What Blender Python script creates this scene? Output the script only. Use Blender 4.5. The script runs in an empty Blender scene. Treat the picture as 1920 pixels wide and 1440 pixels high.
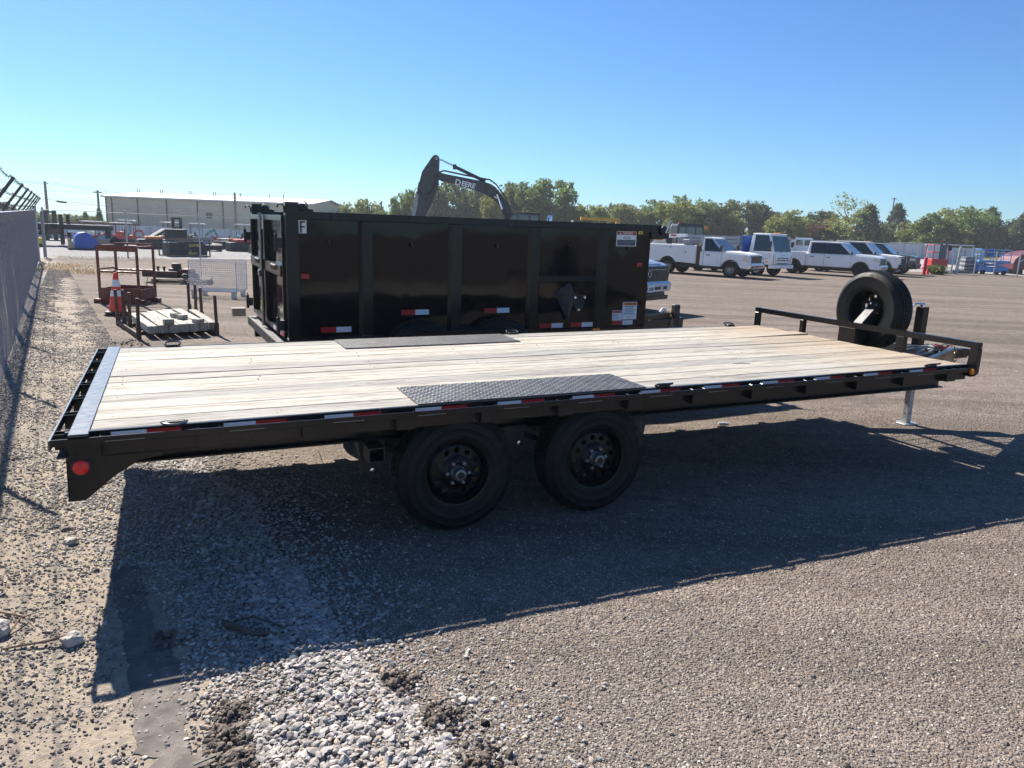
import bpy, bmesh, math, random
from mathutils import Vector, Matrix
R = math.radians
random.seed(7)
scene = bpy.context.scene
col = scene.collection

# ------------------------------------------------------------------ camera, sky, sun
PITCH, ROLL, CAM_H = 0.2099, 0.0408, 1.8836
cam_data = bpy.data.cameras.new('camera')
cam_data.sensor_width = 36.0
cam_data.lens = 36.0 * 1380.42 / 1920.0
cam_data.clip_start = 0.05
cam_data.clip_end = 6000
cam = bpy.data.objects.new('camera', cam_data)
col.objects.link(cam)
F_ = Vector((0, math.cos(PITCH), -math.sin(PITCH)))
R0 = Vector((1, 0, 0)); U0 = R0.cross(F_)
R_ = R0 * math.cos(ROLL) + U0 * math.sin(ROLL)
U_ = U0 * math.cos(ROLL) - R0 * math.sin(ROLL)
cam.matrix_world = Matrix(((R_.x, U_.x, -F_.x, 0), (R_.y, U_.y, -F_.y, 0), (R_.z, U_.z, -F_.z, CAM_H), (0, 0, 0, 1)))
scene.camera = cam

SUN_EL = 0.719
SUN_AZ = 0.6523            # shadows run towards (sin, -cos)
sun_to = Vector((-math.sin(SUN_AZ) * math.cos(SUN_EL), math.cos(SUN_AZ) * math.cos(SUN_EL), math.sin(SUN_EL)))
world = bpy.data.worlds.new('World')
scene.world = world
world.use_nodes = True
wn = world.node_tree
bg = wn.nodes.get('Background') or wn.nodes.new('ShaderNodeBackground')
sky = wn.nodes.new('ShaderNodeTexSky')
sky.sky_type = 'NISHITA'
sky.sun_disc = False
sky.sun_elevation = SUN_EL
sky.sun_rotation = math.atan2(sun_to.x, sun_to.y)
sky.altitude = 300
sky.air_density = 1.0
sky.dust_density = 0.25
sky.ozone_density = 3.0
tint = wn.nodes.new('ShaderNodeMix'); tint.data_type = 'RGBA'; tint.blend_type = 'MULTIPLY'
tint.inputs[0].default_value = 1.0
tint.inputs[7].default_value = (0.62, 0.93, 1.27, 1)
wn.links.new(sky.outputs[0], tint.inputs[6])
wn.links.new(tint.outputs[2], bg.inputs[0])
bg.inputs[1].default_value = 0.053
sun_data = bpy.data.lights.new('sun', 'SUN')
sun_data.energy = 5.0
sun_data.angle = R(0.53)
sun_data.color = (1.0, 0.93, 0.83)
sun = bpy.data.objects.new('sun', sun_data)
col.objects.link(sun)
sun.rotation_euler = (-sun_to).to_track_quat('-Z', 'Y').to_euler()
sun.location = sun_to * 50
vs = scene.view_settings
vs.view_transform = 'Standard'
vs.look = 'None'
vs.exposure = 1.10
vs.gamma = 1.0
vs.use_curve_mapping = False

# ------------------------------------------------------------------ materials
def N(nt, t, **kw):
    n = nt.nodes.new(t)
    for k, v in kw.items(): setattr(n, k, v)
    return n

def math_n(nt, op, a, b=None, c=None):
    n = N(nt, 'ShaderNodeMath', operation=op)
    for i, x in enumerate((a, b, c)):
        if x is None: continue
        if isinstance(x, (int, float)): n.inputs[i].default_value = x
        else: nt.links.new(x, n.inputs[i])
    return n.outputs[0]

def mix_c(nt, fac, a, b, blend='MIX'):
    n = N(nt, 'ShaderNodeMix', data_type='RGBA', blend_type=blend)
    for i, x in ((0, fac), (6, a), (7, b)):
        if isinstance(x, (int, float)): n.inputs[i].default_value = x
        elif isinstance(x, tuple): n.inputs[i].default_value = (*x[:3], 1)
        else: nt.links.new(x, n.inputs[i])
    return n.outputs[2]

def ramp(nt, fac, stops):
    n = N(nt, 'ShaderNodeValToRGB')
    e = n.color_ramp.elements
    while len(e) > 1: e.remove(e[-1])
    for i, (p, c) in enumerate(stops):
        x = e[0] if i == 0 else e.new(p)
        x.position = p
        x.color = (*c[:3], 1) if not isinstance(c, (int, float)) else (c, c, c, 1)
    nt.links.new(fac, n.inputs[0])
    return n.outputs[0]

def noise(nt, vec, scale, detail=3, rough=0.55, dist=0.0):
    n = N(nt, 'ShaderNodeTexNoise')
    n.inputs['Scale'].default_value = scale
    n.inputs['Detail'].default_value = detail
    n.inputs['Roughness'].default_value = rough
    n.inputs['Distortion'].default_value = dist
    if vec is not None: nt.links.new(vec, n.inputs['Vector'])
    return n.outputs['Fac']

def new_mat(name):
    m = bpy.data.materials.new(name)
    m.use_nodes = True
    nt = m.node_tree
    b = nt.nodes['Principled BSDF']
    tc = N(nt, 'ShaderNodeTexCoord')
    return m, nt, b, tc.outputs['Object']

def bump(nt, b, h, strength=0.3, dist=0.01):
    n = N(nt, 'ShaderNodeBump')
    n.inputs['Strength'].default_value = strength
    n.inputs['Distance'].default_value = dist
    nt.links.new(h, n.inputs['Height'])
    nt.links.new(n.outputs[0], b.inputs['Normal'])

def M(name, c, rough=0.5, metal=0.0, var=0.25, scale=6.0, dirt=None, dirt_amt=0.5, bmp=0.0, bscale=60, coat=0.0, spec=0.5, rvar=0.15):
    """one plain surface: colour with mottling, uneven gloss, optional dirt patches and fine relief"""
    m, nt, b, P = new_mat(name)
    n1 = noise(nt, P, scale, 5)
    dk = tuple(x * (1 - var) for x in c); lt = tuple(min(1, x * (1 + var)) for x in c)
    colr = ramp(nt, n1, [(0.3, dk), (0.7, lt)])
    if dirt:
        n2 = noise(nt, P, scale * 0.7, 6, 0.65)
        f = ramp(nt, n2, [(0.62 - 0.25 * dirt_amt, 0.0), (0.85 - 0.2 * dirt_amt, 1.0)])
        colr = mix_c(nt, f, colr, dirt)
    nt.links.new(colr, b.inputs['Base Color'])
    n3 = noise(nt, P, scale * 2.3, 4)
    rr = ramp(nt, n3, [(0.3, max(0.02, rough - rvar)), (0.7, min(1, rough + rvar))])
    nt.links.new(rr, b.inputs['Roughness'])
    b.inputs['Metallic'].default_value = metal
    b.inputs['Specular IOR Level'].default_value = spec
    if coat:
        b.inputs['Coat Weight'].default_value = coat
        b.inputs['Coat Roughness'].default_value = 0.08
    if bmp: bump(nt, b, noise(nt, P, bscale, 4), bmp, 0.004)
    return m

black_paint = M('black_paint', (0.010, 0.010, 0.0105), 0.25, var=0.2, scale=3, rvar=0.015, spec=0.32)
black_gloss = M('black_gloss_panel', (0.005, 0.0055, 0.007), 0.075, var=0.2, scale=1.2, rvar=0.02, spec=0.27)
nt_ = black_gloss.node_tree
bump(nt_, nt_.nodes['Principled BSDF'], noise(nt_, nt_.nodes['Texture Coordinate'].outputs['Object'], 1.5, 2, 0.4), 0.55, 0.03)
black_matte = M('black_matte', (0.014, 0.014, 0.015), 0.55, var=0.3, scale=8, dirt=(0.06, 0.05, 0.04), dirt_amt=0.3)
plate_black = M('rear_plate_paint', (0.030, 0.031, 0.034), 0.26, var=0.15, scale=9, rvar=0.02, dirt=(0.10, 0.10, 0.10), dirt_amt=0.05, spec=1.0)
rubber = M('tyre_rubber', (0.009, 0.0095, 0.0105), 0.6, var=0.3, scale=9, dirt=(0.022, 0.02, 0.018), dirt_amt=0.2, bmp=0.15, bscale=90, spec=0.25)
rubber_dusty = M('dusty_rubber', (0.03, 0.028, 0.026), 0.75, var=0.3, scale=9, dirt=(0.1, 0.085, 0.07), dirt_amt=0.5)
rim_black = M('black_rim_paint', (0.005, 0.0055, 0.007), 0.38, var=0.2, scale=12, spec=0.25)
galv = M('galvanised_steel', (0.40, 0.41, 0.41), 0.5, 0.6, var=0.2, scale=25, rvar=0.12)
chrome = M('bright_steel', (0.75, 0.75, 0.76), 0.18, 1.0, var=0.1, scale=15)
barb_metal = M('barb_arm_steel', (0.10, 0.10, 0.10), 0.6, 0.3, var=0.3, scale=10)
grey_metal = M('grey_metal', (0.30, 0.31, 0.32), 0.45, 0.6, var=0.2, scale=10)
hub_grey = M('hub_cap_grey', (0.17, 0.185, 0.19), 0.3, 0.5, var=0.2, scale=10)
tread_mat = M('tread_plate_steel', (0.095, 0.098, 0.102), 0.46, 0.5, var=0.25, scale=7, rvar=0.1, dirt=(0.13, 0.12, 0.11), dirt_amt=0.25)
tape_white = M('white_tape', (0.72, 0.72, 0.74), 0.35, var=0.06, scale=60)
tape_red = M('red_tape', (0.42, 0.012, 0.014), 0.35, var=0.12, scale=60)
red_lens = M('red_lens', (0.75, 0.015, 0.02), 0.2, var=0.15, scale=40)
amber_lens = M('amber_lens', (0.85, 0.24, 0.01), 0.25, var=0.15, scale=40)
chain_gold = M('yellow_zinc_chain', (0.38, 0.27, 0.13), 0.35, 0.8, var=0.3, scale=40)
white_paint = M('white_vehicle_paint', (0.88, 0.88, 0.87), 0.3, var=0.03, scale=1.5, coat=0.5, rvar=0.05)
white_dusty = M('dusty_white_paint', (0.84, 0.83, 0.81), 0.42, var=0.06, scale=1.2, dirt=(0.45, 0.38, 0.30), dirt_amt=0.18)
grey_paint = M('dark_grey_vehicle_paint', (0.05, 0.056, 0.066), 0.3, 0.2, var=0.1, scale=2, coat=0.5)
silver_paint = M('pale_blue_silver_paint', (0.50, 0.57, 0.64), 0.3, 0.35, var=0.05, scale=2, coat=0.6)
glass_dark = M('tinted_glass', (0.008, 0.011, 0.016), 0.06, var=0.1, scale=1, rvar=0.03, spec=0.7)
glass_teal = M('windscreen_glass', (0.06, 0.11, 0.12), 0.05, var=0.25, scale=2, rvar=0.03, spec=0.8)
plastic_black = M('black_plastic', (0.012, 0.012, 0.013), 0.45, var=0.2, scale=10)
lamp_clear = M('headlight_lens', (0.62, 0.60, 0.55), 0.15, 0.3, var=0.25, scale=14)
plate_white = M('white_sticker', (0.75, 0.75, 0.74), 0.4, var=0.04, scale=20)
orange_label = M('orange_label', (0.75, 0.25, 0.03), 0.4, var=0.05, scale=20)
red_label = M('red_label', (0.36, 0.03, 0.045), 0.4, var=0.05, scale=20)
grey_label = M('dark_grey_label', (0.07, 0.075, 0.085), 0.4, var=0.05, scale=20)
yellow_label = M('yellow_label', (0.80, 0.62, 0.05), 0.4, var=0.05, scale=20)
ink_black = M('black_ink', (0.01, 0.01, 0.012), 0.5, var=0.05, scale=20)
ink_blue = M('grey_blue_ink', (0.18, 0.22, 0.30), 0.5, var=0.1, scale=20)
exc_black = M('charcoal_boom_paint', (0.028, 0.030, 0.034), 0.35, var=0.12, scale=1.5, dirt=(0.09, 0.08, 0.07), dirt_amt=0.2)
exc_yellow = M('yellow_machine_paint', (0.62, 0.36, 0.03), 0.4, var=0.1, scale=2)
lettering_white = M('white_lettering', (0.8, 0.8, 0.78), 0.4, var=0.04, scale=10)
rust_red = M('rusty_red_steel', (0.15, 0.035, 0.028), 0.6, var=0.35, scale=7, dirt=(0.20, 0.09, 0.045), dirt_amt=0.5)
rust_brown = M('rusty_brown_steel', (0.075, 0.045, 0.032), 0.7, var=0.45, scale=9, dirt=(0.17, 0.08, 0.035), dirt_amt=0.55)
cone_orange = M('cone_orange', (0.82, 0.06, 0.025), 0.5, var=0.1, scale=10)
cone_white = M('cone_collar', (0.78, 0.78, 0.78), 0.4, var=0.08, scale=20)
wire_white = M('white_wire', (0.58, 0.59, 0.60), 0.45, 0.2, var=0.12, scale=12)
fence_galv = M('fence_wire', (0.19, 0.21, 0.24), 0.5, 0.3, var=0.3, scale=14)
post_galv = M('fence_post_steel', (0.42, 0.43, 0.44), 0.45, 0.55, var=0.25, scale=8)
screen_grey = M('fence_screen', (0.20, 0.235, 0.29), 0.6, var=0.3, scale=5, bmp=0.4, bscale=45)
blue_paint = M('blue_paint', (0.02, 0.10, 0.42), 0.4, var=0.2, scale=3)
lift_blue = M('lift_blue', (0.10, 0.27, 0.58), 0.45, var=0.15, scale=4)
teal_paint = M('teal_paint', (0.03, 0.24, 0.20), 0.45, var=0.2, scale=4)
red_paint = M('red_paint', (0.50, 0.04, 0.035), 0.45, var=0.15, scale=4)
bollard_red = M('bollard_red', (0.55, 0.02, 0.06), 0.4, var=0.1, scale=6)
maroon_paint = M('maroon_paint', (0.14, 0.03, 0.04), 0.5, var=0.2, scale=3)
tan_paint = M('tan_paint', (0.42, 0.32, 0.19), 0.55, var=0.2, scale=4)
orange_paint = M('orange_paint', (0.62, 0.20, 0.04), 0.5, var=0.2, scale=4)
grey_box = M('grey_box_paint', (0.10, 0.11, 0.13), 0.5, var=0.15, scale=5)
concrete = M('concrete', (0.40, 0.37, 0.33), 0.85, var=0.2, scale=5, bmp=0.5, bscale=40)
pole_wood = M('pole_wood', (0.20, 0.17, 0.145), 0.85, var=0.3, scale=4)
bark = M('bark', (0.09, 0.07, 0.055), 0.9, var=0.4, scale=8, bmp=0.6, bscale=20)
stick_mat = M('dry_stick', (0.15, 0.10, 0.07), 0.85, var=0.4, scale=30)
wall_panel = M('white_wall_panel', (0.50, 0.53, 0.57), 0.5, var=0.08, scale=1)
bldg_tan = M('tan_metal_siding', (0.66, 0.565, 0.45), 0.5, var=0.05, scale=0.6)
bldg_roof = M('pale_metal_roof', (0.62, 0.61, 0.59), 0.45, var=0.06, scale=0.4)
bldg_trim = M('dark_trim', (0.10, 0.095, 0.09), 0.5, var=0.1, scale=2)
pallet_wood = M('pallet_wood', (0.34, 0.29, 0.23), 0.85, var=0.3, scale=10)
stake_grey = M('stake_grey', (0.36, 0.38, 0.39), 0.55, var=0.15, scale=5)

def wood_mat(name, stain=False):
    """weathered planks: long grain, knots, per-plank tone; an optional brown water stain at the front"""
    m, nt, b, P = new_mat(name)
    oi = N(nt, 'ShaderNodeObjectInfo')
    mp = N(nt, 'ShaderNodeMapping')
    mp.inputs['Scale'].default_value = (0.55, 13.0, 5.0)
    nt.links.new(P, mp.inputs[0])
    off = N(nt, 'ShaderNodeVectorMath', operation='ADD')
    cmb = N(nt, 'ShaderNodeCombineXYZ')
    r77 = math_n(nt, 'MULTIPLY', oi.outputs['Random'], 77.0)
    nt.links.new(r77, cmb.inputs[0]); nt.links.new(r77, cmb.inputs[2])
    nt.links.new(mp.outputs[0], off.inputs[0]); nt.links.new(cmb.outputs[0], off.inputs[1])
    v = off.outputs[0]
    g1 = noise(nt, v, 3.0, 8, 0.68, 0.8)
    g2 = noise(nt, v, 11.0, 5, 0.6, 0.3)
    g3 = noise(nt, v, 0.9, 4, 0.6)
    c = ramp(nt, g1, [(0.28, (0.10, 0.088, 0.074)), (0.40, (0.25, 0.232, 0.20)), (0.49, (0.42, 0.405, 0.368)), (0.64, (0.48, 0.466, 0.43)), (0.85, (0.52, 0.506, 0.468))])
    c = mix_c(nt, ramp(nt, g2, [(0.36, 0.85), (0.47, 0.0)]), c, (0.17, 0.14, 0.108))
    c = mix_c(nt, ramp(nt, g3, [(0.52, 0.0), (0.75, 0.55)]), c, (0.50, 0.46, 0.40))
    mp2 = N(nt, 'ShaderNodeMapping'); mp2.inputs['Scale'].default_value = (1.0, 3.2, 1.0)
    nt.links.new(off.outputs[0], mp2.inputs[0])
    vor = N(nt, 'ShaderNodeTexVoronoi'); vor.inputs['Scale'].default_value = 1.5
    kv = N(nt, 'ShaderNodeMapping'); kv.inputs['Scale'].default_value = (2.6, 0.42, 1.0)
    nt.links.new(v, kv.inputs[0]); nt.links.new(kv.outputs[0], vor.inputs['Vector'])
    kn = ramp(nt, vor.outputs['Distance'], [(0.03, 0.9), (0.085, 0.0)])
    c = mix_c(nt, kn, c, (0.13, 0.075, 0.04))
    tone = ramp(nt, oi.outputs['Random'], [(0.0, (0.70, 0.71, 0.72)), (0.5, (0.95, 0.94, 0.91)), (1.0, (1.12, 1.09, 1.03))])
    c = mix_c(nt, 1.0, c, tone, 'MULTIPLY')
    if stain:
        sx = N(nt, 'ShaderNodeSeparateXYZ'); nt.links.new(P, sx.inputs[0])
        nz = noise(nt, P, 1.1, 5, 0.6)
        d = math_n(nt, 'ADD', sx.outputs[0], math_n(nt, 'MULTIPLY', math_n(nt, 'SUBTRACT', nz, 0.5), 2.2))
        f = ramp(nt, math_n(nt, 'MULTIPLY', math_n(nt, 'SUBTRACT', d, 5.15), 0.75), [(0.0, 0.0), (1.0, 0.68)])
        c = mix_c(nt, f, c, mix_c(nt, g1, (0.12, 0.07, 0.038), (0.58, 0.46, 0.32)))
    nt.links.new(c, b.inputs['Base Color'])
    b.inputs['Roughness'].default_value = 0.8
    b.inputs['Specular IOR Level'].default_value = 0.25
    bump(nt, b, math_n(nt, 'ADD', g1, math_n(nt, 'MULTIPLY', g2, 0.5)), 0.5, 0.006)
    return m
deck_wood = wood_mat('weathered_deck_plank', True)
beam_wood = wood_mat('weathered_timber', False)

def leaf_mat(name, dark, light):
    m, nt, b, P = new_mat(name)
    g = N(nt, 'ShaderNodeNewGeometry')
    oi = N(nt, 'ShaderNodeObjectInfo')
    c = ramp(nt, g.outputs['Random Per Island'], [(0.0, dark), (0.6, tuple((a + d) / 2 for a, d in zip(light, dark))), (1.0, light)])
    n = noise(nt, P, 0.5, 3)
    c = mix_c(nt, math_n(nt, 'MULTIPLY', n, 0.5), c, dark)
    hs = N(nt, 'ShaderNodeHueSaturation')
    nt.links.new(math_n(nt, 'ADD', 0.485, math_n(nt, 'MULTIPLY', oi.outputs['Random'], 0.03)), hs.inputs['Hue'])
    nt.links.new(math_n(nt, 'ADD', 0.75, math_n(nt, 'MULTIPLY', oi.outputs['Random'], 0.5)), hs.inputs['Value'])
    nt.links.new(c, hs.inputs['Color'])
    nt.links.new(hs.outputs[0], b.inputs['Base Color'])
    b.inputs['Roughness'].default_value = 0.6
    tr = N(nt, 'ShaderNodeBsdfTranslucent'); nt.links.new(hs.outputs[0], tr.inputs[0])
    ms = N(nt, 'ShaderNodeMixShader'); ms.inputs[0].default_value = 0.45
    out = nt.nodes['Material Output']
    nt.links.new(b.outputs[0], ms.inputs[1]); nt.links.new(tr.outputs[0], ms.inputs[2])
    nt.links.new(ms.outputs[0], out.inputs[0])
    return m
leaf_mid = leaf_mat('leaves_mid_green', (0.07, 0.11, 0.03), (0.30, 0.36, 0.10))
leaf_yel = leaf_mat('leaves_yellow_green', (0.12, 0.15, 0.035), (0.42, 0.43, 0.11))
leaf_dark = leaf_mat('leaves_dark_green', (0.035, 0.062, 0.03), (0.145, 0.20, 0.08))
leaf_rust = leaf_mat('leaves_rust_brown', (0.08, 0.045, 0.028), (0.24, 0.14, 0.08))
LEAF = [leaf_mid, leaf_yel, leaf_dark, leaf_rust]
dry_grass = leaf_mat('dry_grass_blades', (0.20, 0.14, 0.07), (0.55, 0.42, 0.24))

def stone_mat(name, stops):
    m, nt, b, P = new_mat(name)
    oi = N(nt, 'ShaderNodeObjectInfo')
    c = ramp(nt, oi.outputs['Random'], stops)
    n = noise(nt, P, 2.2, 4)
    c = mix_c(nt, math_n(nt, 'MULTIPLY', n, 0.35), c, (0.2, 0.17, 0.14))
    nt.links.new(c, b.inputs['Base Color'])
    b.inputs['Roughness'].default_value = 0.8
    return m
stone_brown = stone_mat('brown_gravel_stone', [(0.0, (0.09, 0.066, 0.052)), (0.40, (0.19, 0.155, 0.13)), (0.82, (0.295, 0.248, 0.212)), (0.95, (0.42, 0.365, 0.31)), (1.0, (0.58, 0.54, 0.49))])
stone_white = stone_mat('limestone_chip', [(0.0, (0.20, 0.185, 0.175)), (0.35, (0.33, 0.305, 0.285)), (0.75, (0.44, 0.415, 0.39)), (0.92, (0.53, 0.505, 0.475)), (0.96, (0.42, 0.29, 0.19)), (1.0, (0.52, 0.44, 0.33))])
stone_tan = stone_mat('tan_strip_stone', [(0.0, (0.09, 0.085, 0.085)), (0.5, (0.23, 0.20, 0.175)), (0.9, (0.40, 0.35, 0.29)), (1.0, (0.55, 0.5, 0.43))])
clod_mat = stone_mat('soil_clod', [(0.0, (0.045, 0.035, 0.028)), (0.7, (0.12, 0.09, 0.07)), (1.0, (0.2, 0.16, 0.12))])

# ------------------------------------------------------------------ mesh helpers
class MB:
    def __init__(s): s.v = []; s.f = []
    def add(s, vs, fs):
        o = len(s.v)
        s.v.extend([tuple(x) for x in vs]); s.f.extend([tuple(i + o for i in f) for f in fs])
        return s
    def quad(s, a, b, c, d): return s.add([a, b, c, d], [(0, 1, 2, 3)])
    def box(s, x0, x1, y0, y1, z0, z1, rot=None, at=None):
        p = [(x, y, z) for x in (x0, x1) for y in (y0, y1) for z in (z0, z1)]
        if rot is not None: p = [rot @ Vector(q) for q in p]
        if at is not None: p = [Vector(q) + Vector(at) for q in p]
        return s.add(p, [(0, 1, 3, 2), (4, 6, 7, 5), (0, 4, 5, 1), (2, 3, 7, 6), (0, 2, 6, 4), (1, 5, 7, 3)])
    def cbox(s, c, sz, rot=None):
        x, y, z = [k / 2 for k in sz]
        return s.box(-x, x, -y, y, -z, z, rot, c)
    def bar(s, p0, p1, w, h, up=(0, 0, 1)):
        p0 = Vector(p0); p1 = Vector(p1); d = (p1 - p0).normalized(); u = Vector(up)
        if abs(d.dot(u)) > 0.98: u = Vector((1, 0, 0))
        r = d.cross(u).normalized() * (w / 2); u = r.cross(d).normalized() * (h / 2)
        q = [p + a * r + b * u for p in (p0, p1) for a, b in ((-1, -1), (1, -1), (1, 1), (-1, 1))]
        return s.add(q, [(3, 2, 1, 0), (4, 5, 6, 7), (0, 1, 5, 4), (1, 2, 6, 5), (2, 3, 7, 6), (3, 0, 4, 7)])
    def tube(s, pts, r, n=8, cap=True, r1=None):
        pts = [Vector(p) for p in pts]; rings = []
        prev = None
        for i, p in enumerate(pts):
            d = (pts[min(i + 1, len(pts) - 1)] - pts[max(i - 1, 0)]).normalized()
            if prev is None:
                u = Vector((0, 0, 1)) if abs(d.z) < 0.9 else Vector((1, 0, 0))
            else: u = prev
            u = (u - d * u.dot(d)).normalized(); prev = u
            w = d.cross(u)
            rr = r if r1 is None else r + (r1 - r) * i / max(1, len(pts) - 1)
            rings.append([p + (u * math.cos(2 * math.pi * k / n) + w * math.sin(2 * math.pi * k / n)) * rr for k in range(n)])
        vs = [q for g in rings for q in g]; fs = []
        for i in range(len(rings) - 1):
            for k in range(n):
                fs.append((i * n + k, i * n + (k + 1) % n, (i + 1) * n + (k + 1) % n, (i + 1) * n + k))
        if cap:
            fs.append(tuple(range(n - 1, -1, -1))); fs.append(tuple((len(rings) - 1) * n + k for k in range(n)))
        return s.add(vs, fs)
    def lathe(s, prof, n=32, axis='y', at=(0, 0, 0), close=False):
        """prof = [(radius, along)], revolved round the axis"""
        vs = []; fs = []
        for r, a in prof:
            for k in range(n):
                t = 2 * math.pi * k / n; c, q = r * math.cos(t), r * math.sin(t)
                p = (c, a, q) if axis == 'y' else ((a, c, q) if axis == 'x' else (c, q, a))
                vs.append((p[0] + at[0], p[1] + at[1], p[2] + at[2]))
        m = len(prof)
        for i in range(m if close else m - 1):
            j = (i + 1) % m
            for k in range(n):
                fs.append((i * n + k, i * n + (k + 1) % n, j * n + (k + 1) % n, j * n + k))
        return s.add(vs, fs)
    def prism(s, poly, d0, d1, plane='xz'):
        """outline extruded between d0 and d1 along the axis left out of 'plane'"""
        def P(a, b, d):
            return (a, d, b) if plane == 'xz' else ((d, a, b) if plane == 'yz' else (a, b, d))
        n = len(poly)
        vs = [P(a, b, d0) for a, b in poly] + [P(a, b, d1) for a, b in poly]
        fs = [tuple(range(n)), tuple(range(2 * n - 1, n - 1, -1))]
        fs += [(i, i + n, (i + 1) % n + n, (i + 1) % n) for i in range(n)]
        return s.add(vs, fs)
    def loft(s, a, b):
        n = len(a)
        return s.add(list(a) + list(b), [tuple(range(n - 1, -1, -1)), tuple(range(n, 2 * n))] + [(i, (i + 1) % n, (i + 1) % n + n, i + n) for i in range(n)])
    def mesh(s, name, bevel=0.0, smooth=False, seg=1):
        me = bpy.data.meshes.new(name)
        me.from_pydata(s.v, [], s.f)
        bm = bmesh.new(); bm.from_mesh(me)
        bmesh.ops.recalc_face_normals(bm, faces=bm.faces)
        if bevel:
            es = [e for e in bm.edges if len(e.link_faces) == 2 and e.calc_face_angle(0) > 0.5]
            try: bmesh.ops.bevel(bm, geom=es, offset=bevel, segments=seg, affect='EDGES', clamp_overlap=True)
            except Exception: pass
        if smooth:
            for f in bm.faces: f.smooth = True
            for e in bm.edges:
                if len(e.link_faces) == 2 and e.calc_face_angle(0) > 0.6: e.smooth = False
        bm.to_mesh(me); bm.free()
        return me
    def build(s, name, mat, parent=None, bevel=0.0, smooth=False, label=None, kind=None, seg=1):
        return link(name, s.mesh(name, bevel, smooth, seg), mat, parent, label, kind)

def link(name, me, mat=None, parent=None, label=None, kind=None):
    if mat is not None and len(me.materials) == 0: me.materials.append(mat)
    o = bpy.data.objects.new(name, me)
    col.objects.link(o)
    if parent is not None: o.parent = parent
    if label: o['label'] = label
    if kind: o['kind'] = kind
    return o

def thing(name, label, cat, loc=(0, 0, 0), rz=0.0, group=None, rot=None):
    o = bpy.data.objects.new(name, None)
    o.empty_display_size = 0.2
    col.objects.link(o)
    o.location = loc
    o.rotation_euler = rot if rot else (0, 0, rz)
    tag(o, label, cat, group)
    return o

def part(name, parent, loc=(0, 0, 0), rot=(0, 0, 0)):
    o = bpy.data.objects.new(name, None); col.objects.link(o)
    o.parent = parent; o.location = loc; o.rotation_euler = rot
    return o

def tag(o, label, cat=None, group=None, kind=None):
    if label: o['label'] = label
    if cat: o['category'] = cat
    if group: o['group'] = group
    if kind: o['kind'] = kind
    return o

def dup(o, parent=None, loc=None, rot=None, label=None, scale=None):
    c = o.copy(); col.objects.link(c)
    if parent is not None: c.parent = parent
    if loc is not None: c.location = loc
    if rot is not None: c.rotation_euler = rot
    if scale is not None: c.scale = scale
    if label: c['label'] = label
    for ch in list(o.children): dup(ch, c)
    return c

def text_mesh(txt, size, bold=0.0, shear=0.0, spacing=1.0):
    cu = bpy.data.curves.new('lettering', 'FONT')
    cu.body = txt; cu.size = size; cu.align_x = 'CENTER'; cu.align_y = 'CENTER'
    cu.offset = bold; cu.shear = shear; cu.extrude = 0.0; cu.space_character = spacing
    cu.resolution_u = 3
    o = bpy.data.objects.new('lettering', cu)
    col.objects.link(o)
    dg = bpy.context.evaluated_depsgraph_get(); dg.update()
    me = bpy.data.meshes.new_from_object(o.evaluated_get(dg))
    bpy.data.objects.remove(o); bpy.data.curves.remove(cu)
    return me

def lettering(name, txt, size, mat, parent, loc, rot, **kw):
    o = link(name, text_mesh(txt, size, **kw), mat, parent)
    o.location = loc; o.rotation_euler = rot
    return o

def smooth01(a, b, x):
    t = min(1, max(0, (x - a) / (b - a))); return t * t * (3 - 2 * t)
def zg(x, y):
    return (-.15 * smooth01(18, 38, y) * (1 - smooth01(50, 66, y) * smooth01(0, 20, x))
            - 1.5 * smooth01(38, 92, y) * smooth01(4, -8, x) + 5 * smooth01(110, 260, y) * smooth01(70, 130, x)
            - 0.0125 * max(0.0, y - 108) * smooth01(-0.12, -0.30, x / max(1.0, y)))
# ------------------------------------------------------------------ ground
from mathutils import noise as mnoise
def axis_lines(lo, a, b, hi, fine, grow):
    xs = [a + i * fine for i in range(int((b - a) / fine) + 1)]
    x = xs[-1]; st = fine
    while x < hi:
        st *= grow; x += st; xs.append(x)
    x = xs[0]; st = fine; left = []
    while x > lo:
        st *= grow; x -= st; left.append(x)
    return left[::-1] + xs
def fence_cs(x, y): return x * 0.86 + y * 0.51, -x * 0.51 + y * 0.86
def strip_edge(s): return 0.75 - 0.042 * s
def near_relief(x, y):
    d = math.hypot(x, y)
    k = smooth01(40, 8, d)
    if k <= 0: return 0.0
    c, s = fence_cs(x, y)
    z = 0.012 * mnoise.noise((x * 0.7, y * 0.7, 0)) + 0.006 * mnoise.noise((x * 3.1, y * 3.1, 3))
    strip = smooth01(strip_edge(s) + 0.3, strip_edge(s) - 0.4, c)
    z += strip * 0.014 * mnoise.noise((x * 5, y * 5, 7)) + smooth01(-0.1, -0.75, c) * 0.10
    flat = smooth01(0.34, 0.28, c) * smooth01(0.0, 0.06, c) * smooth01(4.7, 4.3, s)
    return z * k * (1 - flat)
xs = axis_lines(-2600, -6.5, 7.5, 2600, 0.07, 1.055)
ys = axis_lines(-120, 1.4, 9.5, 3200, 0.07, 1.05)
gv = []; gf = []
for y in ys:
    for x in xs:
        gv.append((x, y, zg(x, y) + near_relief(x, y)))
nx = len(xs)
for j in range(len(ys) - 1):
    for i in range(nx - 1):
        a = j * nx + i
        gf.append((a, a + 1, a + nx + 1, a + nx))
gme = bpy.data.meshes.new('ground'); gme.from_pydata(gv, [], gf)
for p in gme.polygons: p.use_smooth = True

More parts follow.
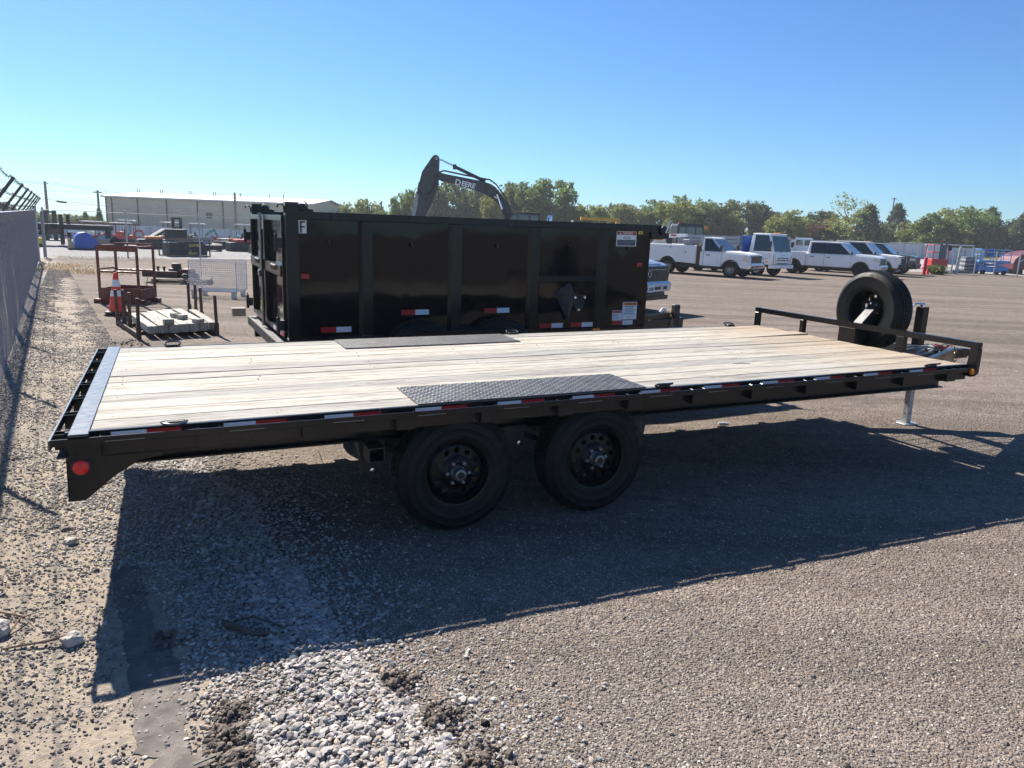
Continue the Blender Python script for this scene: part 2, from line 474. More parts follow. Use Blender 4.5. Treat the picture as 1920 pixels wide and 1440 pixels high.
def ground_mat():
    m, nt, b, P = new_mat('gravel_lot')
    sx = N(nt, 'ShaderNodeSeparateXYZ'); nt.links.new(P, sx.inputs[0])
    X, Y = sx.outputs[0], sx.outputs[1]
    lin = lambda a, bb, k=0.0: math_n(nt, 'ADD', math_n(nt, 'ADD', math_n(nt, 'MULTIPLY', X, a), math_n(nt, 'MULTIPLY', Y, bb)), k)
    step = lambda v, w: math_n(nt, 'MULTIPLY_ADD', v, 1.0 / w, 0.5)
    def clamp(v):
        n = N(nt, 'ShaderNodeClamp'); nt.links.new(v, n.inputs[0]); return n.outputs[0]
    c = lin(0.86, 0.51); s = lin(-0.51, 0.86)
    big = noise(nt, P, 0.22, 5, 0.6); mid = noise(nt, P, 1.6, 6, 0.65); fine = noise(nt, P, 22, 6, 0.75)
    vor = N(nt, 'ShaderNodeTexVoronoi'); vor.inputs['Scale'].default_value = 75; nt.links.new(P, vor.inputs['Vector'])
    vor2 = N(nt, 'ShaderNodeTexVoronoi'); vor2.inputs['Scale'].default_value = 33; nt.links.new(P, vor2.inputs['Vector'])
    vcol = N(nt, 'ShaderNodeSeparateColor'); nt.links.new(vor.outputs['Color'], vcol.inputs[0])
    vcol2 = N(nt, 'ShaderNodeSeparateColor'); nt.links.new(vor2.outputs['Color'], vcol2.inputs[0])
    # brown gravel lot
    br = ramp(nt, vcol.outputs[0], [(0.0, (0.118, 0.092, 0.073)), (0.5, (0.205, 0.168, 0.14)), (0.9, (0.286, 0.240, 0.205)), (1.0, (0.41, 0.36, 0.31))])
    br2 = ramp(nt, vcol2.outputs[1], [(0.0, (0.122, 0.096, 0.076)), (0.6, (0.21, 0.172, 0.144)), (0.95, (0.286, 0.242, 0.207)), (1.0, (0.43, 0.38, 0.33))])
    br = mix_c(nt, 0.42, br, br2)
    br = mix_c(nt, ramp(nt, mid, [(0.38, 0.0), (0.66, 0.62)]), br, (0.138, 0.108, 0.086))
    br = mix_c(nt, ramp(nt, big, [(0.40, 0.0), (0.64, 0.6)]), br, (0.285, 0.233, 0.192))
    # wheel tracks running across the lot
    tr = N(nt, 'ShaderNodeMapping'); tr.inputs['Rotation'].default_value = (0, 0, 0.22); tr.inputs['Scale'].default_value = (0.07, 1.3, 1)
    nt.links.new(P, tr.inputs[0])
    br = mix_c(nt, ramp(nt, noise(nt, tr.outputs[0], 1.0, 5, 0.6), [(0.44, 0.0), (0.60, 0.8)]), br, (0.128, 0.101, 0.081))
    st2 = N(nt, 'ShaderNodeMapping'); st2.inputs['Rotation'].default_value = (0, 0, 0.12); st2.inputs['Scale'].default_value = (1.6, 5.0, 1)
    nt.links.new(P, st2.inputs[0])
    br = mix_c(nt, ramp(nt, noise(nt, st2.outputs[0], 1.0, 7, 0.75), [(0.34, 0.75), (0.47, 0.0)]), br, (0.098, 0.077, 0.06))
    br = mix_c(nt, ramp(nt, noise(nt, P, 9.0, 6, 0.8), [(0.55, 0.0), (0.68, 0.8)]), br, (0.36, 0.305, 0.255))
    br = mix_c(nt, ramp(nt, noise(nt, P, 5.0, 6, 0.8), [(0.35, 0.8), (0.46, 0.0)]), br, (0.11, 0.086, 0.068))
    # tan dirt strip by the fence
    tan = ramp(nt, fine, [(0.28, (0.22, 0.18, 0.14)), (0.5, (0.37, 0.31, 0.24)), (0.75, (0.46, 0.395, 0.31))])
    tan = mix_c(nt, ramp(nt, vcol2.outputs[0], [(0.8, 0.0), (0.9, 0.7)]), tan, (0.22, 0.19, 0.165))
    tan = mix_c(nt, ramp(nt, mid, [(0.42, 0.0), (0.62, 0.65)]), tan, (0.24, 0.205, 0.17))
    edge = math_n(nt, 'SUBTRACT', math_n(nt, 'MULTIPLY_ADD', s, -0.042, 0.72), c)
    edge = math_n(nt, 'ADD', edge, math_n(nt, 'MULTIPLY', math_n(nt, 'SUBTRACT', mid, 0.5), 0.9))
    far_k = clamp(math_n(nt, 'MULTIPLY_ADD', s, -0.02, 1.25))
    strip_m = math_n(nt, 'MULTIPLY', clamp(step(edge, 0.35)), far_k)
    cbase = mix_c(nt, strip_m, br, tan)
    # pale dusty track along the far fence, dark tracks near the rack
    # pale grey gravel of the yard behind the far fence
    yard = ramp(nt, vcol2.outputs[0], [(0.0, (0.17, 0.165, 0.16)), (0.6, (0.33, 0.32, 0.31)), (1.0, (0.52, 0.51, 0.50))])
    yard = mix_c(nt, ramp(nt, big, [(0.4, 0.0), (0.7, 0.4)]), yard, (0.26, 0.24, 0.22))
    ym = clamp(step(math_n(nt, 'ADD', lin(-0.69, 0.73, -35.2), math_n(nt, 'MULTIPLY', math_n(nt, 'SUBTRACT', mid, 0.5), 1.5)), 0.5))
    ym = math_n(nt, 'MULTIPLY', ym, clamp(step(lin(-1.0, 0.0, -2.0), 4.0)))
    cbase = mix_c(nt, ym, cbase, yard)
    ym2 = clamp(step(math_n(nt, 'ADD', lin(0.10, 1.0, -57.2), math_n(nt, 'MULTIPLY', math_n(nt, 'SUBTRACT', mid, 0.5), 2.0)), 1.0))
    ym2 = math_n(nt, 'MULTIPLY', ym2, clamp(step(lin(1.0, 0.0, -26.0), 3.0)))
    cbase = mix_c(nt, ym2, cbase, mix_c(nt, 0.5, yard, (0.42, 0.38, 0.33)))
    # grassland beyond the yard
    gr = ramp(nt, big, [(0.3, (0.10, 0.10, 0.035)), (0.7, (0.24, 0.21, 0.09))])
    gm = clamp(step(lin(0.0, 1.0, -97.0), 6.0))
    cbase = mix_c(nt, gm, cbase, gr)
    nt.links.new(cbase, b.inputs['Base Color'])
    b.inputs['Roughness'].default_value = 0.9
    b.inputs['Specular IOR Level'].default_value = 0.2
    hh = math_n(nt, 'ADD', math_n(nt, 'MULTIPLY', vor.outputs['Distance'], -0.9), math_n(nt, 'ADD', math_n(nt, 'MULTIPLY', fine, 0.6), math_n(nt, 'MULTIPLY', vor2.outputs['Distance'], -0.9)))
    h2 = math_n(nt, 'ADD', math_n(nt, 'MULTIPLY', fine, 1.1), math_n(nt, 'MULTIPLY', noise(nt, P, 140, 3, 0.7), 0.35))
    hm = N(nt, 'ShaderNodeMix', data_type='FLOAT')
    nt.links.new(strip_m, hm.inputs[0]); nt.links.new(hh, hm.inputs[2]); nt.links.new(h2, hm.inputs[3])
    bump(nt, b, hm.outputs[0], 0.85, 0.015)
    return m
gmat = ground_mat()
ground = link('ground', gme, gmat, kind='structure')
tag(ground, 'brown gravel lot with a tan dirt strip beside the fence')

# asphalt strip with ragged broken edges, 12 mm thick
random.seed(3)
def ragged(poly, amp, step=0.05):
    out = []
    for i in range(len(poly)):
        a = Vector(poly[i]); b = Vector(poly[(i + 1) % len(poly)])
        n = max(1, int((b - a).length / step))
        for k in range(n):
            p = a.lerp(b, k / n)
            out.append((p.x + random.uniform(-amp, amp), p.y + random.uniform(-amp, amp)))
    return out
asphalt = M('worn_asphalt', (0.125, 0.108, 0.097), 0.9, var=0.4, scale=9, dirt=(0.26, 0.215, 0.17), dirt_amt=0.22, bmp=0.7, bscale=110)
ap = MB().prism(ragged([(-2.13, 3.66), (-1.62, 2.86), (-1.27, 2.26), (-1.07, 2.26), (-1.18, 2.43), (-1.22, 2.62), (-1.46, 2.93), (-1.62, 3.1), (-1.98, 3.68)], 0.011, 0.025), -0.01, 0.004, 'xy')
tag(ap.build('asphalt', asphalt), 'broken strip of worn grey asphalt beside the limestone chips', kind='structure')
ap = MB().prism(ragged([(-1.24, 2.14), (-1.16, 2.27), (-1.0, 2.25), (-0.92, 2.05), (-1.05, 1.9)], 0.014), -0.01, 0.009, 'xy')
tag(ap.build('asphalt', asphalt), 'small broken slab of asphalt at the end of the strip', kind='structure')

# ------------------------------------------------------------------ loose stones (uncountable: geometry nodes on point meshes)
def rock_scatter(name, label, pts, mat, seed, variants=7, rough=0.55):
    """pts = [(x, y, z, radius, flatness)]"""
    me = bpy.data.meshes.new(name)
    me.from_pydata([p[:3] for p in pts], [], [])
    rnd = random.Random(seed)
    a = me.attributes.new('rot', 'FLOAT_VECTOR', 'POINT')
    a.data.foreach_set('vector', [v for _ in pts for v in (rnd.uniform(-0.5, 0.5), rnd.uniform(-0.5, 0.5), rnd.uniform(0, 6.28))])
    a = me.attributes.new('scl', 'FLOAT_VECTOR', 'POINT')
    a.data.foreach_set('vector', [v for p in pts for v in (p[3] * rnd.uniform(0.8, 1.3), p[3] * rnd.uniform(0.6, 1.0), p[3] * p[4])])
    a = me.attributes.new('pick', 'INT', 'POINT')
    a.data.foreach_set('value', [rnd.randrange(variants) for _ in pts])
    o = link(name, me, mat, None, label, 'stuff')
    ng = bpy.data.node_groups.new(name + '_nodes', 'GeometryNodeTree')
    ng.interface.new_socket('Geometry', in_out='INPUT', socket_type='NodeSocketGeometry')
    ng.interface.new_socket('Geometry', in_out='OUTPUT', socket_type='NodeSocketGeometry')
    gi = ng.nodes.new('NodeGroupInput'); go = ng.nodes.new('NodeGroupOutput')
    gti = ng.nodes.new('GeometryNodeGeometryToInstance')
    for k in range(variants):
        ico = ng.nodes.new('GeometryNodeMeshIcoSphere'); ico.inputs['Radius'].default_value = 1.0; ico.inputs['Subdivisions'].default_value = 2
        rv = ng.nodes.new('FunctionNodeRandomValue'); rv.data_type = 'FLOAT_VECTOR'
        rv.inputs[0].default_value = (-rough,) * 3; rv.inputs[1].default_value = (rough,) * 3
        rv.inputs['Seed'].default_value = seed * 31 + k
        sp = ng.nodes.new('GeometryNodeSetPosition')
        ng.links.new(ico.outputs[0], sp.inputs[0]); ng.links.new(rv.outputs[0], sp.inputs['Offset'])
        ch = ng.nodes.new('GeometryNodeConvexHull'); ng.links.new(sp.outputs[0], ch.inputs[0])
        ss = ng.nodes.new('GeometryNodeSetShadeSmooth'); ss.inputs['Shade Smooth'].default_value = False
        ng.links.new(ch.outputs[0], ss.inputs[0])
        sm_ = ng.nodes.new('GeometryNodeSetMaterial'); sm_.inputs['Material'].default_value = mat
        ng.links.new(ss.outputs[0], sm_.inputs[0])
        ng.links.new(sm_.outputs[0], gti.inputs[0])
    iop = ng.nodes.new('GeometryNodeInstanceOnPoints')
    iop.inputs['Pick Instance'].default_value = True
    ng.links.new(gi.outputs[0], iop.inputs['Points']); ng.links.new(gti.outputs[0], iop.inputs['Instance'])
    for nm, dt, sock in (('rot', 'FLOAT_VECTOR', 'Rotation'), ('scl', 'FLOAT_VECTOR', 'Scale'), ('pick', 'INT', 'Instance Index')):
        na = ng.nodes.new('GeometryNodeInputNamedAttribute'); na.data_type = dt; na.inputs[0].default_value = nm
        ng.links.new(na.outputs[0], iop.inputs[sock])
    ng.links.new(iop.outputs[0], go.inputs[0])
    o.modifiers.new('scatter', 'NODES').node_group = ng
    return o

def wavy(s, k=0.0): return 0.10 * mnoise.noise((s * 1.1, k, 0)) + 0.07 * mnoise.noise((s * 3.3, k, 5))
def chip_band(s):
    """left and right edge of the limestone chips, across the strip"""
    lo = [(0.5, 0.36), (2.2, 0.40), (2.9, 0.47), (3.4, 0.42), (4.0, 0.20), (5.2, 0.16), (6.0, 0.18), (7.2, 0.22), (9, 0.26)]
    hi = [(0.5, 0.98), (2.0, 1.0), (2.9, 0.90), (4.4, 0.86), (6.0, 0.66), (7.2, 0.5), (9, 0.28)]
    def f(t):
        for (a, b), (c, d) in zip(t, t[1:]):
            if s <= c: return b + (d - b) * max(0, (s - a) / (c - a))
        return t[-1][1]
    return f(lo) + wavy(s, 1), f(hi) + wavy(s, 9)
def cs_xy(c, s): return c * 0.86 - s * 0.51, c * 0.51 + s * 0.86
rnd = random.Random(11)
chips = []; small = []
while len(chips) < 13500:
    s = rnd.uniform(1.2, 8.6); lo, hi = chip_band(s)
    c = rnd.uniform(lo - 0.05, hi + 0.06) if rnd.random() < 0.93 else rnd.gauss((lo + hi) / 2, (hi - lo) * 0.42 + 0.05)
    mid = (c - lo) / max(0.05, hi - lo)
    # the biggest clean chips lie on the right and at the near end, finer ones on the left
    clean = smooth01(0.25, 0.6, mid + 0.1 * mnoise.noise((c * 4, s * 4, 2))) if s > 2.6 else 1.0
    if rnd.random() > 0.25 + 0.75 * clean: continue
    if s > 6 and rnd.random() < (s - 6) / 3: continue
    x, y = cs_xy(c, s)
    r = (0.0055 + 0.0110 * rnd.random() ** 1.8) * (0.5 + 0.5 * clean) * (1 if rnd.random() < 0.9 else 1.35)
    edge = smooth01(-0.05, 0.3, mid) * smooth01(1.1, 0.75, mid)
    chips.append((x, y, near_relief(x, y) + rnd.uniform(-0.004, 0.016) * edge, r, rnd.uniform(0.3, 0.65)))
rock_scatter('limestone_gravel', 'pale grey limestone chips spilled in a band under the trailer', chips, stone_white, 5)
while len(small) < 26000:
    s = rnd.uniform(1.2, 9.0); lo, hi = chip_band(s)
    c = rnd.gauss((lo + hi) / 2, (hi - lo) * 0.45 + 0.12)
    if c < 0.24 + wavy(s, 4) and s < 4.2: continue
    x, y = cs_xy(c, s)
    small.append((x, y, near_relief(x, y) + rnd.uniform(-0.002, 0.006), rnd.uniform(0.003, 0.010), rnd.uniform(0.5, 0.85)))
rock_scatter('fine_gravel', 'fine grey gravel spread round the limestone chips', small, stone_white, 8, 5)
pts = []
while len(pts) < 220000:
    u = rnd.random()
    d = 1.9 * (15.0 / 1.9) ** (u ** 1.25)
    t = rnd.uniform(-0.72, 0.74)
    x, y = d * math.sin(t), d * math.cos(t)
    c, s = fence_cs(x, y)
    if c < strip_edge(s) + 0.1 + wavy(s, 2) * 2 + rnd.uniform(-0.15, 0.15): continue
    r = 0.0024 + 0.0045 * rnd.random() ** 2
    if rnd.random() < 0.012: r *= 2.0
    lane = smooth01(0.05, 0.35, mnoise.noise((x * 0.25 + y * 0.1, y * 0.75 - x * 0.2, 4)) + 0.25 * mnoise.noise((x * 1.4, y * 1.4, 1)))
    if rnd.random() < 0.6 * lane: continue
    pts.append((x, y, near_relief(x, y) + zg(x, y) - 0.3 * r + rnd.uniform(-0.001, 0.0015), r, rnd.uniform(0.45, 0.8)))
rock_scatter('brown_gravel', 'small brown and pink gravel stones covering the lot', pts, stone_brown, 3)
pts = []
while len(pts) < 100000:
    u = rnd.random()
    s = 0.2 + 27 * u ** 1.7
    c = rnd.uniform(-0.78, strip_edge(s) + 0.15)
    k = mnoise.noise((c * 2.2, s * 1.2, 1)) + 0.5 * mnoise.noise((c * 6, s * 6, 4))
    if rnd.random() > 0.60 + 1.1 * k + 0.35 * smooth01(-0.2, -0.7, c): continue
    if 0.03 < c < 0.27 and s < 4.3 and rnd.random() < 0.12: continue
    x, y = cs_xy(c, s)
    r = (0.0025 + 0.0055 * rnd.random() ** 2) * (1 if rnd.random() < 0.97 else 2.0)
    pts.append((x, y, near_relief(x, y) + rnd.uniform(-0.002, 0.004), r, rnd.uniform(0.45, 0.85)))
rock_scatter('strip_stones', 'dark and pale stones strewn over the tan dirt strip', pts, stone_tan, 9)
pts = []
for cx, cy, n, sp in ((-1.02, 2.50, 170, 0.045), (-0.98, 2.36, 200, 0.05), (-0.93, 2.23, 220, 0.055), (-0.42, 2.74, 130, 0.05), (-0.22, 2.52, 170, 0.06), (-0.04, 2.28, 150, 0.07), (-4.75, 9.6, 160, 0.16), (-5.6, 10.6, 120, 0.2), (-1.5, 3.0, 40, 0.06)):
    for _ in range(n):
        x = rnd.gauss(cx, sp); y = rnd.gauss(cy, sp)
        q = math.hypot(x - cx, y - cy)
        pts.append((x, y, near_relief(x, y) + 0.035 * max(0, 1 - q / (2 * sp)) * rnd.random() , rnd.uniform(0.003, 0.012) * (1.0 if rnd.random() < 0.9 else 1.6), rnd.uniform(0.6, 0.9)))
rock_scatter('soil_clods', 'dark crumbly soil clods beside the asphalt strip', pts, clod_mat, 12)

# ------------------------------------------------------------------ trees
def make_crown(kind, seed):
    """leaf-sized faces gathered into clumps through the crown's volume; unit height, unit width"""
    rn = random.Random(seed); b = MB()
    def leaf(p, s):
        a = Vector((rn.gauss(0, 1), rn.gauss(0, 1), rn.gauss(0, 1))).normalized()
        u = a.orthogonal().normalized(); w = a.cross(u)
        t = rn.uniform(0, 6.28); u, w = u * math.cos(t) + w * math.sin(t), w * math.cos(t) - u * math.sin(t)
        s1 = s * rn.uniform(0.6, 1.3); s2 = s1 * rn.uniform(0.45, 0.8)
        b.quad(p - u * s1, p - w * s2, p + u * s1, p + w * s2)
    clumps = []
    if kind == 'c':
        for i in range(150):
            z = 0.04 + 0.96 * (i / 150) ** 0.95
            rad = 0.5 * (1 - z) ** 0.75 * (0.7 + 0.5 * rn.random()) + 0.03
            t = rn.uniform(0, 6.28); q = rad * math.sqrt(rn.uniform(0.3, 1))
            clumps.append((Vector((q * math.cos(t), q * math.sin(t), z)), 0.065 + 0.05 * (1 - z), 34, 0.026))
    else:
        lobes = []
        nl = {'r': 15, 't': 18, 's': 14}[kind]
        for i in range(nl):
            z = rn.uniform(0.34, 0.88) if kind != 't' else rn.uniform(0.28, 0.92)
            rad = 0.36 * math.sqrt(max(0.05, 1 - ((z - 0.52) / 0.55) ** 2)) * rn.uniform(0.45, 1.0)
            t = i * 2.4 + rn.uniform(-0.6, 0.6)
            lobes.append((Vector((rad * math.cos(t), rad * math.sin(t), z)), rn.uniform(0.12, 0.20)))
        for i in range(8 if kind != 's' else 2):
            t = rn.uniform(0, 6.28)
            lobes.append((Vector((0.28 * math.cos(t), 0.28 * math.sin(t), rn.uniform(0.06, 0.32))), rn.uniform(0.11, 0.17)))
        for c, r in lobes:
            n = int((38 if kind != 's' else 15) * (r / 0.15) ** 2)
            for _ in range(n):
                d = Vector((rn.gauss(0, 1), rn.gauss(0, 1), rn.gauss(0, 1))).normalized()
                p = c + d * r * rn.uniform(0.35, 1.12)
                p.z = min(1.0, max(0.02, p.z))
                clumps.append((p, rn.uniform(0.025, 0.06), 15 if kind != 's' else 10, 0.021 if kind != 's' else 0.016))
    for c, r, n, s in clumps:
        for _ in range(n):
            leaf(c + Vector((rn.gauss(0, 0.5), rn.gauss(0, 0.5), rn.gauss(0, 0.4))) * r, s)
    return b.mesh('crown_' + kind)
def make_trunk(kind, seed):
    rn = random.Random(seed); b = MB()
    top = 0.9 if kind == 'c' else 0.62
    pts = [Vector((0, 0, -0.03))]
    for k in range(1, 6): pts.append(Vector((rn.uniform(-0.02, 0.02) * k, rn.uniform(-0.02, 0.02) * k, top * k / 5)))
    b.tube(pts, 0.032 if kind != 's' else 0.022, 7, True, 0.008)
    for k in range(9 if kind != 'c' else 0):
        a = pts[rn.choice((1, 2, 3, 4))]; t = k * 2.4 + rn.uniform(-0.5, 0.5); L = rn.uniform(0.25, 0.42)
        e = a + Vector((math.cos(t) * L * 0.8, math.sin(t) * L * 0.8, L * 0.8))
        b.tube([a, a.lerp(e, 0.5) + Vector((0, 0, -0.02)), e], 0.012, 5, True, 0.003)
    return b.mesh('trunk_' + kind, smooth=True)
CROWN = {}; TRUNK = {}
for k, n in (('r', 4), ('t', 3), ('c', 2), ('s', 1)):
    for i in range(n):
        CROWN[k, i] = make_crown(k, 20 + i * 7 + ord(k)); TRUNK[k, i] = make_trunk(k, 50 + i * 3 + ord(k))
def tree(x, y, z, h, w, kind, tone, label, group):
    i = rnd.randrange({'r': 4, 't': 3, 'c': 2, 's': 1}[kind])
    name = {'r': 'broadleaf_tree', 't': 'cottonwood_tree', 'c': 'cedar_tree', 's': 'sparse_tree'}[kind]
    t = thing(name, label, 'tree', (x, y, z), rnd.uniform(0, 6.28), group)
    h *= 1.04
    for nm, src, mt in (('trunk', TRUNK, bark), ('crown', CROWN, LEAF[tone])):
        me = src[kind, i]
        if nm == 'crown':
            key = ('m', kind, i, tone)
            if key not in CROWN:
                CROWN[key] = me.copy(); CROWN[key].materials.append(mt)
            me = CROWN[key]
        o = link(nm, me, mt, t)
        ww = w * 1.32 if kind != 'c' else w * 1.05
        o.scale = (ww, ww, h)
    return t
TREES = [(-30.8, 130.9, -1.65, 6.0, 3.9, 'r', 0), (-28.0, 127.6, -1.65, 6.6, 4.0, 'r', 1), (-26.5, 134.9, -1.65, 7.0, 4.4, 'r', 1), (-22.9, 128.9, -1.65, 6.0, 3.4, 'r', 0), (-19.8, 126.7, -1.65, 7.9, 4.1, 't', 0), (-18.9, 135.0, -1.65, 8.7, 4.0, 't', 0), (-17.6, 147.9, -1.65, 10.4, 6.6, 't', 0), (-12.7, 145.0, -1.65, 11.0, 7.9, 't', 0), (-8.4, 144.1, -1.65, 10.2, 6.4, 't', 0), (-4.5, 130.5, -1.34, 8.1, 4.8, 't', 1), (-1.0, 138.4, -0.71, 10.0, 6.8, 't', 0), (2.3, 131.9, -0.23, 9.1, 5.9, 't', 0), (5.7, 129.3, -0.12, 9.4, 7.3, 't', 0), (8.6, 127.7, -0.09, 6.2, 4.7, 'r', 0), (12.0, 130.4, -0.05, 6.0, 5.4, 'r', 1), (16.8, 148.2, -0.01, 6.8, 5.5, 'r', 0), (19.5, 145.7, -0.0, 7.7, 6.0, 'r', 1), (23.1, 145.2, 0.0, 6.8, 6.4, 'r', 1), (26.6, 145.0, 0.0, 7.8, 7.1, 'r', 0), (27.0, 129.8, 0.0, 7.1, 5.8, 'r', 1), (30.3, 132.7, 0.0, 8.0, 6.9, 'r', 0), (36.1, 140.7, 0.0, 8.5, 7.3, 'r', 0), (40.1, 143.3, 0.0, 7.2, 5.3, 'r', 1), (43.9, 146.4, 0.0, 8.4, 8.0, 'r', 0), (48.2, 147.0, 0.0, 7.5, 5.9, 'r', 2), (45.1, 127.2, 0.0, 6.2, 6.2, 'r', 1), (52.5, 140.1, 0.0, 6.1, 5.8, 'r', 1), (55.9, 141.8, 0.0, 7.8, 6.3, 'r', 2), (55.0, 137.6, 0.0, 5.4, 6.1, 'r', 3), (55.9, 129.4, 0.0, 9.4, 8.0, 's', 1), (57.6, 136.8, 0.0, 5.2, 5.7, 'r', 3), (58.8, 127.2, 0.0, 7.4, 6.6, 'c', 2), (74.0, 148.4, 0.01, 8.7, 6.4, 'c', 2), (70.0, 146.6, 0.0, 5.3, 6.5, 'r', 0), (72.9, 138.7, 0.0, 6.3, 5.7, 'r', 1), (73.1, 132.5, 0.0, 7.5, 7.1, 'r', 0), (85.6, 147.7, 0.13, 8.4, 8.3, 'r', 1), (84.1, 139.3, 0.07, 8.4, 6.8, 'r', 0), (91.6, 147.1, 0.23, 8.5, 6.5, 'c', 2), (94.8, 146.2, 0.27, 6.8, 7.6, 'r', 2), (92.0, 137.7, 0.14, 7.4, 7.1, 'c', 2), (77.0, 135.3, 0.01, 5.1, 7.0, 'r', 1), (86.5, 140.0, 0.1, 5.4, 6.2, 'r', 1), (-67.8, 99.3, -1.65, 4.5, 3.7, 'r', 2), (-73.5, 104.5, -1.65, 3.9, 4.6, 'r', 1), (-62.8, 98.4, -1.65, 3.1, 2.6, 'r', 1), (-61.7, 100.2, -1.65, 2.3, 2.5, 'r', 0), (-61.2, 101.8, -1.65, 2.1, 2.3, 'r', 1), (-61.1, 106.0, -1.65, 3.0, 1.9, 'c', 0), (-56.5, 101.3, -1.65, 3.7, 1.5, 'c', 0), (-60.9, 103.1, -1.65, 1.9, 3.0, 'r', 1), (-66.8, 107.0, -1.65, 3.0, 3.6, 'r', 0), (-65.6, 108.0, -1.65, 2.7, 3.4, 'r', 1), (-63.3, 106.0, -1.65, 2.6, 3.6, 'r', 0), (-61.7, 105.6, -1.65, 2.6, 3.2, 'r', 2), (-60.7, 106.8, -1.65, 2.5, 3.2, 'r', 1), (-60.1, 107.0, -1.65, 2.9, 2.6, 'r', 0), (-65.3, 100.8, -1.65, 2.5, 3.0, 'r', 0)]
TONE = ['mid green', 'yellow green', 'dark green', 'rusty brown']
def tree_label(x, k, t):
    grp = None
    if x < -55:
        lab, grp = TONE[t] + ' bush beyond the white wall left of the building', 'bushes left of the tan building'
        if k == 'c': lab = ('narrow dark conifer against the left end of the tan building' if x > -58 else 'small pointed conifer in the bushes left of the tan building')
        if x < -67: lab = 'tree showing above the near fence under the barbed wire' if x > -70 else 'tree at the picture edge behind the barbed wire fence'
    elif x < -21: lab, grp = TONE[t] + ' tree between the tan building and excavator arm', 'trees between building and excavator'
    elif x < 7:
        grp = 'tall trees behind the excavator'
        lab = 'tall bushy ' + TONE[t] + ' tree behind the excavator boom'
        if x < -18: lab = 'upright green tree just left of the excavator arm'
        if x > -5: lab = 'tall rounded tree above the excavator cab'
        if x < -4 and x > -5: lab = 'lower yellow green tree seen under the excavator boom'
    elif k == 's': lab, grp = 'tall thin crowned tree with bare limbs rising above the white crew cab pickup', None
    elif t == 3: lab, grp = 'low rusty brown tree behind the white cabover truck', 'reddish trees'
    elif k == 'c' and x < 80: lab, grp = 'dark pointed cedar standing right of the thin crowned tree', 'dark cedars'
    elif k == 'c': lab, grp = 'dark spreading cedar at the right end of the tree line', 'dark cedars at the right'
    elif x < 41: lab, grp = TONE[t] + ' tree above the white service truck', 'trees above the service truck'
    elif x < 60: lab, grp = TONE[t] + ' tree behind the white cabover truck', 'trees behind the cabover truck'
    else: lab, grp = TONE[t] + ' tree behind the red lift', 'trees behind the red lift'
    return lab, grp
ORD = ['first', 'second', 'third', 'fourth', 'fifth', 'sixth', 'seventh', 'eighth']
bylab = {}
for tr in sorted(TREES, key=lambda q: q[0] / q[1]):
    bylab.setdefault(tree_label(tr[0], tr[5], tr[6]), []).append(tr)
for (lab, grp), trs in bylab.items():
    for n, (x, y, z, h, w, k, t) in enumerate(trs):
        l2 = lab if len(trs) == 1 else lab + ', ' + ORD[n] + ' from the left'
        tree(x, y, z, h, w, k, t, l2, grp)
# low undergrowth joining the trunks of the tree line
pts = MB(); rn = random.Random(77)
for i in range(2600):
    x = rn.uniform(-34, 118); y = rn.uniform(150, 156) + 0.02 * x; hh = rn.uniform(0.2, 4.2) * (0.75 + 0.4 * mnoise.noise((x * 0.2, 0, 0)))
    p0 = Vector((x, y, zg(x, y) + hh))
    for _ in range(7):
        p = p0 + Vector((rn.gauss(0, 0.35), rn.gauss(0, 0.35), rn.gauss(0, 0.3)))
        a = Vector((rn.gauss(0, 1), rn.gauss(0, 1), rn.gauss(0, 1))).normalized(); u = a.orthogonal().normalized(); w = a.cross(u)
        pts.quad(p - u * 0.22, p - w * 0.14, p + u * 0.22, p + w * 0.14)
pts.build('undergrowth', leaf_mid, label='low scrub filling the foot of the tree line', kind='stuff')

# ------------------------------------------------------------------ air
hz = MB().box(-240, 240, -30, 420, -9, 13.5).build('haze', None, label='pale summer haze over the yard', kind='stuff')
hm = bpy.data.materials.new('haze_air'); hm.use_nodes = True
hn = hm.node_tree; hn.nodes.remove(hn.nodes['Principled BSDF'])
pv = hn.nodes.new('ShaderNodeVolumePrincipled')
pv.inputs['Color'].default_value = (0.86, 0.92, 1.0, 1)
pv.inputs['Density'].default_value = 0.00045
pv.inputs['Anisotropy'].default_value = 0.2
hn.links.new(pv.outputs[0], hn.nodes['Material Output'].inputs['Volume'])
hz.data.materials.append(hm)
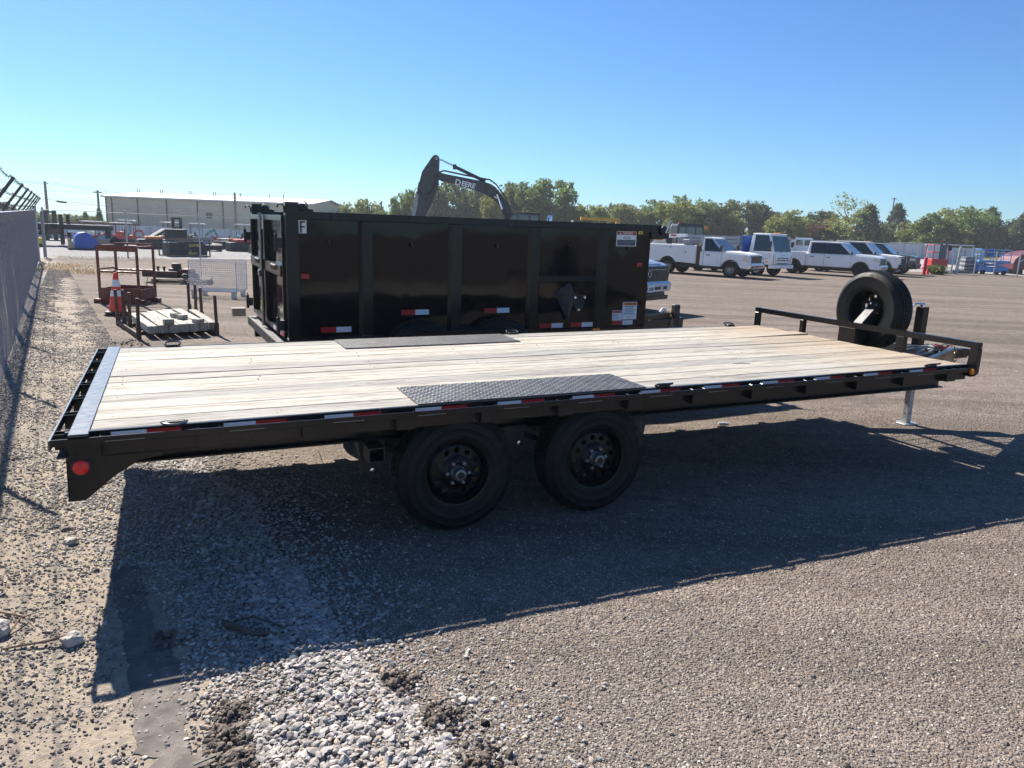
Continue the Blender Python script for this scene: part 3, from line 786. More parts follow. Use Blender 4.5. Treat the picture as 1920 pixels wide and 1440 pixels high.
# ------------------------------------------------------------------ wheels shared by trailers and vehicles
def tyre_mesh(r, w, rim, n=56, tread=True, rows=5, blocks=64):
    b = MB(); h = w / 2
    prof = [(rim, -h * 0.80), (rim + 0.012, -h * 0.92), (rim + (r - rim) * 0.16, -h * 0.95), (rim + (r - rim) * 0.18, -h * 0.98), (rim + (r - rim) * 0.21, -h * 0.965), (rim + (r - rim) * 0.40, -h * 1.0), (rim + (r - rim) * 0.43, -h * 1.03), (rim + (r - rim) * 0.46, -h * 1.0), (rim + (r - rim) * 0.66, -h * 0.985), (rim + (r - rim) * 0.69, -h * 1.02), (rim + (r - rim) * 0.72, -h * 0.97),
            (r - 0.022, -h * 0.86), (r - 0.009, -h * 0.72), (r - 0.006, 0), (r - 0.009, h * 0.72), (r - 0.022, h * 0.86),
            (rim + (r - rim) * 0.74, h * 0.97), (rim + (r - rim) * 0.70, h * 1.005), (rim + (r - rim) * 0.66, h * 0.99), (rim + (r - rim) * 0.35, h * 1.0), (rim + 0.012, h * 0.92), (rim, h * 0.80)]
    b.lathe(prof, n, 'y', close=False)
    b.lathe([(rim, -h * 0.80), (rim, h * 0.80)], n, 'y')
    if tread:
        for row in range(rows):
            y0 = -h * 0.78 + row * (1.56 * h / rows); y1 = y0 + 1.56 * h / rows * 0.80
            for k in range(blocks):
                t = 2 * math.pi * (k + 0.5 * (row % 2)) / blocks; dt = 2 * math.pi / blocks * 0.76
                edge = row in (0, rows - 1)
                ro = r - (0.003 if edge else 0.0); ri = r - 0.018
                sk = 0.10 * (1 if row % 2 else -1) * 2 * math.pi / blocks
                v = []
                for rr in (ri, ro):
                    for yy, o in ((y0, -sk), (y1, sk)):
                        for tt in (t + o, t + o + dt):
                            q = rr - (0.010 if edge and ((row == 0 and yy == y0) or (row and yy == y1)) else 0)
                            v.append((q * math.cos(tt), yy, q * math.sin(tt)))
                b.add(v, [(4, 5, 7, 6), (0, 1, 5, 4), (1, 3, 7, 5), (3, 2, 6, 7), (2, 0, 4, 6)])
    return b.mesh('tyre', smooth=True)

def rim_mesh(rim, w, holes=12, hole_r=0.021, ring=0.118, dish=0.02, n=48, hub_r=0.055):
    """steel wheel: rolled lip, barrel, dished disc with round holes; outer face towards -y"""
    b = MB(); h = w / 2
    b.lathe([(rim + 0.012, -h * 0.95), (rim + 0.014, -h * 0.90), (rim - 0.006, -h * 0.86), (rim - 0.012, -h * 0.60), (rim - 0.022, -h * 0.50), (rim - 0.024, h * 0.5), (rim - 0.006, h * 0.86), (rim + 0.012, h * 0.95)], n, 'y')
    yd = -h * 0.42
    b.lathe([(rim - 0.022, -h * 0.35), (rim - 0.034, yd - dish * 0.3), (rim - 0.045, yd - dish * 0.5)], n, 'y')
    r0, r1 = ring - hole_r * 1.75, rim - 0.045
    def yy(r): return yd - dish * 0.5 - dish * (r1 - r) / max(0.01, r1 - r0) * 0.4
    for k in range(holes):
        t0 = 2 * math.pi * k / holes; dt = 2 * math.pi / holes
        outer = [(r0, t0 + dt * i / 4) for i in range(4)] + [(r0 + (r1 - r0) * i / 4, t0 + dt) for i in range(4)] + [(r1, t0 + dt - dt * i / 4) for i in range(4)] + [(r1 - (r1 - r0) * i / 4, t0) for i in range(4)]
        tc = t0 + dt / 2; cx, cz = ring * math.cos(tc), ring * math.sin(tc)
        v = []
        for r, t in outer:
            px, pz = r * math.cos(t), r * math.sin(t)
            a = math.atan2(pz - cz, px - cx)
            v.append((px, yy(r), pz))
            hx, hz = cx + hole_r * math.cos(a), cz + hole_r * math.sin(a)
            v.append((hx, yy(ring), hz)); v.append((hx, yy(ring) + 0.012, hz))
        f = []
        for i in range(16):
            j = (i + 1) % 16
            f += [(3 * i, 3 * j, 3 * j + 1, 3 * i + 1), (3 * i + 1, 3 * j + 1, 3 * j + 2, 3 * i + 2)]
        b.add(v, f)
    b.lathe([(r0, yy(r0)), (hub_r + 0.03, yy(r0) - 0.016), (hub_r, yy(r0) - 0.020), (0.001, yy(r0) - 0.020)], n, 'y')
    return b.mesh('rim', smooth=True)

TW, RIMR = 0.235, 0.208
TYRE_ME = tyre_mesh(0.385, TW, RIMR)
RIM_ME = rim_mesh(RIMR, TW, 12, 0.019, 0.137)
def nut_mesh(y, n=6, ring=0.07, r=0.011):
    b = MB()
    for k in range(n):
        t = 2 * math.pi * (k + 0.25) / n
        b.lathe([(r * 0.55, y - 0.028), (r, y - 0.026), (r, y), (r, y + 0.002)], 6, 'y', (ring * math.cos(t), 0, ring * math.sin(t)))
        b.lathe([(0.001, y - 0.022), (r * 0.55, y - 0.024), (r * 0.55, y - 0.028)], 6, 'y', (ring * math.cos(t), 0, ring * math.sin(t)))
    return b.mesh('lug_nuts', smooth=False)
NUT_ME = nut_mesh(-0.085)
HUB_ME = MB().lathe([(0.050, -0.07), (0.050, -0.10), (0.041, -0.112), (0.040, -0.142), (0.036, -0.152), (0.024, -0.155), (0.022, -0.148), (0.001, -0.148)], 28, 'y').mesh('hub_cap', smooth=True)
HUBC_ME = MB().lathe([(0.021, -0.1485), (0.019, -0.153), (0.001, -0.154)], 18, 'y').mesh('hub_plug', smooth=True)
HUBR_ME = MB().lathe([(0.062, -0.06), (0.062, -0.088), (0.052, -0.096)], 28, 'y').mesh('hub_ring', smooth=True)
def trailer_wheel(parent, x, y, z, side, spin=0.0, hub=True):
    w = part('wheel', parent, (x, y, z), (0, spin, 0) if side < 0 else (0, spin, math.pi))
    link('tyre', TYRE_ME, rubber, w); link('rim', RIM_ME, rim_black, w)
    if hub:
        link('lug_nuts', NUT_ME, grey_metal, w); link('hub_cap', HUB_ME, hub_grey, w)
        link('hub_ring', HUBR_ME, rim_black, w); link('hub_plug', HUBC_ME, plastic_black, w)
    return w

# ------------------------------------------------------------------ the flatbed trailer
D, W, L = 0.832, 2.63, 6.62
fb = thing('flatbed_trailer', 'black deckover flatbed trailer with a weathered plank deck filling the foreground', 'trailer', (-2.1407, 3.301, 0), rot=(0, -0.0105, 0.4343))
# deck planks, each a board of its own
NP = 13; v0, v1 = 0.093, W - 0.093
rn = random.Random(5)
edges = [v0 + (v1 - v0) * i / NP for i in range(NP + 1)]
for i in range(NP):
    gap = rn.choice((0.003, 0.005, 0.009, 0.013)) / 2
    a, b_ = edges[i] + gap, edges[i + 1] - gap
    dz = rn.uniform(-0.0025, 0.0025)
    segs = 24
    m = MB(); vs = []; fs = []
    cup = rn.uniform(-0.0015, 0.003)
    lift = {9: 0.018, 8: 0.004}.get(i, 0.0)
    x0, x1 = 0.158, 6.605 + rn.uniform(-0.012, 0.006)
    for k in range(segs + 1):
        x = x0 + (x1 - x0) * k / segs
        w_ = 0.0016 * mnoise.noise((x * 1.3, i * 3.1, 0))
        zl = dz + 0.0025 * mnoise.noise((x * 0.6, i * 7.7, 1)) + lift * smooth01(5.3, 6.6, x)
        for q, (yy, zz) in enumerate(((a, -0.038), (a, -0.002), (a + 0.003, 0), ((a + b_) / 2, -cup), (b_ - 0.003, 0), (b_, -0.002), (b_, -0.038))):
            vs.append((x, yy + w_, D + zz + zl))
    for k in range(segs):
        for q in range(7):
            r = (q + 1) % 7
            fs.append((k * 7 + q, k * 7 + r, (k + 1) * 7 + r, (k + 1) * 7 + q))
    fs += [tuple(range(7)), tuple(segs * 7 + q for q in range(6, -1, -1))]
    m.add(vs, fs).build('deck_plank', deck_wood, fb)
# a few sunken plank screws over the cross members
m = MB()
for x in [0.24 + 0.81 * k for k in range(8)]:
    for i in range(NP):
        for e in (0.3, 0.7):
            if rn.random() < 0.45: continue
            y = edges[i] + (edges[i + 1] - edges[i]) * (e + rn.uniform(-0.1, 0.1))
            m.lathe([(0.001, D + 0.0012), (0.0034, D + 0.001), (0.0042, D - 0.004)], 6, 'z', (x + rn.uniform(-0.02, 0.02), y, 0))
m.build('deck_screws', rust_brown, fb, kind='stuff')
# steel channels down both sides with a bright top flange
for y, s in ((0.0, 1), (W, -1)):
    yy = lambda v: y + s * v
    m = MB()
    m.box(0.05, 6.63, *sorted((yy(0.068), yy(0.078))), D - 0.125, D + 0.001)
    MB().box(0.05, 6.63, *sorted((yy(0.0785), yy(0.0905))), D - 0.006, D + 0.0015).build('channel_flange', plate_black, fb, 0.001)
    m.box(0.05, 6.63, *sorted((yy(0.078), yy(0.125))), D - 0.125, D - 0.118)
    m.build('side_channel', black_paint, fb, 0.0015)
    m = MB().box(-0.004, 6.66, *sorted((yy(0.0), yy(0.011))), D - 0.047, D - 0.013)
    m.build('rub_rail', black_paint, fb, 0.002)
    # stake pockets: open square tubes between rail and channel
    pk = MB(); w_, t = 0.105, 0.006
    for (a0, a1, b0, b1) in ((0, w_, 0.0125, 0.0185), (0, t, 0.0185, 0.066), (w_ - t, w_, 0.0185, 0.066)):
        pk.box(a0, a1, *sorted((s * b0, s * b1)), -0.118, -0.016)
    pme = pk.mesh('stake_pocket', 0.001)
    for k in range(13):
        o = link('stake_pocket', pme, black_paint, fb); o.location = (0.10 + 0.516 * k + (0.02 if k else 0), y, D)
    # reflective tape between the pockets on the channel web
    if s > 0:
        tmes = [MB().box(0, 0.158, yy(0.0655), yy(0.0672), D - 0.064, D - 0.010).mesh('reflective_tape') for _ in (0, 1)]
        for k in range(12):
            for q, mt in ((0, tape_white), (1, tape_red)):
                o = link('reflective_tape', tmes[q], mt, fb)
                o.location.x = 0.245 + 0.516 * k + 0.159 * q
        wl = MB().box(0, 0.17, -0.0018, 0.0, D - 0.0375, D - 0.0355).mesh('weld_line')
        for k in range(12):
            o = link('weld_line', wl, grey_metal, fb); o.location.x = 0.25 + 0.516 * k + rn.uniform(-0.03, 0.05)
# rear: bright plate, rub rail, pockets
MB().box(0.066, 0.156, 0.012, W - 0.012, D - 0.012, D + 0.003).build('rear_plate', plate_black, fb, 0.004)
MB().box(0.067, 0.155, 0.014, W - 0.014, D - 0.12, D - 0.0125).build('rear_channel', black_paint, fb, 0.002)
MB().box(0.013, 0.0655, 0.02, W - 0.02, D - 0.112, D - 0.104).build('rear_light_block', black_matte, fb)  # added plate, stops sunlight passing between rear rub rail and rear plate
MB().box(-0.012, -0.001, -0.006, W + 0.006, D - 0.060, D - 0.013).build('rear_rub_rail', plate_black, fb, 0.002)
pk = MB()
for (a0, a1, b0, b1) in ((0.0, 0.063, 0, 0.006), (0.0, 0.063, 0.064, 0.070)):
    pk.box(a0, a1, b0, b1, -0.10 if a0 > 0.005 else -0.09, -0.014)
pme = pk.mesh('stake_pocket', 0.001)
for k in range(7):
    o = link('stake_pocket', pme, black_paint, fb); o.location = (0.0, 0.10 + 0.392 * k, D)
# diamond tread plates over the wheels with real lugs
def tread_plate(y0, y1):
    x0, x1 = 1.818, 3.40
    p = MB().box(x0, x1, y0, y1, D + 0.0035, D + 0.0085).build('tread_plate', tread_mat, fb, 0.001)
    m = MB(); nxl, nyl = 46, 15
    for i in range(nxl):
        for j in range(nyl):
            cx = x0 + 0.018 + (x1 - x0 - 0.036) * i / (nxl - 1); cy = y0 + 0.016 + (y1 - y0 - 0.032) * j / (nyl - 1)
            t = R(40) if (i + j) % 2 else R(-50)
            u = Vector((math.cos(t), math.sin(t), 0)) * 0.0135; w_ = Vector((-math.sin(t), math.cos(t), 0)) * 0.0042
            c = Vector((cx, cy, D + 0.0085)); tp = Vector((0, 0, 0.0026))
            m.add([c - u, c - w_, c + u, c + w_, c - u * 0.4 + tp, c + u * 0.4 + tp], [(0, 1, 4), (1, 5, 4), (1, 2, 5), (2, 3, 5), (3, 4, 5), (3, 0, 4)])
    m.build('tread_lugs', tread_mat, p, kind='stuff')
tread_plate(0.090, 0.553); tread_plate(W - 0.553, W - 0.090)
# D rings in their weld-on clips
def dring(x, y, s, tilt):
    r = part('tie_down_ring', fb, (x, y, D))
    MB().cbox((0, 0, 0.008), (0.10, 0.050, 0.020)).build('clip', black_matte, r, 0.006)
    pts = [(-0.055, 0, 0), (-0.058, s * -0.025, 0.002), (-0.042, s * -0.055, 0.0), (-0.015, s * -0.068, -0.003), (0.015, s * -0.068, -0.003), (0.042, s * -0.055, 0), (0.058, s * -0.025, 0.002), (0.055, 0, 0)]
    pts = [(a, b * math.cos(tilt), c + 0.014 + abs(b) * math.sin(tilt)) for a, b, c in pts]
    MB().tube(pts + [pts[0]], 0.0075, 7).build('ring', plate_black, r, smooth=True)
for x in (0.53, 3.53, 6.20):
    dring(x, 0.092, 1, 0.05 if x < 1 else 0.35); dring(x, W - 0.092, -1, 0.3)
# frame underneath: two I beams, cross members
m = MB()
for y in (0.46, W - 0.46):
    m = MB()
    m.box(0.16, 6.86, y - 0.004, y + 0.004, D - 0.275, D - 0.125)
    m.box(0.16, 6.86, y - 0.052, y + 0.052, D - 0.287, D - 0.276)
    m.box(0.16, 6.86, y - 0.052, y + 0.052, D - 0.126, D - 0.116)
    m.build('main_beam', black_paint, fb, 0.002)
cm = MB().box(0, 0.045, 0.128, W - 0.128, -0.112, -0.042).mesh('cross_member')
for k in range(16):
    o = link('cross_member', cm, black_matte, fb); o.location = (0.215 + 0.405 * k, 0, D)
# rear corner brackets with tail lights
for y, s in ((0.058, 1), (W - 0.058, -1)):
    br = MB().prism([(0.052, D - 0.126), (0.045, D - 0.345), (0.112, D - 0.345), (0.25, D - 0.232), (0.36, D - 0.165), (0.47, D - 0.150), (0.47, D - 0.126)], y, y + s * 0.008).build('corner_bracket', black_paint, fb, 0.002)
    MB().prism([(0.046, D - 0.126), (0.040, D - 0.345), (0.045, D - 0.345), (0.0515, D - 0.126)], y, y + s * 0.20).build('bracket_flange', black_paint, br, 0.001)
    ax = [(0.044, 0), (0.044, -0.006), (0.036, -0.009)]
    MB().lathe([(r_, a * s) for r_, a in ax], 28, 'y', (0.107, y, D - 0.172)).build('light_grommet', plastic_black, br, smooth=True)
    MB().lathe([(r_, a * s) for r_, a in [(0.036, -0.004), (0.0355, -0.011), (0.030, -0.015), (0.001, -0.017)]], 28, 'y', (0.107, y, D - 0.172)).build('tail_light', red_lens, br, smooth=True)
MB().box(0.09, 0.15, 0.30, W - 0.30, D - 0.26, D - 0.127).build('rear_cross_bar', black_paint, fb, 0.003)
# axles, hangers, wheels
for i, x in enumerate((2.098, 3.085)):
    zc = 0.385 - 0.0105 * x
    MB().tube([(x, 0.24, zc), (x, W - 0.24, zc)], 0.055, 12).build('axle', black_matte, fb, smooth=True)
    for y, s in ((0.146 + TW / 2, -1), (W - 0.146 - TW / 2, 1)):
        trailer_wheel(fb, x, y, zc, s, 0.3 + i * 0.9)
    for y in (0.46, W - 0.46):
        pts = [(x - 0.40, y, zc + 0.13), (x - 0.2, y, zc + 0.05), (x, y, zc + 0.035), (x + 0.2, y, zc + 0.05), (x + 0.40, y, zc + 0.13)]
        sp = MB()
        for a, b_ in zip(pts, pts[1:]): sp.bar(a, b_, 0.06, 0.035)
        sp.build('leaf_spring', black_matte, fb)
for y in (0.46, W - 0.46):
    for x, zt in ((1.62, 0.52), (2.59, 0.50), (3.57, 0.50)):
        MB().prism([(x - 0.09, 0.56), (x + 0.09, 0.56), (x + 0.05, 0.33), (x - 0.05, 0.33)], y - 0.05, y + 0.05).build('spring_hanger', black_matte, fb, 0.004)
    for x, z in ((1.62, 0.36), (2.52, 0.37), (2.62, 0.44)):
        MB().lathe([(0.016, y - 0.052), (0.016, y - 0.064), (0.001, y - 0.066)], 6, 'y', (x, 0, z)).build('bolt_head', chrome, fb)
hm = MB()
for (a0, a1, c0, c1) in ((0, 0.10, 0, 0.008), (0, 0.10, 0.082, 0.09), (0, 0.008, 0.008, 0.082), (0.092, 0.10, 0.008, 0.082)):
    hm.box(1.56 + a0, 1.56 + a1, 0.24, 0.62, 0.46 + c0, 0.46 + c1)
hm.build('step_tube', black_matte, fb)
# front bulkhead rail
xf = 6.655
def sq(b, p0, p1, w_): return b.bar(p0, p1, w_, w_)
tb = MB().bar((xf, -0.004, D + 0.169), (xf, W + 0.004, D + 0.169), 0.052, 0.052).build('top_rail', black_paint, fb, 0.005, seg=2)
for y, wd, z0 in ((0.030, 0.075, D - 0.098), (0.735, 0.085, D - 0.10), (1.925, 0.050, D - 0.10), (W - 0.028, 0.056, D - 0.10)):
    if y < 0.1:
        MB().prism([(y - 0.036, D + 0.1425), (y - 0.036, z0 + 0.035), (y - 0.004, z0), (y + 0.055, z0), (y + 0.038, D + 0.1425)], xf - 0.025, xf + 0.027, 'yz').build('rail_post', black_paint, fb, 0.003)
    else:
        MB().box(xf - 0.026, xf + 0.026, y - wd / 2, y + wd / 2, z0, D + 0.1425).build('rail_post', black_paint, fb, 0.003)
MB().box(6.60, 6.628, 0.09, W - 0.09, D - 0.12, D - 0.004).build('front_channel', black_paint, fb, 0.002)
MB().lathe([(0.0, -0.016), (0.021, -0.014), (0.025, -0.006), (0.025, 0.004)], 20, 'y', (6.588, -0.004, D - 0.046)).build('side_marker', amber_lens, fb, smooth=True)
# tongue: converging channels, coupler, jack, chains
def channel(p0, p1, h_, name='tongue_channel'):
    p0 = Vector(p0); p1 = Vector(p1); b = MB()
    b.bar(p0, p1, 0.010, h_)
    b.bar(p0 + Vector((0, 0, h_ / 2 - 0.004)), p1 + Vector((0, 0, h_ / 2 - 0.004)), 0.055, 0.009)
    b.bar(p0 - Vector((0, 0, h_ / 2 - 0.004)), p1 - Vector((0, 0, h_ / 2 - 0.004)), 0.055, 0.009)
    return b.build(name, black_paint, fb, 0.001)
zc = D - 0.19
channel((6.40, 0.50, zc), (8.15, W / 2 - 0.09, zc), 0.17); channel((6.40, W - 0.50, zc), (8.15, W / 2 + 0.09, zc), 0.17)
MB().bar((7.12, 0.86, zc + 0.05), (7.12, W - 0.86, zc + 0.05), 0.06, 0.06).build('tongue_cross_bar', black_paint, fb, 0.003)
MB().bar((7.6, 1.10, zc + 0.03), (7.6, W - 1.10, zc + 0.03), 0.16, 0.09).build('jack_mount', black_paint, fb, 0.004)
mesh_ = MB()
def edge_v(u): return 0.50 + (u - 6.40) * (W / 2 - 0.59) / 1.75 + 0.05
for k in range(42):
    x = 6.72 + k * 0.030; v_ = edge_v(x)
    mesh_.bar((x, v_, zc + 0.088), (x, W - v_, zc + 0.088), 0.0045, 0.010)
for k in range(11):
    y = 0.70 + k * (W - 1.40) / 10; q = min(y, W - y); xe = min(7.95, 6.40 + (q - 0.55) * 1.75 / (W / 2 - 0.59))
    if xe > 6.8: mesh_.bar((6.70, y, zc + 0.080), (xe, y, zc + 0.080), 0.005, 0.006)
mesh_.build('step_grate', black_matte, fb, kind='stuff')
MB().bar((8.1, W / 2, zc), (8.45, W / 2, zc), 0.085, 0.10).build('coupler_tube', black_paint, fb, 0.006)
MB().lathe([(0.03, -0.035), (0.055, -0.03), (0.062, 0.0), (0.055, 0.03), (0.03, 0.035)], 24, 'z', (8.52, W / 2, zc), close=True).build('coupler_ring', black_matte, fb, smooth=True)
jk = part('jack', fb, (7.58, 1.25, 0))
MB().cbox((0, 0, 0.94), (0.088, 0.088, 0.46)).build('jack_tube', black_paint, jk, 0.004)
lg = MB().cbox((0, 0, 0.349), (0.064, 0.064, 0.82)).build('jack_leg', galv, jk, 0.003)
hm = MB()
for k in range(5):
    hm.lathe([(0.0, 0.0005), (0.0075, 0.0)], 10, 'y', (0.0, -0.0332, 0.04 + 0.115 * k))
    hm.lathe([(0.0, -0.0005), (0.0075, 0.0)], 10, 'x', (-0.0332, 0.0, 0.04 + 0.115 * k))
hm.build('pin_holes', ink_black, lg)
MB().prism([(-0.09, -0.06), (0.05, -0.10), (0.11, -0.04), (0.10, 0.06), (-0.03, 0.09), (-0.10, 0.04)], -0.076, -0.062, 'xy').build('jack_foot', galv, jk, 0.003)
MB().tube([(0.0, 0, 1.17), (0.0, 0, 1.19), (0.02, 0.0, 1.20), (-0.05, 0.05, 1.20), (-0.09, 0.08, 1.13), (-0.11, 0.10, 1.10)], 0.009, 8).build('crank', chrome, jk, smooth=True)
MB().tube([(-0.105, 0.095, 1.105), (-0.17, 0.14, 1.13)], 0.018, 10).build('crank_grip', plastic_black, jk, smooth=True)
MB().lathe([(0.03, 0), (0.03, 0.02), (0.012, 0.028), (0.001, 0.028)], 14, 'z', (0, 0, 1.17)).build('jack_cap', chrome, jk, smooth=True)
# wiring coil and safety chains
pts = []
for k in range(48):
    t = k / 48 * 2 * math.pi * 2.1
    pts.append((7.20 + 0.16 * math.cos(t) * (1 - 0.1 * k / 48), 0.95 + 0.11 * math.sin(t), D - 0.055 + 0.03 * math.sin(t * 1.3) + 0.0006 * k))
pts += [(7.0, 0.80, D - 0.02), (6.9, 0.77, D - 0.10)]
MB().tube(pts, 0.009, 8).build('wiring_coil', grey_metal, fb, smooth=True)
MB().tube([(7.45, 1.02, D - 0.06), (7.52, 0.98, D - 0.02), (7.60, 0.96, D - 0.05), (7.68, 0.98, D - 0.03)], 0.012, 8).build('breakaway_cable', red_label, fb, smooth=True)
def chain(pts, parent, mat, link_len=0.055):
    """a real chain: oval links, each turned a quarter against the last"""
    path = [Vector(p) for p in pts]; out = []
    acc = 0.0; pos = path[0].copy(); i = 0; k = 0
    lens = [(b - a).length for a, b in zip(path, path[1:])]
    tot = sum(lens); n = int(tot / (link_len * 0.72)); b = MB()
    def at(d):
        for a, c, l in zip(path, path[1:], lens):
            if d <= l: return a.lerp(c, d / l), (c - a).normalized()
            d -= l
        return path[-1], (path[-1] - path[-2]).normalized()
    for k in range(n):
        p, d = at((k + 0.5) * tot / n)
        u = d.orthogonal().normalized(); u = Matrix.Rotation(math.pi / 2 * (k % 2) + 0.4, 3, d) @ u
        ring = []
        for q in range(13):
            t = 2 * math.pi * q / 12
            ring.append(p + d * (math.cos(t) * link_len * 0.5) + u * (math.sin(t) * link_len * 0.30))
        b.tube(ring, link_len * 0.085, 5, False)
    return b.build('safety_chain', mat, parent, smooth=True)
chain([(7.98, 1.12, D - 0.07), (7.94, 1.08, D - 0.12), (7.93, 1.06, D - 0.22), (7.90, 1.05, D - 0.32), (7.82, 1.05, D - 0.36), (7.72, 1.06, D - 0.35), (7.66, 1.08, D - 0.30)], fb, chain_gold)
chain([(7.66, 1.30, D - 0.06), (7.78, 1.26, D - 0.075), (7.90, 1.20, D - 0.07), (7.97, 1.14, D - 0.065)], fb, chain_gold)
# spare wheel on its upright
sm_x, sm_y = 6.93, 1.29
MB().prism([(xf - 0.02, D - 0.10), (xf - 0.02, D + 0.13), (xf + 0.06, D + 0.1425), (sm_x + 0.05, D + 0.33), (sm_x + 0.11, D + 0.33), (sm_x + 0.11, D + 0.23), (xf + 0.12, D - 0.10)], 1.24, 1.32).build('spare_mount', black_paint, fb, 0.003)
MB().prism([(xf + 0.03, D + 0.11), (xf + 0.03, D + 0.165), (sm_x + 0.0, D + 0.39), (sm_x + 0.06, D + 0.39), (sm_x + 0.06, D + 0.33)], sm_y - 0.05, sm_y + 0.05).build('spare_brace', plate_black, fb, 0.003)
MB().box(xf - 0.025, xf + 0.03, 1.235, 1.435, D - 0.10, D + 0.1425).build('rail_post', black_paint, fb, 0.003)
MB().box(sm_x + 0.055, sm_x + 0.075, sm_y - 0.12, sm_y + 0.12, D + 0.19, D + 0.43).build('spare_plate', black_paint, fb, 0.003)
sw = part('spare_wheel', fb, (sm_x, sm_y + 0.02, D + 0.31), (0, 0, math.pi / 2))
link('tyre', TYRE_ME, rubber, sw); link('rim', RIM_ME, rim_black, sw)
nm = MB()
for k in range(6):
    t = 2 * math.pi * (k + 0.25) / 6
    nm.lathe([(0.001, 0.0), (0.010, 0.001), (0.011, 0.02)], 6, 'y', (0.07 * math.cos(t), -0.03, 0.07 * math.sin(t)))
    nm.lathe([(0.0, 0.058), (0.011, 0.056), (0.011, 0.03)], 6, 'y', (0.07 * math.cos(t), -0.03, 0.07 * math.sin(t)))
nm.build('lug_nuts', chrome, sw)
# litter on the deck
o = MB().tube([(0, 0, 0), (0.10, 0.03, 0.004), (0.16, 0.0, 0.002)], 0.003, 5).build('twig', stick_mat)
tag(o, 'small bent twig lying on the plank deck', 'twig'); o.location = (1.75, 5.80, 0.878 + 0.005); o.rotation_euler = (0, 0, 0.2)

# ------------------------------------------------------------------ the tall-sided dump trailer
DS, LIFT = 1.07, 0.13
DX, DY, DYAW, DZ, DL, DW, DH = -2.20, 7.20, 0.473, 1.955, 4.30, 2.36, 1.235
dp = thing('dump_trailer', 'tall black dump trailer with closed barn doors standing behind the flatbed', 'trailer', (DX * DS, DY * DS, -0.1385), rot=(0, -0.006, DYAW))
dp.scale = (DS, DS, DS)
ZB = DZ - DH
# side walls: panels between posts, each panel its own sheet
post_x = [(0.695, 0.84), (1.67, 1.82), (2.63, 2.775), (3.56, 3.70)]
bounds = [0.10] + [v for ab in post_x for v in ab] + [DL]
for y, s in ((0.0, 1), (DW, -1)):
    for i in range(0, len(bounds) - 1, 2):
        MB().box(bounds[i] - 0.03, bounds[i + 1] + 0.03, *sorted((y + s * 0.045, y + s * 0.052)), ZB, DZ - 0.075).build('side_panel', black_gloss, dp)
    for a, b_ in post_x:
        zb = ZB + 0.02
        MB().prism([(a, y + s * 0.044), (a + 0.035, y), (b_ - 0.004, y), (b_, y + s * 0.044)], zb, DZ - 0.0755, 'xy').build('side_post', black_paint, dp, 0.002)
    MB().box(0.045, DL + 0.02, *sorted((y - s * 0.008, y + s * 0.085)), DZ - 0.075, DZ).build('top_rail', black_paint, dp, 0.006)
    MB().prism([(-0.02, y - s * 0.012), (0.10, y - s * 0.012), (0.10, y + s * 0.09), (-0.02, y + s * 0.09)], ZB - 0.02, DZ + 0.085, 'xy').build('corner_post', black_paint, dp, 0.004)
    MB().box(0.10, DL, *sorted((y + s * 0.004, y + s * 0.05)), ZB - 0.055, ZB + 0.002).build('bottom_rail', black_paint, dp, 0.003)
    # tarp bow bracket on the corner post
    br = MB().prism([(0.10, DZ + 0.001), (0.255, DZ + 0.001), (0.25, DZ + 0.022), (0.19, DZ + 0.03), (0.188, DZ + 0.055), (0.165, DZ + 0.075), (0.13, DZ + 0.075), (0.10, DZ + 0.05)], y + s * 0.02, y + s * 0.06).build('tarp_bracket', black_matte, dp, 0.004)
    MB().lathe([(0.045, y + s * 0.005), (0.045, y + s * 0.075)], 20, 'y', (0.15, 0, DZ + 0.055)).build('tarp_roller', black_matte, br, smooth=True)
    MB().tube([(-0.022, y + s * 0.03, DZ - 0.02), (-0.028, y + s * 0.03, DZ + 0.045), (-0.05, y + s * 0.03, DZ + 0.065), (-0.075, y + s * 0.03, DZ + 0.06), (-0.088, y + s * 0.03, DZ + 0.03)], 0.007, 6).build('tarp_hook', black_matte, dp, smooth=True)
    for k, x in enumerate((0.40, 1.25, 2.24, 3.17, 4.0)):
        MB().tube([(x, y + s * 0.042, DZ - 0.27), (x, y + s * 0.012, DZ - 0.272), (x + 0.002, y + s * 0.010, DZ - 0.31)], 0.008, 6).build('tarp_hook', black_matte, dp, smooth=True)
for x in (0.25, 0.52, 2.34, 2.50, 4.0):
    pass
for x in (0.42, 2.36, 4.00):
    MB().box(x, x + 0.055, -0.0105, -0.0085, DZ - 0.074, DZ - 0.002).build('rail_splice', black_matte, dp)
MB().box(2.777, 3.558, 0.012, 0.044, DZ - 0.68, DZ - 0.615).build('box_rail', black_paint, dp, 0.003)
MB().box(2.79, 3.55, 0.026, 0.044, DZ - 1.20, DZ - 0.69).build('battery_box_door', black_gloss, dp, 0.003)
gp = MB().add([(2.985, 0.0255, DZ - 0.80), (3.175, -0.03, DZ - 0.70), (3.29, 0.0255, DZ - 0.87), (3.16, -0.03, DZ - 1.13), (3.17, 0.0255, DZ - 0.70), (3.16, 0.0255, DZ - 1.13)], [(0, 3, 1), (0, 4, 1), (0, 5, 3), (1, 2, 3), (1, 4, 2), (3, 2, 5)])
gp.build('gusset', black_matte, dp)
hk = part('hydraulic_mount', dp)
MB().prism([(3.22, DZ - 0.84), (3.42, DZ - 0.84), (3.38, DZ - 1.01), (3.27, DZ - 1.01)], 0.005, 0.0255).build('mount_plate', black_matte, hk, 0.002)
for x, z in ((3.255, DZ - 0.865), (3.385, DZ - 0.865), (3.31, DZ - 1.01)):
    MB().lathe([(0.018, 0.005), (0.016, -0.02), (0.001, -0.022)], 10, 'y', (x, 0, z)).build('bolt', chrome, hk, smooth=True)
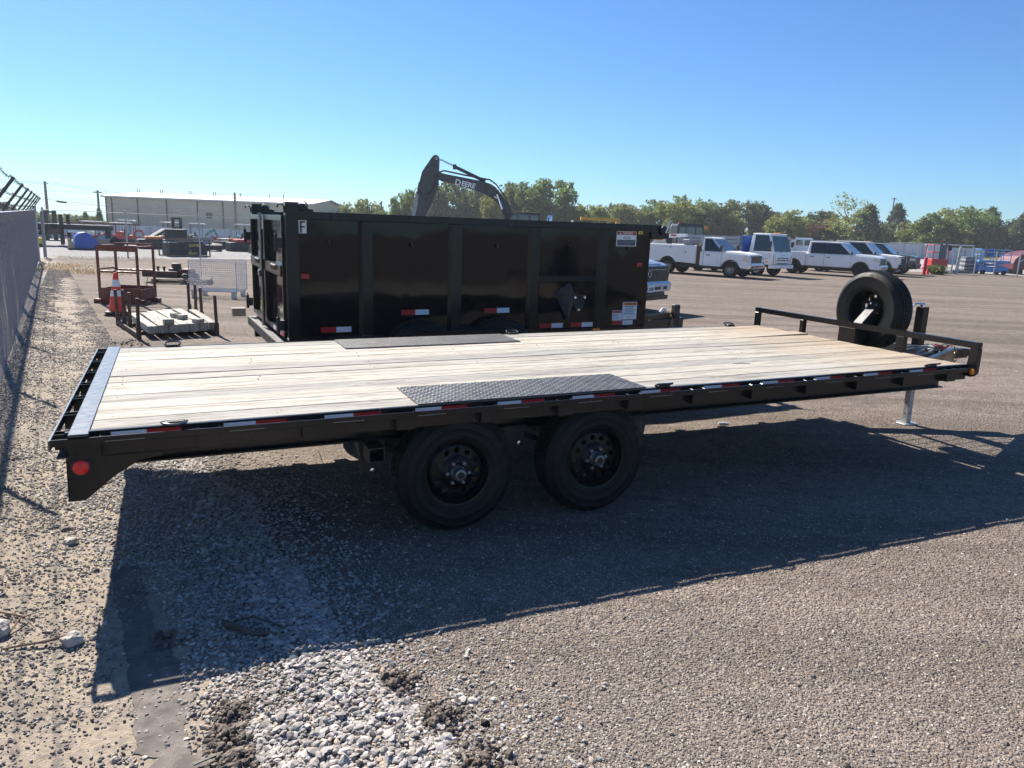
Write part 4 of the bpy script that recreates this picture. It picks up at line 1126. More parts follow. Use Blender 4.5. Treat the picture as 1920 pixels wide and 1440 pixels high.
# front wall with the tarp shroud reaching forward
MB().box(DL - 0.012, DL, 0.05, DW - 0.05, ZB, DZ - 0.002).build('front_panel', black_gloss, dp)
MB().prism([(DL + 0.02, DZ - 0.17), (DL + 0.02, DZ + 0.0), (DL + 0.20, DZ + 0.0), (DL + 0.24, DZ - 0.08), (DL + 0.29, DZ - 0.10), (DL + 0.29, DZ - 0.15), (DL + 0.16, DZ - 0.17)], 0.02, 0.032).build('tarp_shroud', black_paint, dp, 0.002)
MB().prism([(DL + 0.02, DZ - 0.17), (DL + 0.02, DZ + 0.0), (DL + 0.20, DZ + 0.0), (DL + 0.24, DZ - 0.08), (DL + 0.29, DZ - 0.10), (DL + 0.29, DZ - 0.15), (DL + 0.16, DZ - 0.17)], DW - 0.032, DW - 0.02).build('tarp_shroud', black_paint, dp, 0.002)
MB().tube([(DL + 0.19, 0.033, DZ - 0.06), (DL + 0.19, DW - 0.033, DZ - 0.06)], 0.05, 14).build('tarp_roll', black_matte, dp, smooth=True)
MB().lathe([(0.055, 0.012), (0.055, -0.02), (0.02, -0.03), (0.001, -0.03)], 18, 'y', (DL + 0.19, 0.008, DZ - 0.06)).build('tarp_reel', black_matte, dp, smooth=True)
MB().tube([(DL + 0.20, -0.025, DZ - 0.09), (DL + 0.225, -0.04, DZ + 0.02), (DL + 0.25, -0.05, DZ + 0.06)], 0.011, 6).build('tarp_crank', chrome, dp, smooth=True)
# rear barn doors
def door(y0, y1, hinge_y, s):
    dr = MB().box(-0.004, 0.004, y0, y1, ZB + 0.0, DZ - 0.04).build('barn_door', black_gloss, dp)
    f = MB()
    f.box(-0.045, -0.0045, y0, y1, DZ - 0.095, DZ - 0.04); f.box(-0.045, -0.0045, y0, y1, ZB + 0.0, ZB + 0.05)
    f.box(-0.045, -0.0045, y0, y0 + 0.045, ZB + 0.0505, DZ - 0.0955); f.box(-0.045, -0.0045, y1 - 0.045, y1, ZB + 0.0505, DZ - 0.0955)
    f.build('door_frame', black_paint, dr, 0.004)
    MB().box(-0.06, -0.0045, y0 + 0.0455, y1 - 0.0455, ZB + 0.60, ZB + 0.71).build('door_brace', black_paint, dr, 0.004)
    hm = MB()
    for z in (DZ - 0.30, ZB + 0.13):
        h_ = MB()
        h_.box(-0.10, -0.046, hinge_y - 0.03, hinge_y + 0.03, z - 0.05, z + 0.05)
        h_.lathe([(0.001, z - 0.085), (0.018, z - 0.08), (0.018, z + 0.08), (0.001, z + 0.085)], 10, 'z', (-0.105, hinge_y, 0))
        h_.lathe([(0.008, 0), (0.008, 0.03), (0.001, 0.031)], 8, 'z', (-0.105, hinge_y, z + 0.08))
        h_.build('hinge', black_matte, dr, 0.004)
    for k in range(4):
        MB().tube([(-0.061, y0 + 0.3 + 0.07 * k, ZB + 0.70), (-0.075, y0 + 0.3 + 0.07 * k, ZB + 0.695), (-0.07, y0 + 0.31 + 0.07 * k, ZB + 0.65)], 0.007, 6).build('chain_keeper', plate_black, dr, smooth=True)
    return dr
mid = DW * 0.52
d1 = door(0.095, mid - 0.004, 0.06, 1); d2 = door(mid + 0.004, DW - 0.095, DW - 0.06, -1)
MB().tube([(-0.072, mid + 0.03, ZB - 0.03), (-0.072, mid + 0.03, DZ - 0.02)], 0.018, 10).build('lock_rod', grey_metal, dp, smooth=True)
MB().tube([(-0.072, mid - 0.045, ZB + 0.02), (-0.072, mid - 0.045, DZ - 0.2)], 0.012, 8).build('lock_rod', black_paint, dp, smooth=True)
MB().cbox((-0.09, mid, ZB + 0.56), (0.05, 0.12, 0.07)).build('door_latch', plate_black, dp, 0.01)
for a, mt in ((0.14, tape_red), (0.29, tape_white), (0.44, tape_red), (0.59, tape_white), (1.24, tape_red), (1.39, tape_white), (1.54, tape_red)):
    MB().box(-0.0475, -0.046, a, a + 0.148, ZB + 0.004, ZB + 0.046).build('reflective_tape', mt, dp)
MB().box(-0.0062, -0.0048, 0.16, 0.30, DZ - 0.22, DZ - 0.11).build('door_sticker', plate_white, d1)
MB().box(-0.0062, -0.0048, mid + 0.30, mid + 0.62, DZ - 0.20, DZ - 0.10).build('door_sticker', plate_white, d2)
MB().box(-0.0062, -0.0048, mid + 0.55, mid + 0.585, DZ - 0.50, DZ - 0.201).build('door_sticker', grey_metal, d2)
MB().box(-0.0062, -0.0048, mid + 0.45, mid + 0.66, ZB + 0.08, ZB + 0.19).build('door_decal', yellow_label, d2)
# rear bumper beam and sill
MB().box(-0.11, 0.02, 0.02, DW - 0.02, ZB - 0.16, ZB - 0.055).build('rear_sill', black_matte, dp, 0.006)
MB().cbox((-0.22, DW - 0.06, ZB - 0.0), (0.16, 0.12, 0.10)).build('sill_block', pallet_wood, dp, 0.006)
# writing and stickers on the near side
def sticker(x0, x1, z0, z1, mat, nm='sticker', y=0.0435):
    return MB().box(x0, x1, y - 0.0012, y, z0, z1).build(nm, mat, dp)
FRONT = (math.pi / 2, 0, 0)
st = sticker(0.108, 0.186, DZ - 0.208, DZ - 0.082, plate_white, 'letter_sign')
f = MB()
for a, b_, c, d in ((0.124, 0.140, DZ - 0.201, DZ - 0.090), (0.140, 0.172, DZ - 0.106, DZ - 0.090), (0.140, 0.170, DZ - 0.152, DZ - 0.137)):
    f.box(a, b_, 0.0410, 0.0420, c, d)
f.build('letter', ink_black, st)
for x, z, mt in ((0.122, DZ - 0.60, tape_red), (4.15, DZ - 0.455, tape_red)):
    sticker(x, x + 0.08, z - 0.045, z, mt, 'side_reflector')
for x, z in ((0.305, DZ - 1.135), (1.150, DZ - 0.975), (2.115, DZ - 0.975), (2.82, DZ - 1.165), (3.235, DZ - 1.165), (3.835, DZ - 1.160)):
    yy = 0.0435 if x < 2.7 or x > 3.7 else 0.0255
    sticker(x, x + 0.155, z - 0.055, z, tape_red, 'reflective_tape', yy); sticker(x + 0.156, x + 0.311, z - 0.055, z, tape_white, 'reflective_tape', yy)
dg = sticker(3.825, 4.115, DZ - 0.262, DZ - 0.084, plate_white, 'danger_sign')
MB().box(3.832, 4.108, 0.0408, 0.0418, DZ - 0.128, DZ - 0.091).build('sign_band', red_label, dg)
MB().box(3.838, 4.102, 0.0408, 0.0418, DZ - 0.254, DZ - 0.185).build('sign_text_block', grey_label, dg)
lettering('sign_lettering', 'DANGER', 0.036, plate_white, dg, (3.985, 0.0402, DZ - 0.1095), FRONT, bold=0.0008)
tri = MB().add([(3.862, 0.0402, DZ - 0.124), (3.892, 0.0402, DZ - 0.124), (3.877, 0.0402, DZ - 0.097)], [(0, 1, 2)]); tri.build('warning_triangle', plate_white, dg)
pic = MB().tube([(3.92, 0.0412, DZ - 0.165), (3.96, 0.0412, DZ - 0.150), (4.0, 0.0412, DZ - 0.150), (4.03, 0.0412, DZ - 0.162)], 0.003, 5).tube([(3.94, 0.0412, DZ - 0.172), (4.02, 0.0412, DZ - 0.172)], 0.003, 5)
pic.build('pictogram', ink_black, dg)
tx = MB()
for k in range(3): tx.box(3.85, 4.09 - 0.03 * k, 0.0400, 0.0406, DZ - 0.205 - 0.017 * k, DZ - 0.201 - 0.017 * k)
tx.build('fine_print', ink_blue, dg)
ys_ = sticker(4.142, 4.205, DZ - 0.115, DZ - 0.077, yellow_label, 'caution_sticker')
MB().add([(4.158, 0.0418, DZ - 0.107), (4.190, 0.0418, DZ - 0.107), (4.174, 0.0418, DZ - 0.084)], [(0, 1, 2)]).build('warning_triangle', ink_black, ys_)
wg = sticker(3.980, 4.195, DZ - 1.150, DZ - 0.935, plate_white, 'warning_sign')
MB().box(3.986, 4.189, 0.0408, 0.0418, DZ - 0.978, DZ - 0.941).build('sign_band', orange_label, wg)
lettering('sign_lettering', 'WARNING', 0.034, ink_black, wg, (4.098, 0.0402, DZ - 0.960), FRONT, bold=0.0006)
tx = MB()
for k, (a, b_) in enumerate(((0.02, 0.17), (0.03, 0.15), (0.015, 0.185), (0.03, 0.16), (0.02, 0.18))):
    tx.box(3.986 + a, 3.986 + b_, 0.0402, 0.0412, DZ - 0.995 - 0.022 * k, DZ - 0.985 - 0.022 * k)
tx.build('fine_print', ink_blue, wg)
MB().tube([(4.06, 0.0412, DZ - 1.128), (4.085, 0.0412, DZ - 1.118), (4.105, 0.0412, DZ - 1.128)], 0.003, 5).build('pictogram', red_label, wg)
dg2 = sticker(3.835, 3.974, DZ - 1.158, DZ - 1.035, plate_white, 'danger_sign')
MB().box(3.840, 3.969, 0.0408, 0.0418, DZ - 1.066, DZ - 1.040).build('sign_band', red_label, dg2)
tx = MB()
for k in range(4): tx.box(3.845, 3.93 + 0.01 * (k % 2), 0.0402, 0.0412, DZ - 1.085 - 0.018 * k, DZ - 1.079 - 0.018 * k)
tx.build('fine_print', ink_blue, dg2)
# frame, fenders, wheels, tongue
for y in (0.55, DW - 0.55):
    MB().box(-0.1, DL + 0.05, y - 0.04, y + 0.04, ZB - 0.24, ZB - 0.058).build('main_beam', black_paint, dp, 0.004)
    MB().bar((DL - 0.3, y, ZB - 0.15), (DL + 1.5, DW / 2 + (y - DW / 2) * 0.12, ZB - 0.15), 0.06, 0.18).build('tongue_beam', black_paint, dp, 0.004)
for y, s in ((0.0, -1), (DW, 1)):
    ya, yb = sorted((y + s * 0.20, y - s * 0.02))
    fender = MB()
    prof = [(0.80, ZB - 0.30), (1.0, ZB - 0.02), (1.24, ZB + 0.055), (2.36, ZB + 0.055), (2.56, ZB - 0.03), (2.70, ZB - 0.32)]
    outer = prof; inner = [(x + (0.012 if x < 1.7 else -0.012), z - 0.012) for x, z in prof]
    fender.prism(outer + inner[::-1], ya, yb)
    fender.build('fender', black_paint, dp, 0.003)
    MB().prism([(x, z - 0.0125) for x, z in prof] + [(x, z - 0.06) for x, z in prof[::-1]], y + s * 0.188, y + s * 0.2).build('fender_lip', black_paint, dp)
    for x in (1.33, 2.27):
        trailer_wheel(dp, x, y + s * 0.06, 0.385 + LIFT - 0.006 * x, s, x)
MB().tube([(1.33, 0.05, 0.51), (1.33, DW - 0.05, 0.51)], 0.05, 10).build('axle', black_matte, dp, smooth=True)
MB().tube([(2.27, 0.05, 0.51), (2.27, DW - 0.05, 0.51)], 0.05, 10).build('axle', black_matte, dp, smooth=True)
sticker(3.545, 3.64, DZ - 1.292, DZ - 1.240, amber_lens, 'side_marker', 0.004)
MB().box(3.0, DL, 0.006, 0.04, ZB - 0.16, ZB - 0.057).build('front_skirt', black_paint, dp, 0.003)
tj = MB().bar((DL + 0.02, 0.62, ZB - 0.10), (DL + 1.30, DW / 2 - 0.10, ZB - 0.10), 0.02, 0.24).build('tongue_side', black_paint, dp, 0.003)
tj_dir = Vector((1.28, DW / 2 - 0.10 - 0.62, 0)).normalized(); tj_n = Vector((tj_dir.y, -tj_dir.x, 0)) ; ang = math.atan2(tj_dir.y, tj_dir.x)
def on_tongue(d, z): return Vector((DL + 0.02, 0.62, ZB - 0.10 + z)) + tj_dir * d + tj_n * 0.0115
lettering('maker_lettering', 'BigTex', 0.125, yellow_label, tj, on_tongue(0.72, 0.0), (math.pi / 2, 0, ang), bold=0.003, shear=0.2)
for k in range(5):
    b = MB(); p = on_tongue(0.56 + 0.13 * k, -0.075); q = on_tongue(0.685 + 0.13 * k, -0.075)
    b.bar(p, q, 0.003, 0.06).build('reflective_tape', tape_red if k % 2 == 0 else tape_white, tj)
MB().cbox((DL + 0.25, DW / 2, ZB + 0.02), (0.3, 0.5, 0.1)).build('tool_tray', black_matte, dp, 0.01)
MB().tube([(DL + 0.05, 0.75, ZB + 0.10), (DL + 0.12, 0.70, ZB + 0.22), (DL + 0.20, 0.72, ZB + 0.12), (DL + 0.22, 0.80, ZB + 0.02)], 0.022, 8).build('hydraulic_hose', plastic_black, dp, smooth=True)
MB().tube([(DL + 0.95, 0.92, ZB + 0.04), (DL + 1.0, 0.93, ZB + 0.09), (DL + 1.08, 0.98, ZB + 0.08), (DL + 1.14, 1.02, ZB + 0.03)], 0.022, 8).build('tow_rope', lettering_white, dp, smooth=True)
chain([(DL + 1.20, 1.0, ZB + 0.03), (DL + 1.21, 0.97, ZB - 0.12), (DL + 1.19, 0.95, ZB - 0.26), (DL + 1.14, 0.95, ZB - 0.28)], dp, chain_gold, 0.07)
dj = MB().cbox((DL + 1.34, DW / 2 - 0.12, ZB - 0.12), (0.09, 0.09, 0.5)).build('jack_tube', black_matte, dp, 0.004)
MB().box(DL + 1.29, DL + 1.39, DW / 2 - 0.17, DW / 2 - 0.07, LIFT - 0.03, ZB - 0.45).build('jack_leg', galv, dp, 0.003)
# ------------------------------------------------------------------ chain-link fences
def chain_link(b, p0, p1, z0, z1, pitch, r, bulge=0.0):
    """zigzag wires woven into diamonds between two points"""
    p0 = Vector((p0[0], p0[1], 0)); p1 = Vector((p1[0], p1[1], 0)); d = p1 - p0; Ln = d.length; d.normalize()
    nrm = Vector((-d.y, d.x, 0)); half = pitch / 2
    n = int(Ln / half); rows = int((z1 - z0) / half)
    for k in range(n):
        ring = []
        for i in range(rows + 1):
            x = k * half + (half if (i + k) % 2 else 0) + (0.04 * half if (i + k) % 2 else -0.04 * half)
            ring.append(p0 + d * x + Vector((0, 0, z0 + i * half)) + nrm * (((r * 0.9) if i % 2 else (-r * 0.9)) + bulge * mnoise.noise((x * 0.9, (z0 + i * half) * 2.2, p0.x)) + bulge * 0.5 * mnoise.noise((x * 3.0, (z0 + i * half) * 4.0, 5.0))))
        vs = []; fs = []
        for i, p in enumerate(ring):
            for a in ((0, r), (r * 0.87, -r * 0.5), (-r * 0.87, -r * 0.5)):
                vs.append(p + nrm * a[1] + d * a[0])
            if i:
                o = (i - 1) * 3
                fs += [(o, o + 1, o + 4, o + 3), (o + 1, o + 2, o + 5, o + 4), (o + 2, o, o + 3, o + 5)]
        b.add(vs, fs)
FDIR = Vector((-0.526, 0.851, 0)).normalized(); FN = Vector((0.851, 0.526, 0)).normalized()
def fpt(s, z=0.0, c=-0.775):
    return FN * (c + 0.165) + FDIR * s + Vector((0, 0, z))
nf = thing('chain_link_fence', 'tall grey chain link fence with slanted barbed wire arms along the left edge', 'fence', fpt(0))
def loc(p): return Vector(p) - fpt(0)
S0, S1 = -1.5, 32.7
b = MB(); chain_link(b, loc(fpt(1.0, 0, -0.765)), loc(fpt(S1, 0, -0.765)), 0.03, 1.80, 0.060, 0.0021, 0.010)
b.build('chain_link_mesh', fence_galv, nf, kind='stuff')
MB().tube([loc(fpt(S0, 1.80, -0.80)), loc(fpt(S1, 1.78, -0.80))], 0.019, 8).build('top_rail', post_galv, nf, smooth=True)
for s in [S0 + 0.3 + 2.95 * k for k in range(12)]:
    p = loc(fpt(s, 0, -0.83))
    MB().tube([p, p + Vector((0, 0, 1.84))], 0.03, 10).build('fence_post', post_galv, nf, smooth=True)
    a = p + Vector((0, 0, 1.80)); e = a + FN * 0.30 + Vector((0, 0, 0.42))
    arm = MB().bar(a, e, 0.05, 0.035).build('barb_arm', barb_metal, nf, 0.004)
for k, t in enumerate((0.25, 0.6, 0.95)):
    pts = []; bb = MB()
    for i in range(0, 240):
        s = S0 + 0.3 + i * (S1 - S0 - 0.5) / 240
        sag = 0.03 * math.sin(math.pi * ((s - S0 - 0.3) / 2.95 % 1.0))
        pts.append(loc(fpt(s, 1.82 + 0.42 * t - sag, -0.83 + 0.30 * t)) + Vector((0, 0, 0.006 * (i % 2))))
    bb.tube(pts, 0.0028, 4)
    for p in pts[::1]:
        for q in range(2):
            v = Vector((rnd.gauss(0, 1), rnd.gauss(0, 1), rnd.gauss(0, 1))).normalized() * 0.028
            bb.tube([p - v, p + v], 0.0014, 3)
    bb.build('barbed_wire', barb_metal, nf)
cp = Vector((-17.83, 27.69, 0)); cz = -0.07
t = thing('corner_post', 'thick leaning corner post where the near fence ends', 'fence post', (cp.x, cp.y, cz))
MB().tube([(0, 0, -0.05), (-0.02, 0.05, 1.98)], 0.05, 12).build('post', post_galv, t, smooth=True)
MB().lathe([(0.056, 1.97), (0.05, 2.02), (0.001, 2.05)], 12, 'z', (-0.02, 0.05, 0)).build('cap', post_galv, t, smooth=True)
# the far fence across the lot
ffp = [(-18.6, 29.2), (-19.32, 30.49), (-17.0, 32.5), (-14.7, 34.55), (-12.35, 36.65), (-10.0, 38.75), (-7.65, 40.85), (-5.3, 42.95)]
ff = thing('chain_link_fence', 'see through chain link fence with pale posts crossing behind the rusty cage', 'fence', (ffp[1][0], ffp[1][1], -0.1))
def fl(x, y, z): return Vector((x - ffp[1][0], y - ffp[1][1], z + 0.1))
mesh_b = MB()
for (xa, ya), (xb, yb) in zip(ffp, ffp[1:]):
    za = zg(xa, ya)
    b = MB(); chain_link(b, (xa - ffp[1][0], ya - ffp[1][1]), (xb - ffp[1][0], yb - ffp[1][1]), za + 0.14, za + 1.95, 0.085, 0.0030)
    mesh_b.add(b.v, b.f)
    MB().tube([fl(xa, ya, za + 1.93), fl(xb, yb, zg(xb, yb) + 1.93)], 0.011, 6).build('top_rail', post_galv, ff, smooth=True)
mesh_b.build('chain_link_mesh', fence_galv, ff, kind='stuff')
for x, y in ffp[1:]:
    z = zg(x, y)
    MB().tube([fl(x, y, z - 0.05), fl(x, y, z + 1.98)], 0.036, 10).build('fence_post', post_galv, ff, smooth=True)
    MB().lathe([(0.042, 0), (0.042, 0.03), (0.02, 0.06), (0.001, 0.065)], 10, 'z', fl(x, y, z + 1.97)).build('post_cap', post_galv, ff, smooth=True)

# ------------------------------------------------------------------ middle ground left: cage, cone, rack, basket, pallet
cg = thing('man_basket', 'rusty dark red steel work cage standing behind the traffic cone', 'work cage', (-8.18, 15.55, 0), 0.02)
w2, d2 = 0.40, 0.36; H = 1.19
for x in (-w2, w2):
    for y in (-d2, d2):
        MB().box(x - 0.022, x + 0.022, y - 0.022, y + 0.022, 0.12, H).build('post', rust_red, cg, 0.004)
MB().box(-w2 - 0.02, w2 + 0.02, -d2 - 0.03, -d2 - 0.0225, H - 0.115, H + 0.01).build('top_plate', rust_red, cg, 0.003)
for y in (d2,):
    MB().box(-w2, w2, y - 0.02, y + 0.02, H, H + 0.04).build('top_bar', rust_red, cg, 0.004)
for x in (-w2, w2):
    MB().box(x - 0.021, x + 0.021, -d2 + 0.023, d2 - 0.023, H - 0.04, H).build('top_bar', rust_red, cg, 0.004)
for y in (-d2, d2):
    MB().tube([(-w2, y, 0.66), (w2, y, 0.66)], 0.022, 8).build('mid_rail', rust_red, cg, smooth=True)
MB().tube([(-w2, -d2, 0.67), (-w2 - 0.03, -d2 + 0.1, 0.70), (-w2 - 0.03, d2 - 0.1, 0.70), (-w2, d2, 0.67)], 0.02, 8).build('mid_rail', rust_red, cg, smooth=True)
MB().box(-w2, w2, -d2, d2, 0.085, 0.11).build('floor_plate', rust_red, cg, 0.003)
for y in (-d2 - 0.024, d2 + 0.024): MB().box(-w2 - 0.02, w2 + 0.02, y - 0.004, y + 0.004, 0.10, 0.33).build('toe_board', rust_red, cg, 0.002)
for x in (-w2 - 0.024, w2 + 0.024): MB().box(x - 0.004, x + 0.004, -d2, d2, 0.10, 0.31).build('toe_board', rust_red, cg, 0.002)
for y in (-d2 + 0.12, d2 - 0.12): MB().box(-w2 - 0.16, w2 + 0.14, y - 0.09, y + 0.09, 0.0, 0.085).build('fork_pocket', rust_red, cg, 0.004)
chain([(0.28, d2 - 0.03, 0.62), (0.26, d2 - 0.04, 0.42), (0.24, d2 - 0.05, 0.30)], cg, rust_brown, 0.05)

cn = thing('traffic_cone', 'orange traffic cone with two white collars in front of the rusty cage', 'traffic cone', (-7.33, 13.52, 0), 0.3)
def cone_r(z): return 0.150 - (0.150 - 0.037) * (z - 0.08) / 0.66
def cone_band(z0, z1, extra, nm, mt, cap=False):
    pr = [(cone_r(z0) + extra, z0), (cone_r(z1) + extra, z1)]
    if cap: pr += [(cone_r(z1) * 0.6, z1 + 0.012), (0.001, z1 + 0.012)]
    return MB().lathe(pr, 28, 'z').build(nm, mt, cn, smooth=True)
cone_band(0.075, 0.77, 0.0, 'cone_body', cone_orange, True)
cone_band(0.53, 0.655, 0.003, 'reflective_collar', cone_white); cone_band(0.355, 0.46, 0.003, 'reflective_collar', cone_white)
MB().prism([(-0.19, -0.15), (-0.15, -0.19), (0.15, -0.19), (0.19, -0.15), (0.19, 0.15), (0.15, 0.19), (-0.15, 0.19), (-0.19, 0.15)], 0.045, 0.08, 'xy').build('base', plastic_black, cn, 0.006)
MB().prism([(-0.20, -0.16), (-0.16, -0.20), (0.16, -0.20), (0.20, -0.16), (0.20, 0.16), (0.16, 0.20), (-0.16, 0.20), (-0.20, 0.16)], 0.0, 0.035, 'xy').build('base', plastic_black, cn, 0.006)
MB().box(-0.12, 0.12, -0.12, 0.12, 0.034, 0.046).build('base_pad', cone_orange, cn)

rk = thing('stake_rack', 'rusty steel rack with eight upright stakes around a load of timbers', 'rack', (-5.75, 12.35, 0))
def rl(x, y, z=0): return Vector((x + 5.75, y - 12.35, z))
LP = [(-6.67, 12.29), (-6.37, 11.93), (-6.12, 11.62), (-5.66, 10.98)]
RP = [(-6.22, 14.02), (-5.83, 13.40), (-5.53, 12.95), (-4.76, 11.68)]
for x, y in LP + RP:
    h_ = 0.62 + rnd.uniform(-0.02, 0.02)
    tx_ = rnd.uniform(-0.015, 0.015)
    MB().tube([rl(x, y, 0.0), rl(x + tx_, y, h_)], 0.026, 10).build('stake', rust_brown, rk, smooth=True)
    MB().tube([rl(x, y, 0.0), rl(x, y, 0.20)], 0.036, 10).build('stake_socket', rust_brown, rk, smooth=True)
MB().bar(rl(*LP[0], 0.06), rl(*LP[3], 0.06), 0.05, 0.07).build('bottom_rail', rust_brown, rk, 0.004)
MB().bar(rl(*RP[0], 0.06), rl(*RP[3], 0.06), 0.05, 0.07).build('bottom_rail', rust_brown, rk, 0.004)
MB().bar(rl(-6.55, 12.12, 0.03), rl(-5.35, 12.68, 0.03), 0.09, 0.05).build('cross_rail', rust_brown, rk, 0.004)
MB().bar(rl(-5.95, 11.35, 0.03), rl(-5.05, 12.08, 0.03), 0.09, 0.05).build('cross_rail', rust_brown, rk, 0.004)
td = Vector((-0.585, 0.81, 0)); tn = Vector((0.81, 0.585, 0))
P0 = Vector((-5.50, 11.06, 0))
TIM = [(0.02, 0.02, 1.75, 0.13, 0.115, 'outermost'), (0.17, 0.02, 1.70, 0.14, 0.125, 'second'), (0.325, 0.0, 1.85, 0.14, 0.13, 'third'), (0.475, 0.03, 1.90, 0.135, 0.13, 'fourth'), (0.62, 0.05, 1.98, 0.13, 0.13, 'fifth'), (0.765, 0.10, 2.0, 0.14, 0.13, 'sixth'), (0.93, 0.15, 1.85, 0.13, 0.12, 'seventh')]
for i, (c, s, ln, w_, h_, nm) in enumerate(TIM):
    o = MB().box(0, ln, -w_ / 2, w_ / 2, 0, h_).build('timber', beam_wood, None, 0.006)
    p = P0 + tn * c + td * s
    o.location = (p.x, p.y, 0.075); o.rotation_euler = (0, 0, math.atan2(td.y, td.x) + rnd.uniform(-0.02, 0.02) - (0.05 if i == 6 else 0))
    lab = nm + ' weathered timber counted from the near left stakes of the rack'
    if i == 6: lab = 'separate weathered timber lying against the right hand stakes of the rack'
    if i == 5: lab = 'orange tinged weathered timber beside the gap in the rack load'
    tag(o, lab, 'timber', 'timbers lying in the stake rack')
for i, (c, s, l_, h_, z, lab) in enumerate(((0.25, 0.05, 0.14, 0.09, 0.202, 'short timber block on the near end of the rack load'), (0.50, 0.85, 0.10, 0.075, 0.207, 'dark little wood block in the middle of the rack load'), (0.56, 0.60, 0.11, 0.075, 0.207, 'second little wood block, nearer, in the middle of the rack load'), (0.70, 0.14, 0.12, 0.06, 0.207, 'thin dark block on the near end of the orange tinged timbers'))):
    o = MB().box(-l_ / 2, l_ / 2, -0.08, 0.08, 0, h_).build('wood_block', beam_wood, None, 0.008)
    p = P0 + tn * c + td * s; o.location = (p.x, p.y, z); o.rotation_euler = (0, 0, 0.62 + 0.2 * i)
    tag(o, lab, 'wood block', 'wood blocks on the timbers')

bk = thing('wire_basket', 'large white wire mesh basket standing on feet near the dump trailer', 'wire basket', (-6.98, 17.35, 0), 0.06)
def grid_panel(b, o, u, v, nu, nv, r, rb):
    o = Vector(o); u = Vector(u); v = Vector(v)
    for i in range(nu + 1): b.tube([o + u * i / nu, o + u * i / nu + v], rb if i in (0, nu) else r, 4, False)
    for j in range(nv + 1): b.tube([o + v * j / nv, o + v * j / nv + u], rb if j in (0, nv) else r, 4, False)
bw, bd, bz0, bz1 = 1.06, 0.80, 0.16, 0.84
for nm, o, u, v, nu, nv in (('front_grid', (-bw / 2, -bd / 2, bz0), (bw, 0, 0), (0, 0, bz1 - bz0), 22, 14), ('back_grid', (-bw / 2, bd / 2, bz0), (bw, 0, 0), (0, 0, bz1 - bz0), 22, 14), ('side_grid', (-bw / 2, -bd / 2, bz0), (0, bd, 0), (0, 0, bz1 - bz0), 16, 14), ('side_grid', (bw / 2, -bd / 2, bz0), (0, bd, 0), (0, 0, bz1 - bz0), 16, 14), ('floor_grid', (-bw / 2, -bd / 2, bz0), (bw, 0, 0), (0, bd, 0), 22, 16)):
    b = MB(); grid_panel(b, o, u, v, nu, nv, 0.0030, 0.009); b.build(nm, wire_white, bk)
for x in (-bw / 2 + 0.08, bw / 2 - 0.08):
    for y in (-bd / 2 + 0.06, bd / 2 - 0.06):
        MB().cbox((x, y, 0.08), (0.10, 0.10, 0.158)).build('foot', wire_white, bk, 0.006)

def pallet(name_label, x, y, rz, sx=1.2, sy=1.0):
    p = thing('wooden_pallet', name_label, 'pallet', (x, y, zg(x, y) + 0.01), rz)
    for k in range(7):
        yy = -sy / 2 + 0.05 + k * (sy - 0.1) / 6
        MB().box(-sx / 2, sx / 2, yy - 0.045, yy + 0.045, 0.115, 0.135).build('plank', pallet_wood, p)
    for k in range(3):
        xx = -sx / 2 + 0.05 + k * (sx - 0.1) / 2
        MB().box(xx - 0.04, xx + 0.04, -sy / 2, sy / 2, 0.018, 0.114).build('stringer', pallet_wood, p)
    for k in range(3):
        yy = -sy / 2 + 0.08 + k * (sy - 0.16) / 2
        MB().box(-sx / 2, sx / 2, yy - 0.045, yy + 0.045, 0.0, 0.017).build('plank', pallet_wood, p)
    return p
pallet('flat weathered pallet carrying rusty machine parts behind the cage', -9.35, 20.75, 0.35, 1.5, 1.3)
rp = thing('machine_part', 'low rusty brown machine part with upright studs on a pallet behind the cage', 'machine part', (-9.72, 20.75, 0.146), 0.15)
MB().box(-0.62, 0.30, -0.35, 0.35, 0.0, 0.16).build('body', rust_brown, rp, 0.02)
MB().lathe([(0.22, 0.16), (0.20, 0.22), (0.13, 0.24), (0.12, 0.36), (0.10, 0.37), (0.001, 0.37)], 20, 'z', (0.18, 0.05, 0)).build('hub', rust_brown, rp, smooth=True)
for x in (-0.28, -0.12): MB().lathe([(0.03, 0.16), (0.03, 0.24), (0.055, 0.25), (0.055, 0.28), (0.001, 0.28)], 10, 'z', (x, -0.05, 0)).build('stud', rust_brown, rp, smooth=True)
MB().box(0.30, 0.62, -0.25, 0.35, 0.0, 0.22).build('housing', rust_red, rp, 0.05)
ch = thing('chain_heap', 'small heap of dark chain and scrap on the pallet behind the cage', 'chain heap', (-9.0, 20.45, 0.146))
for k in range(3):
    pts = []
    for i in range(26):
        a = i * 0.55 + k; q = 0.10 + 0.09 * rnd.random()
        pts.append((0.24 * math.cos(a) * (0.4 + q * 3), 0.20 * math.sin(a) * (0.4 + q * 3), 0.02 + 0.10 * rnd.random()))
    MB().tube(pts, 0.016, 5).build('chain', black_matte if k else grey_metal, ch, smooth=True)

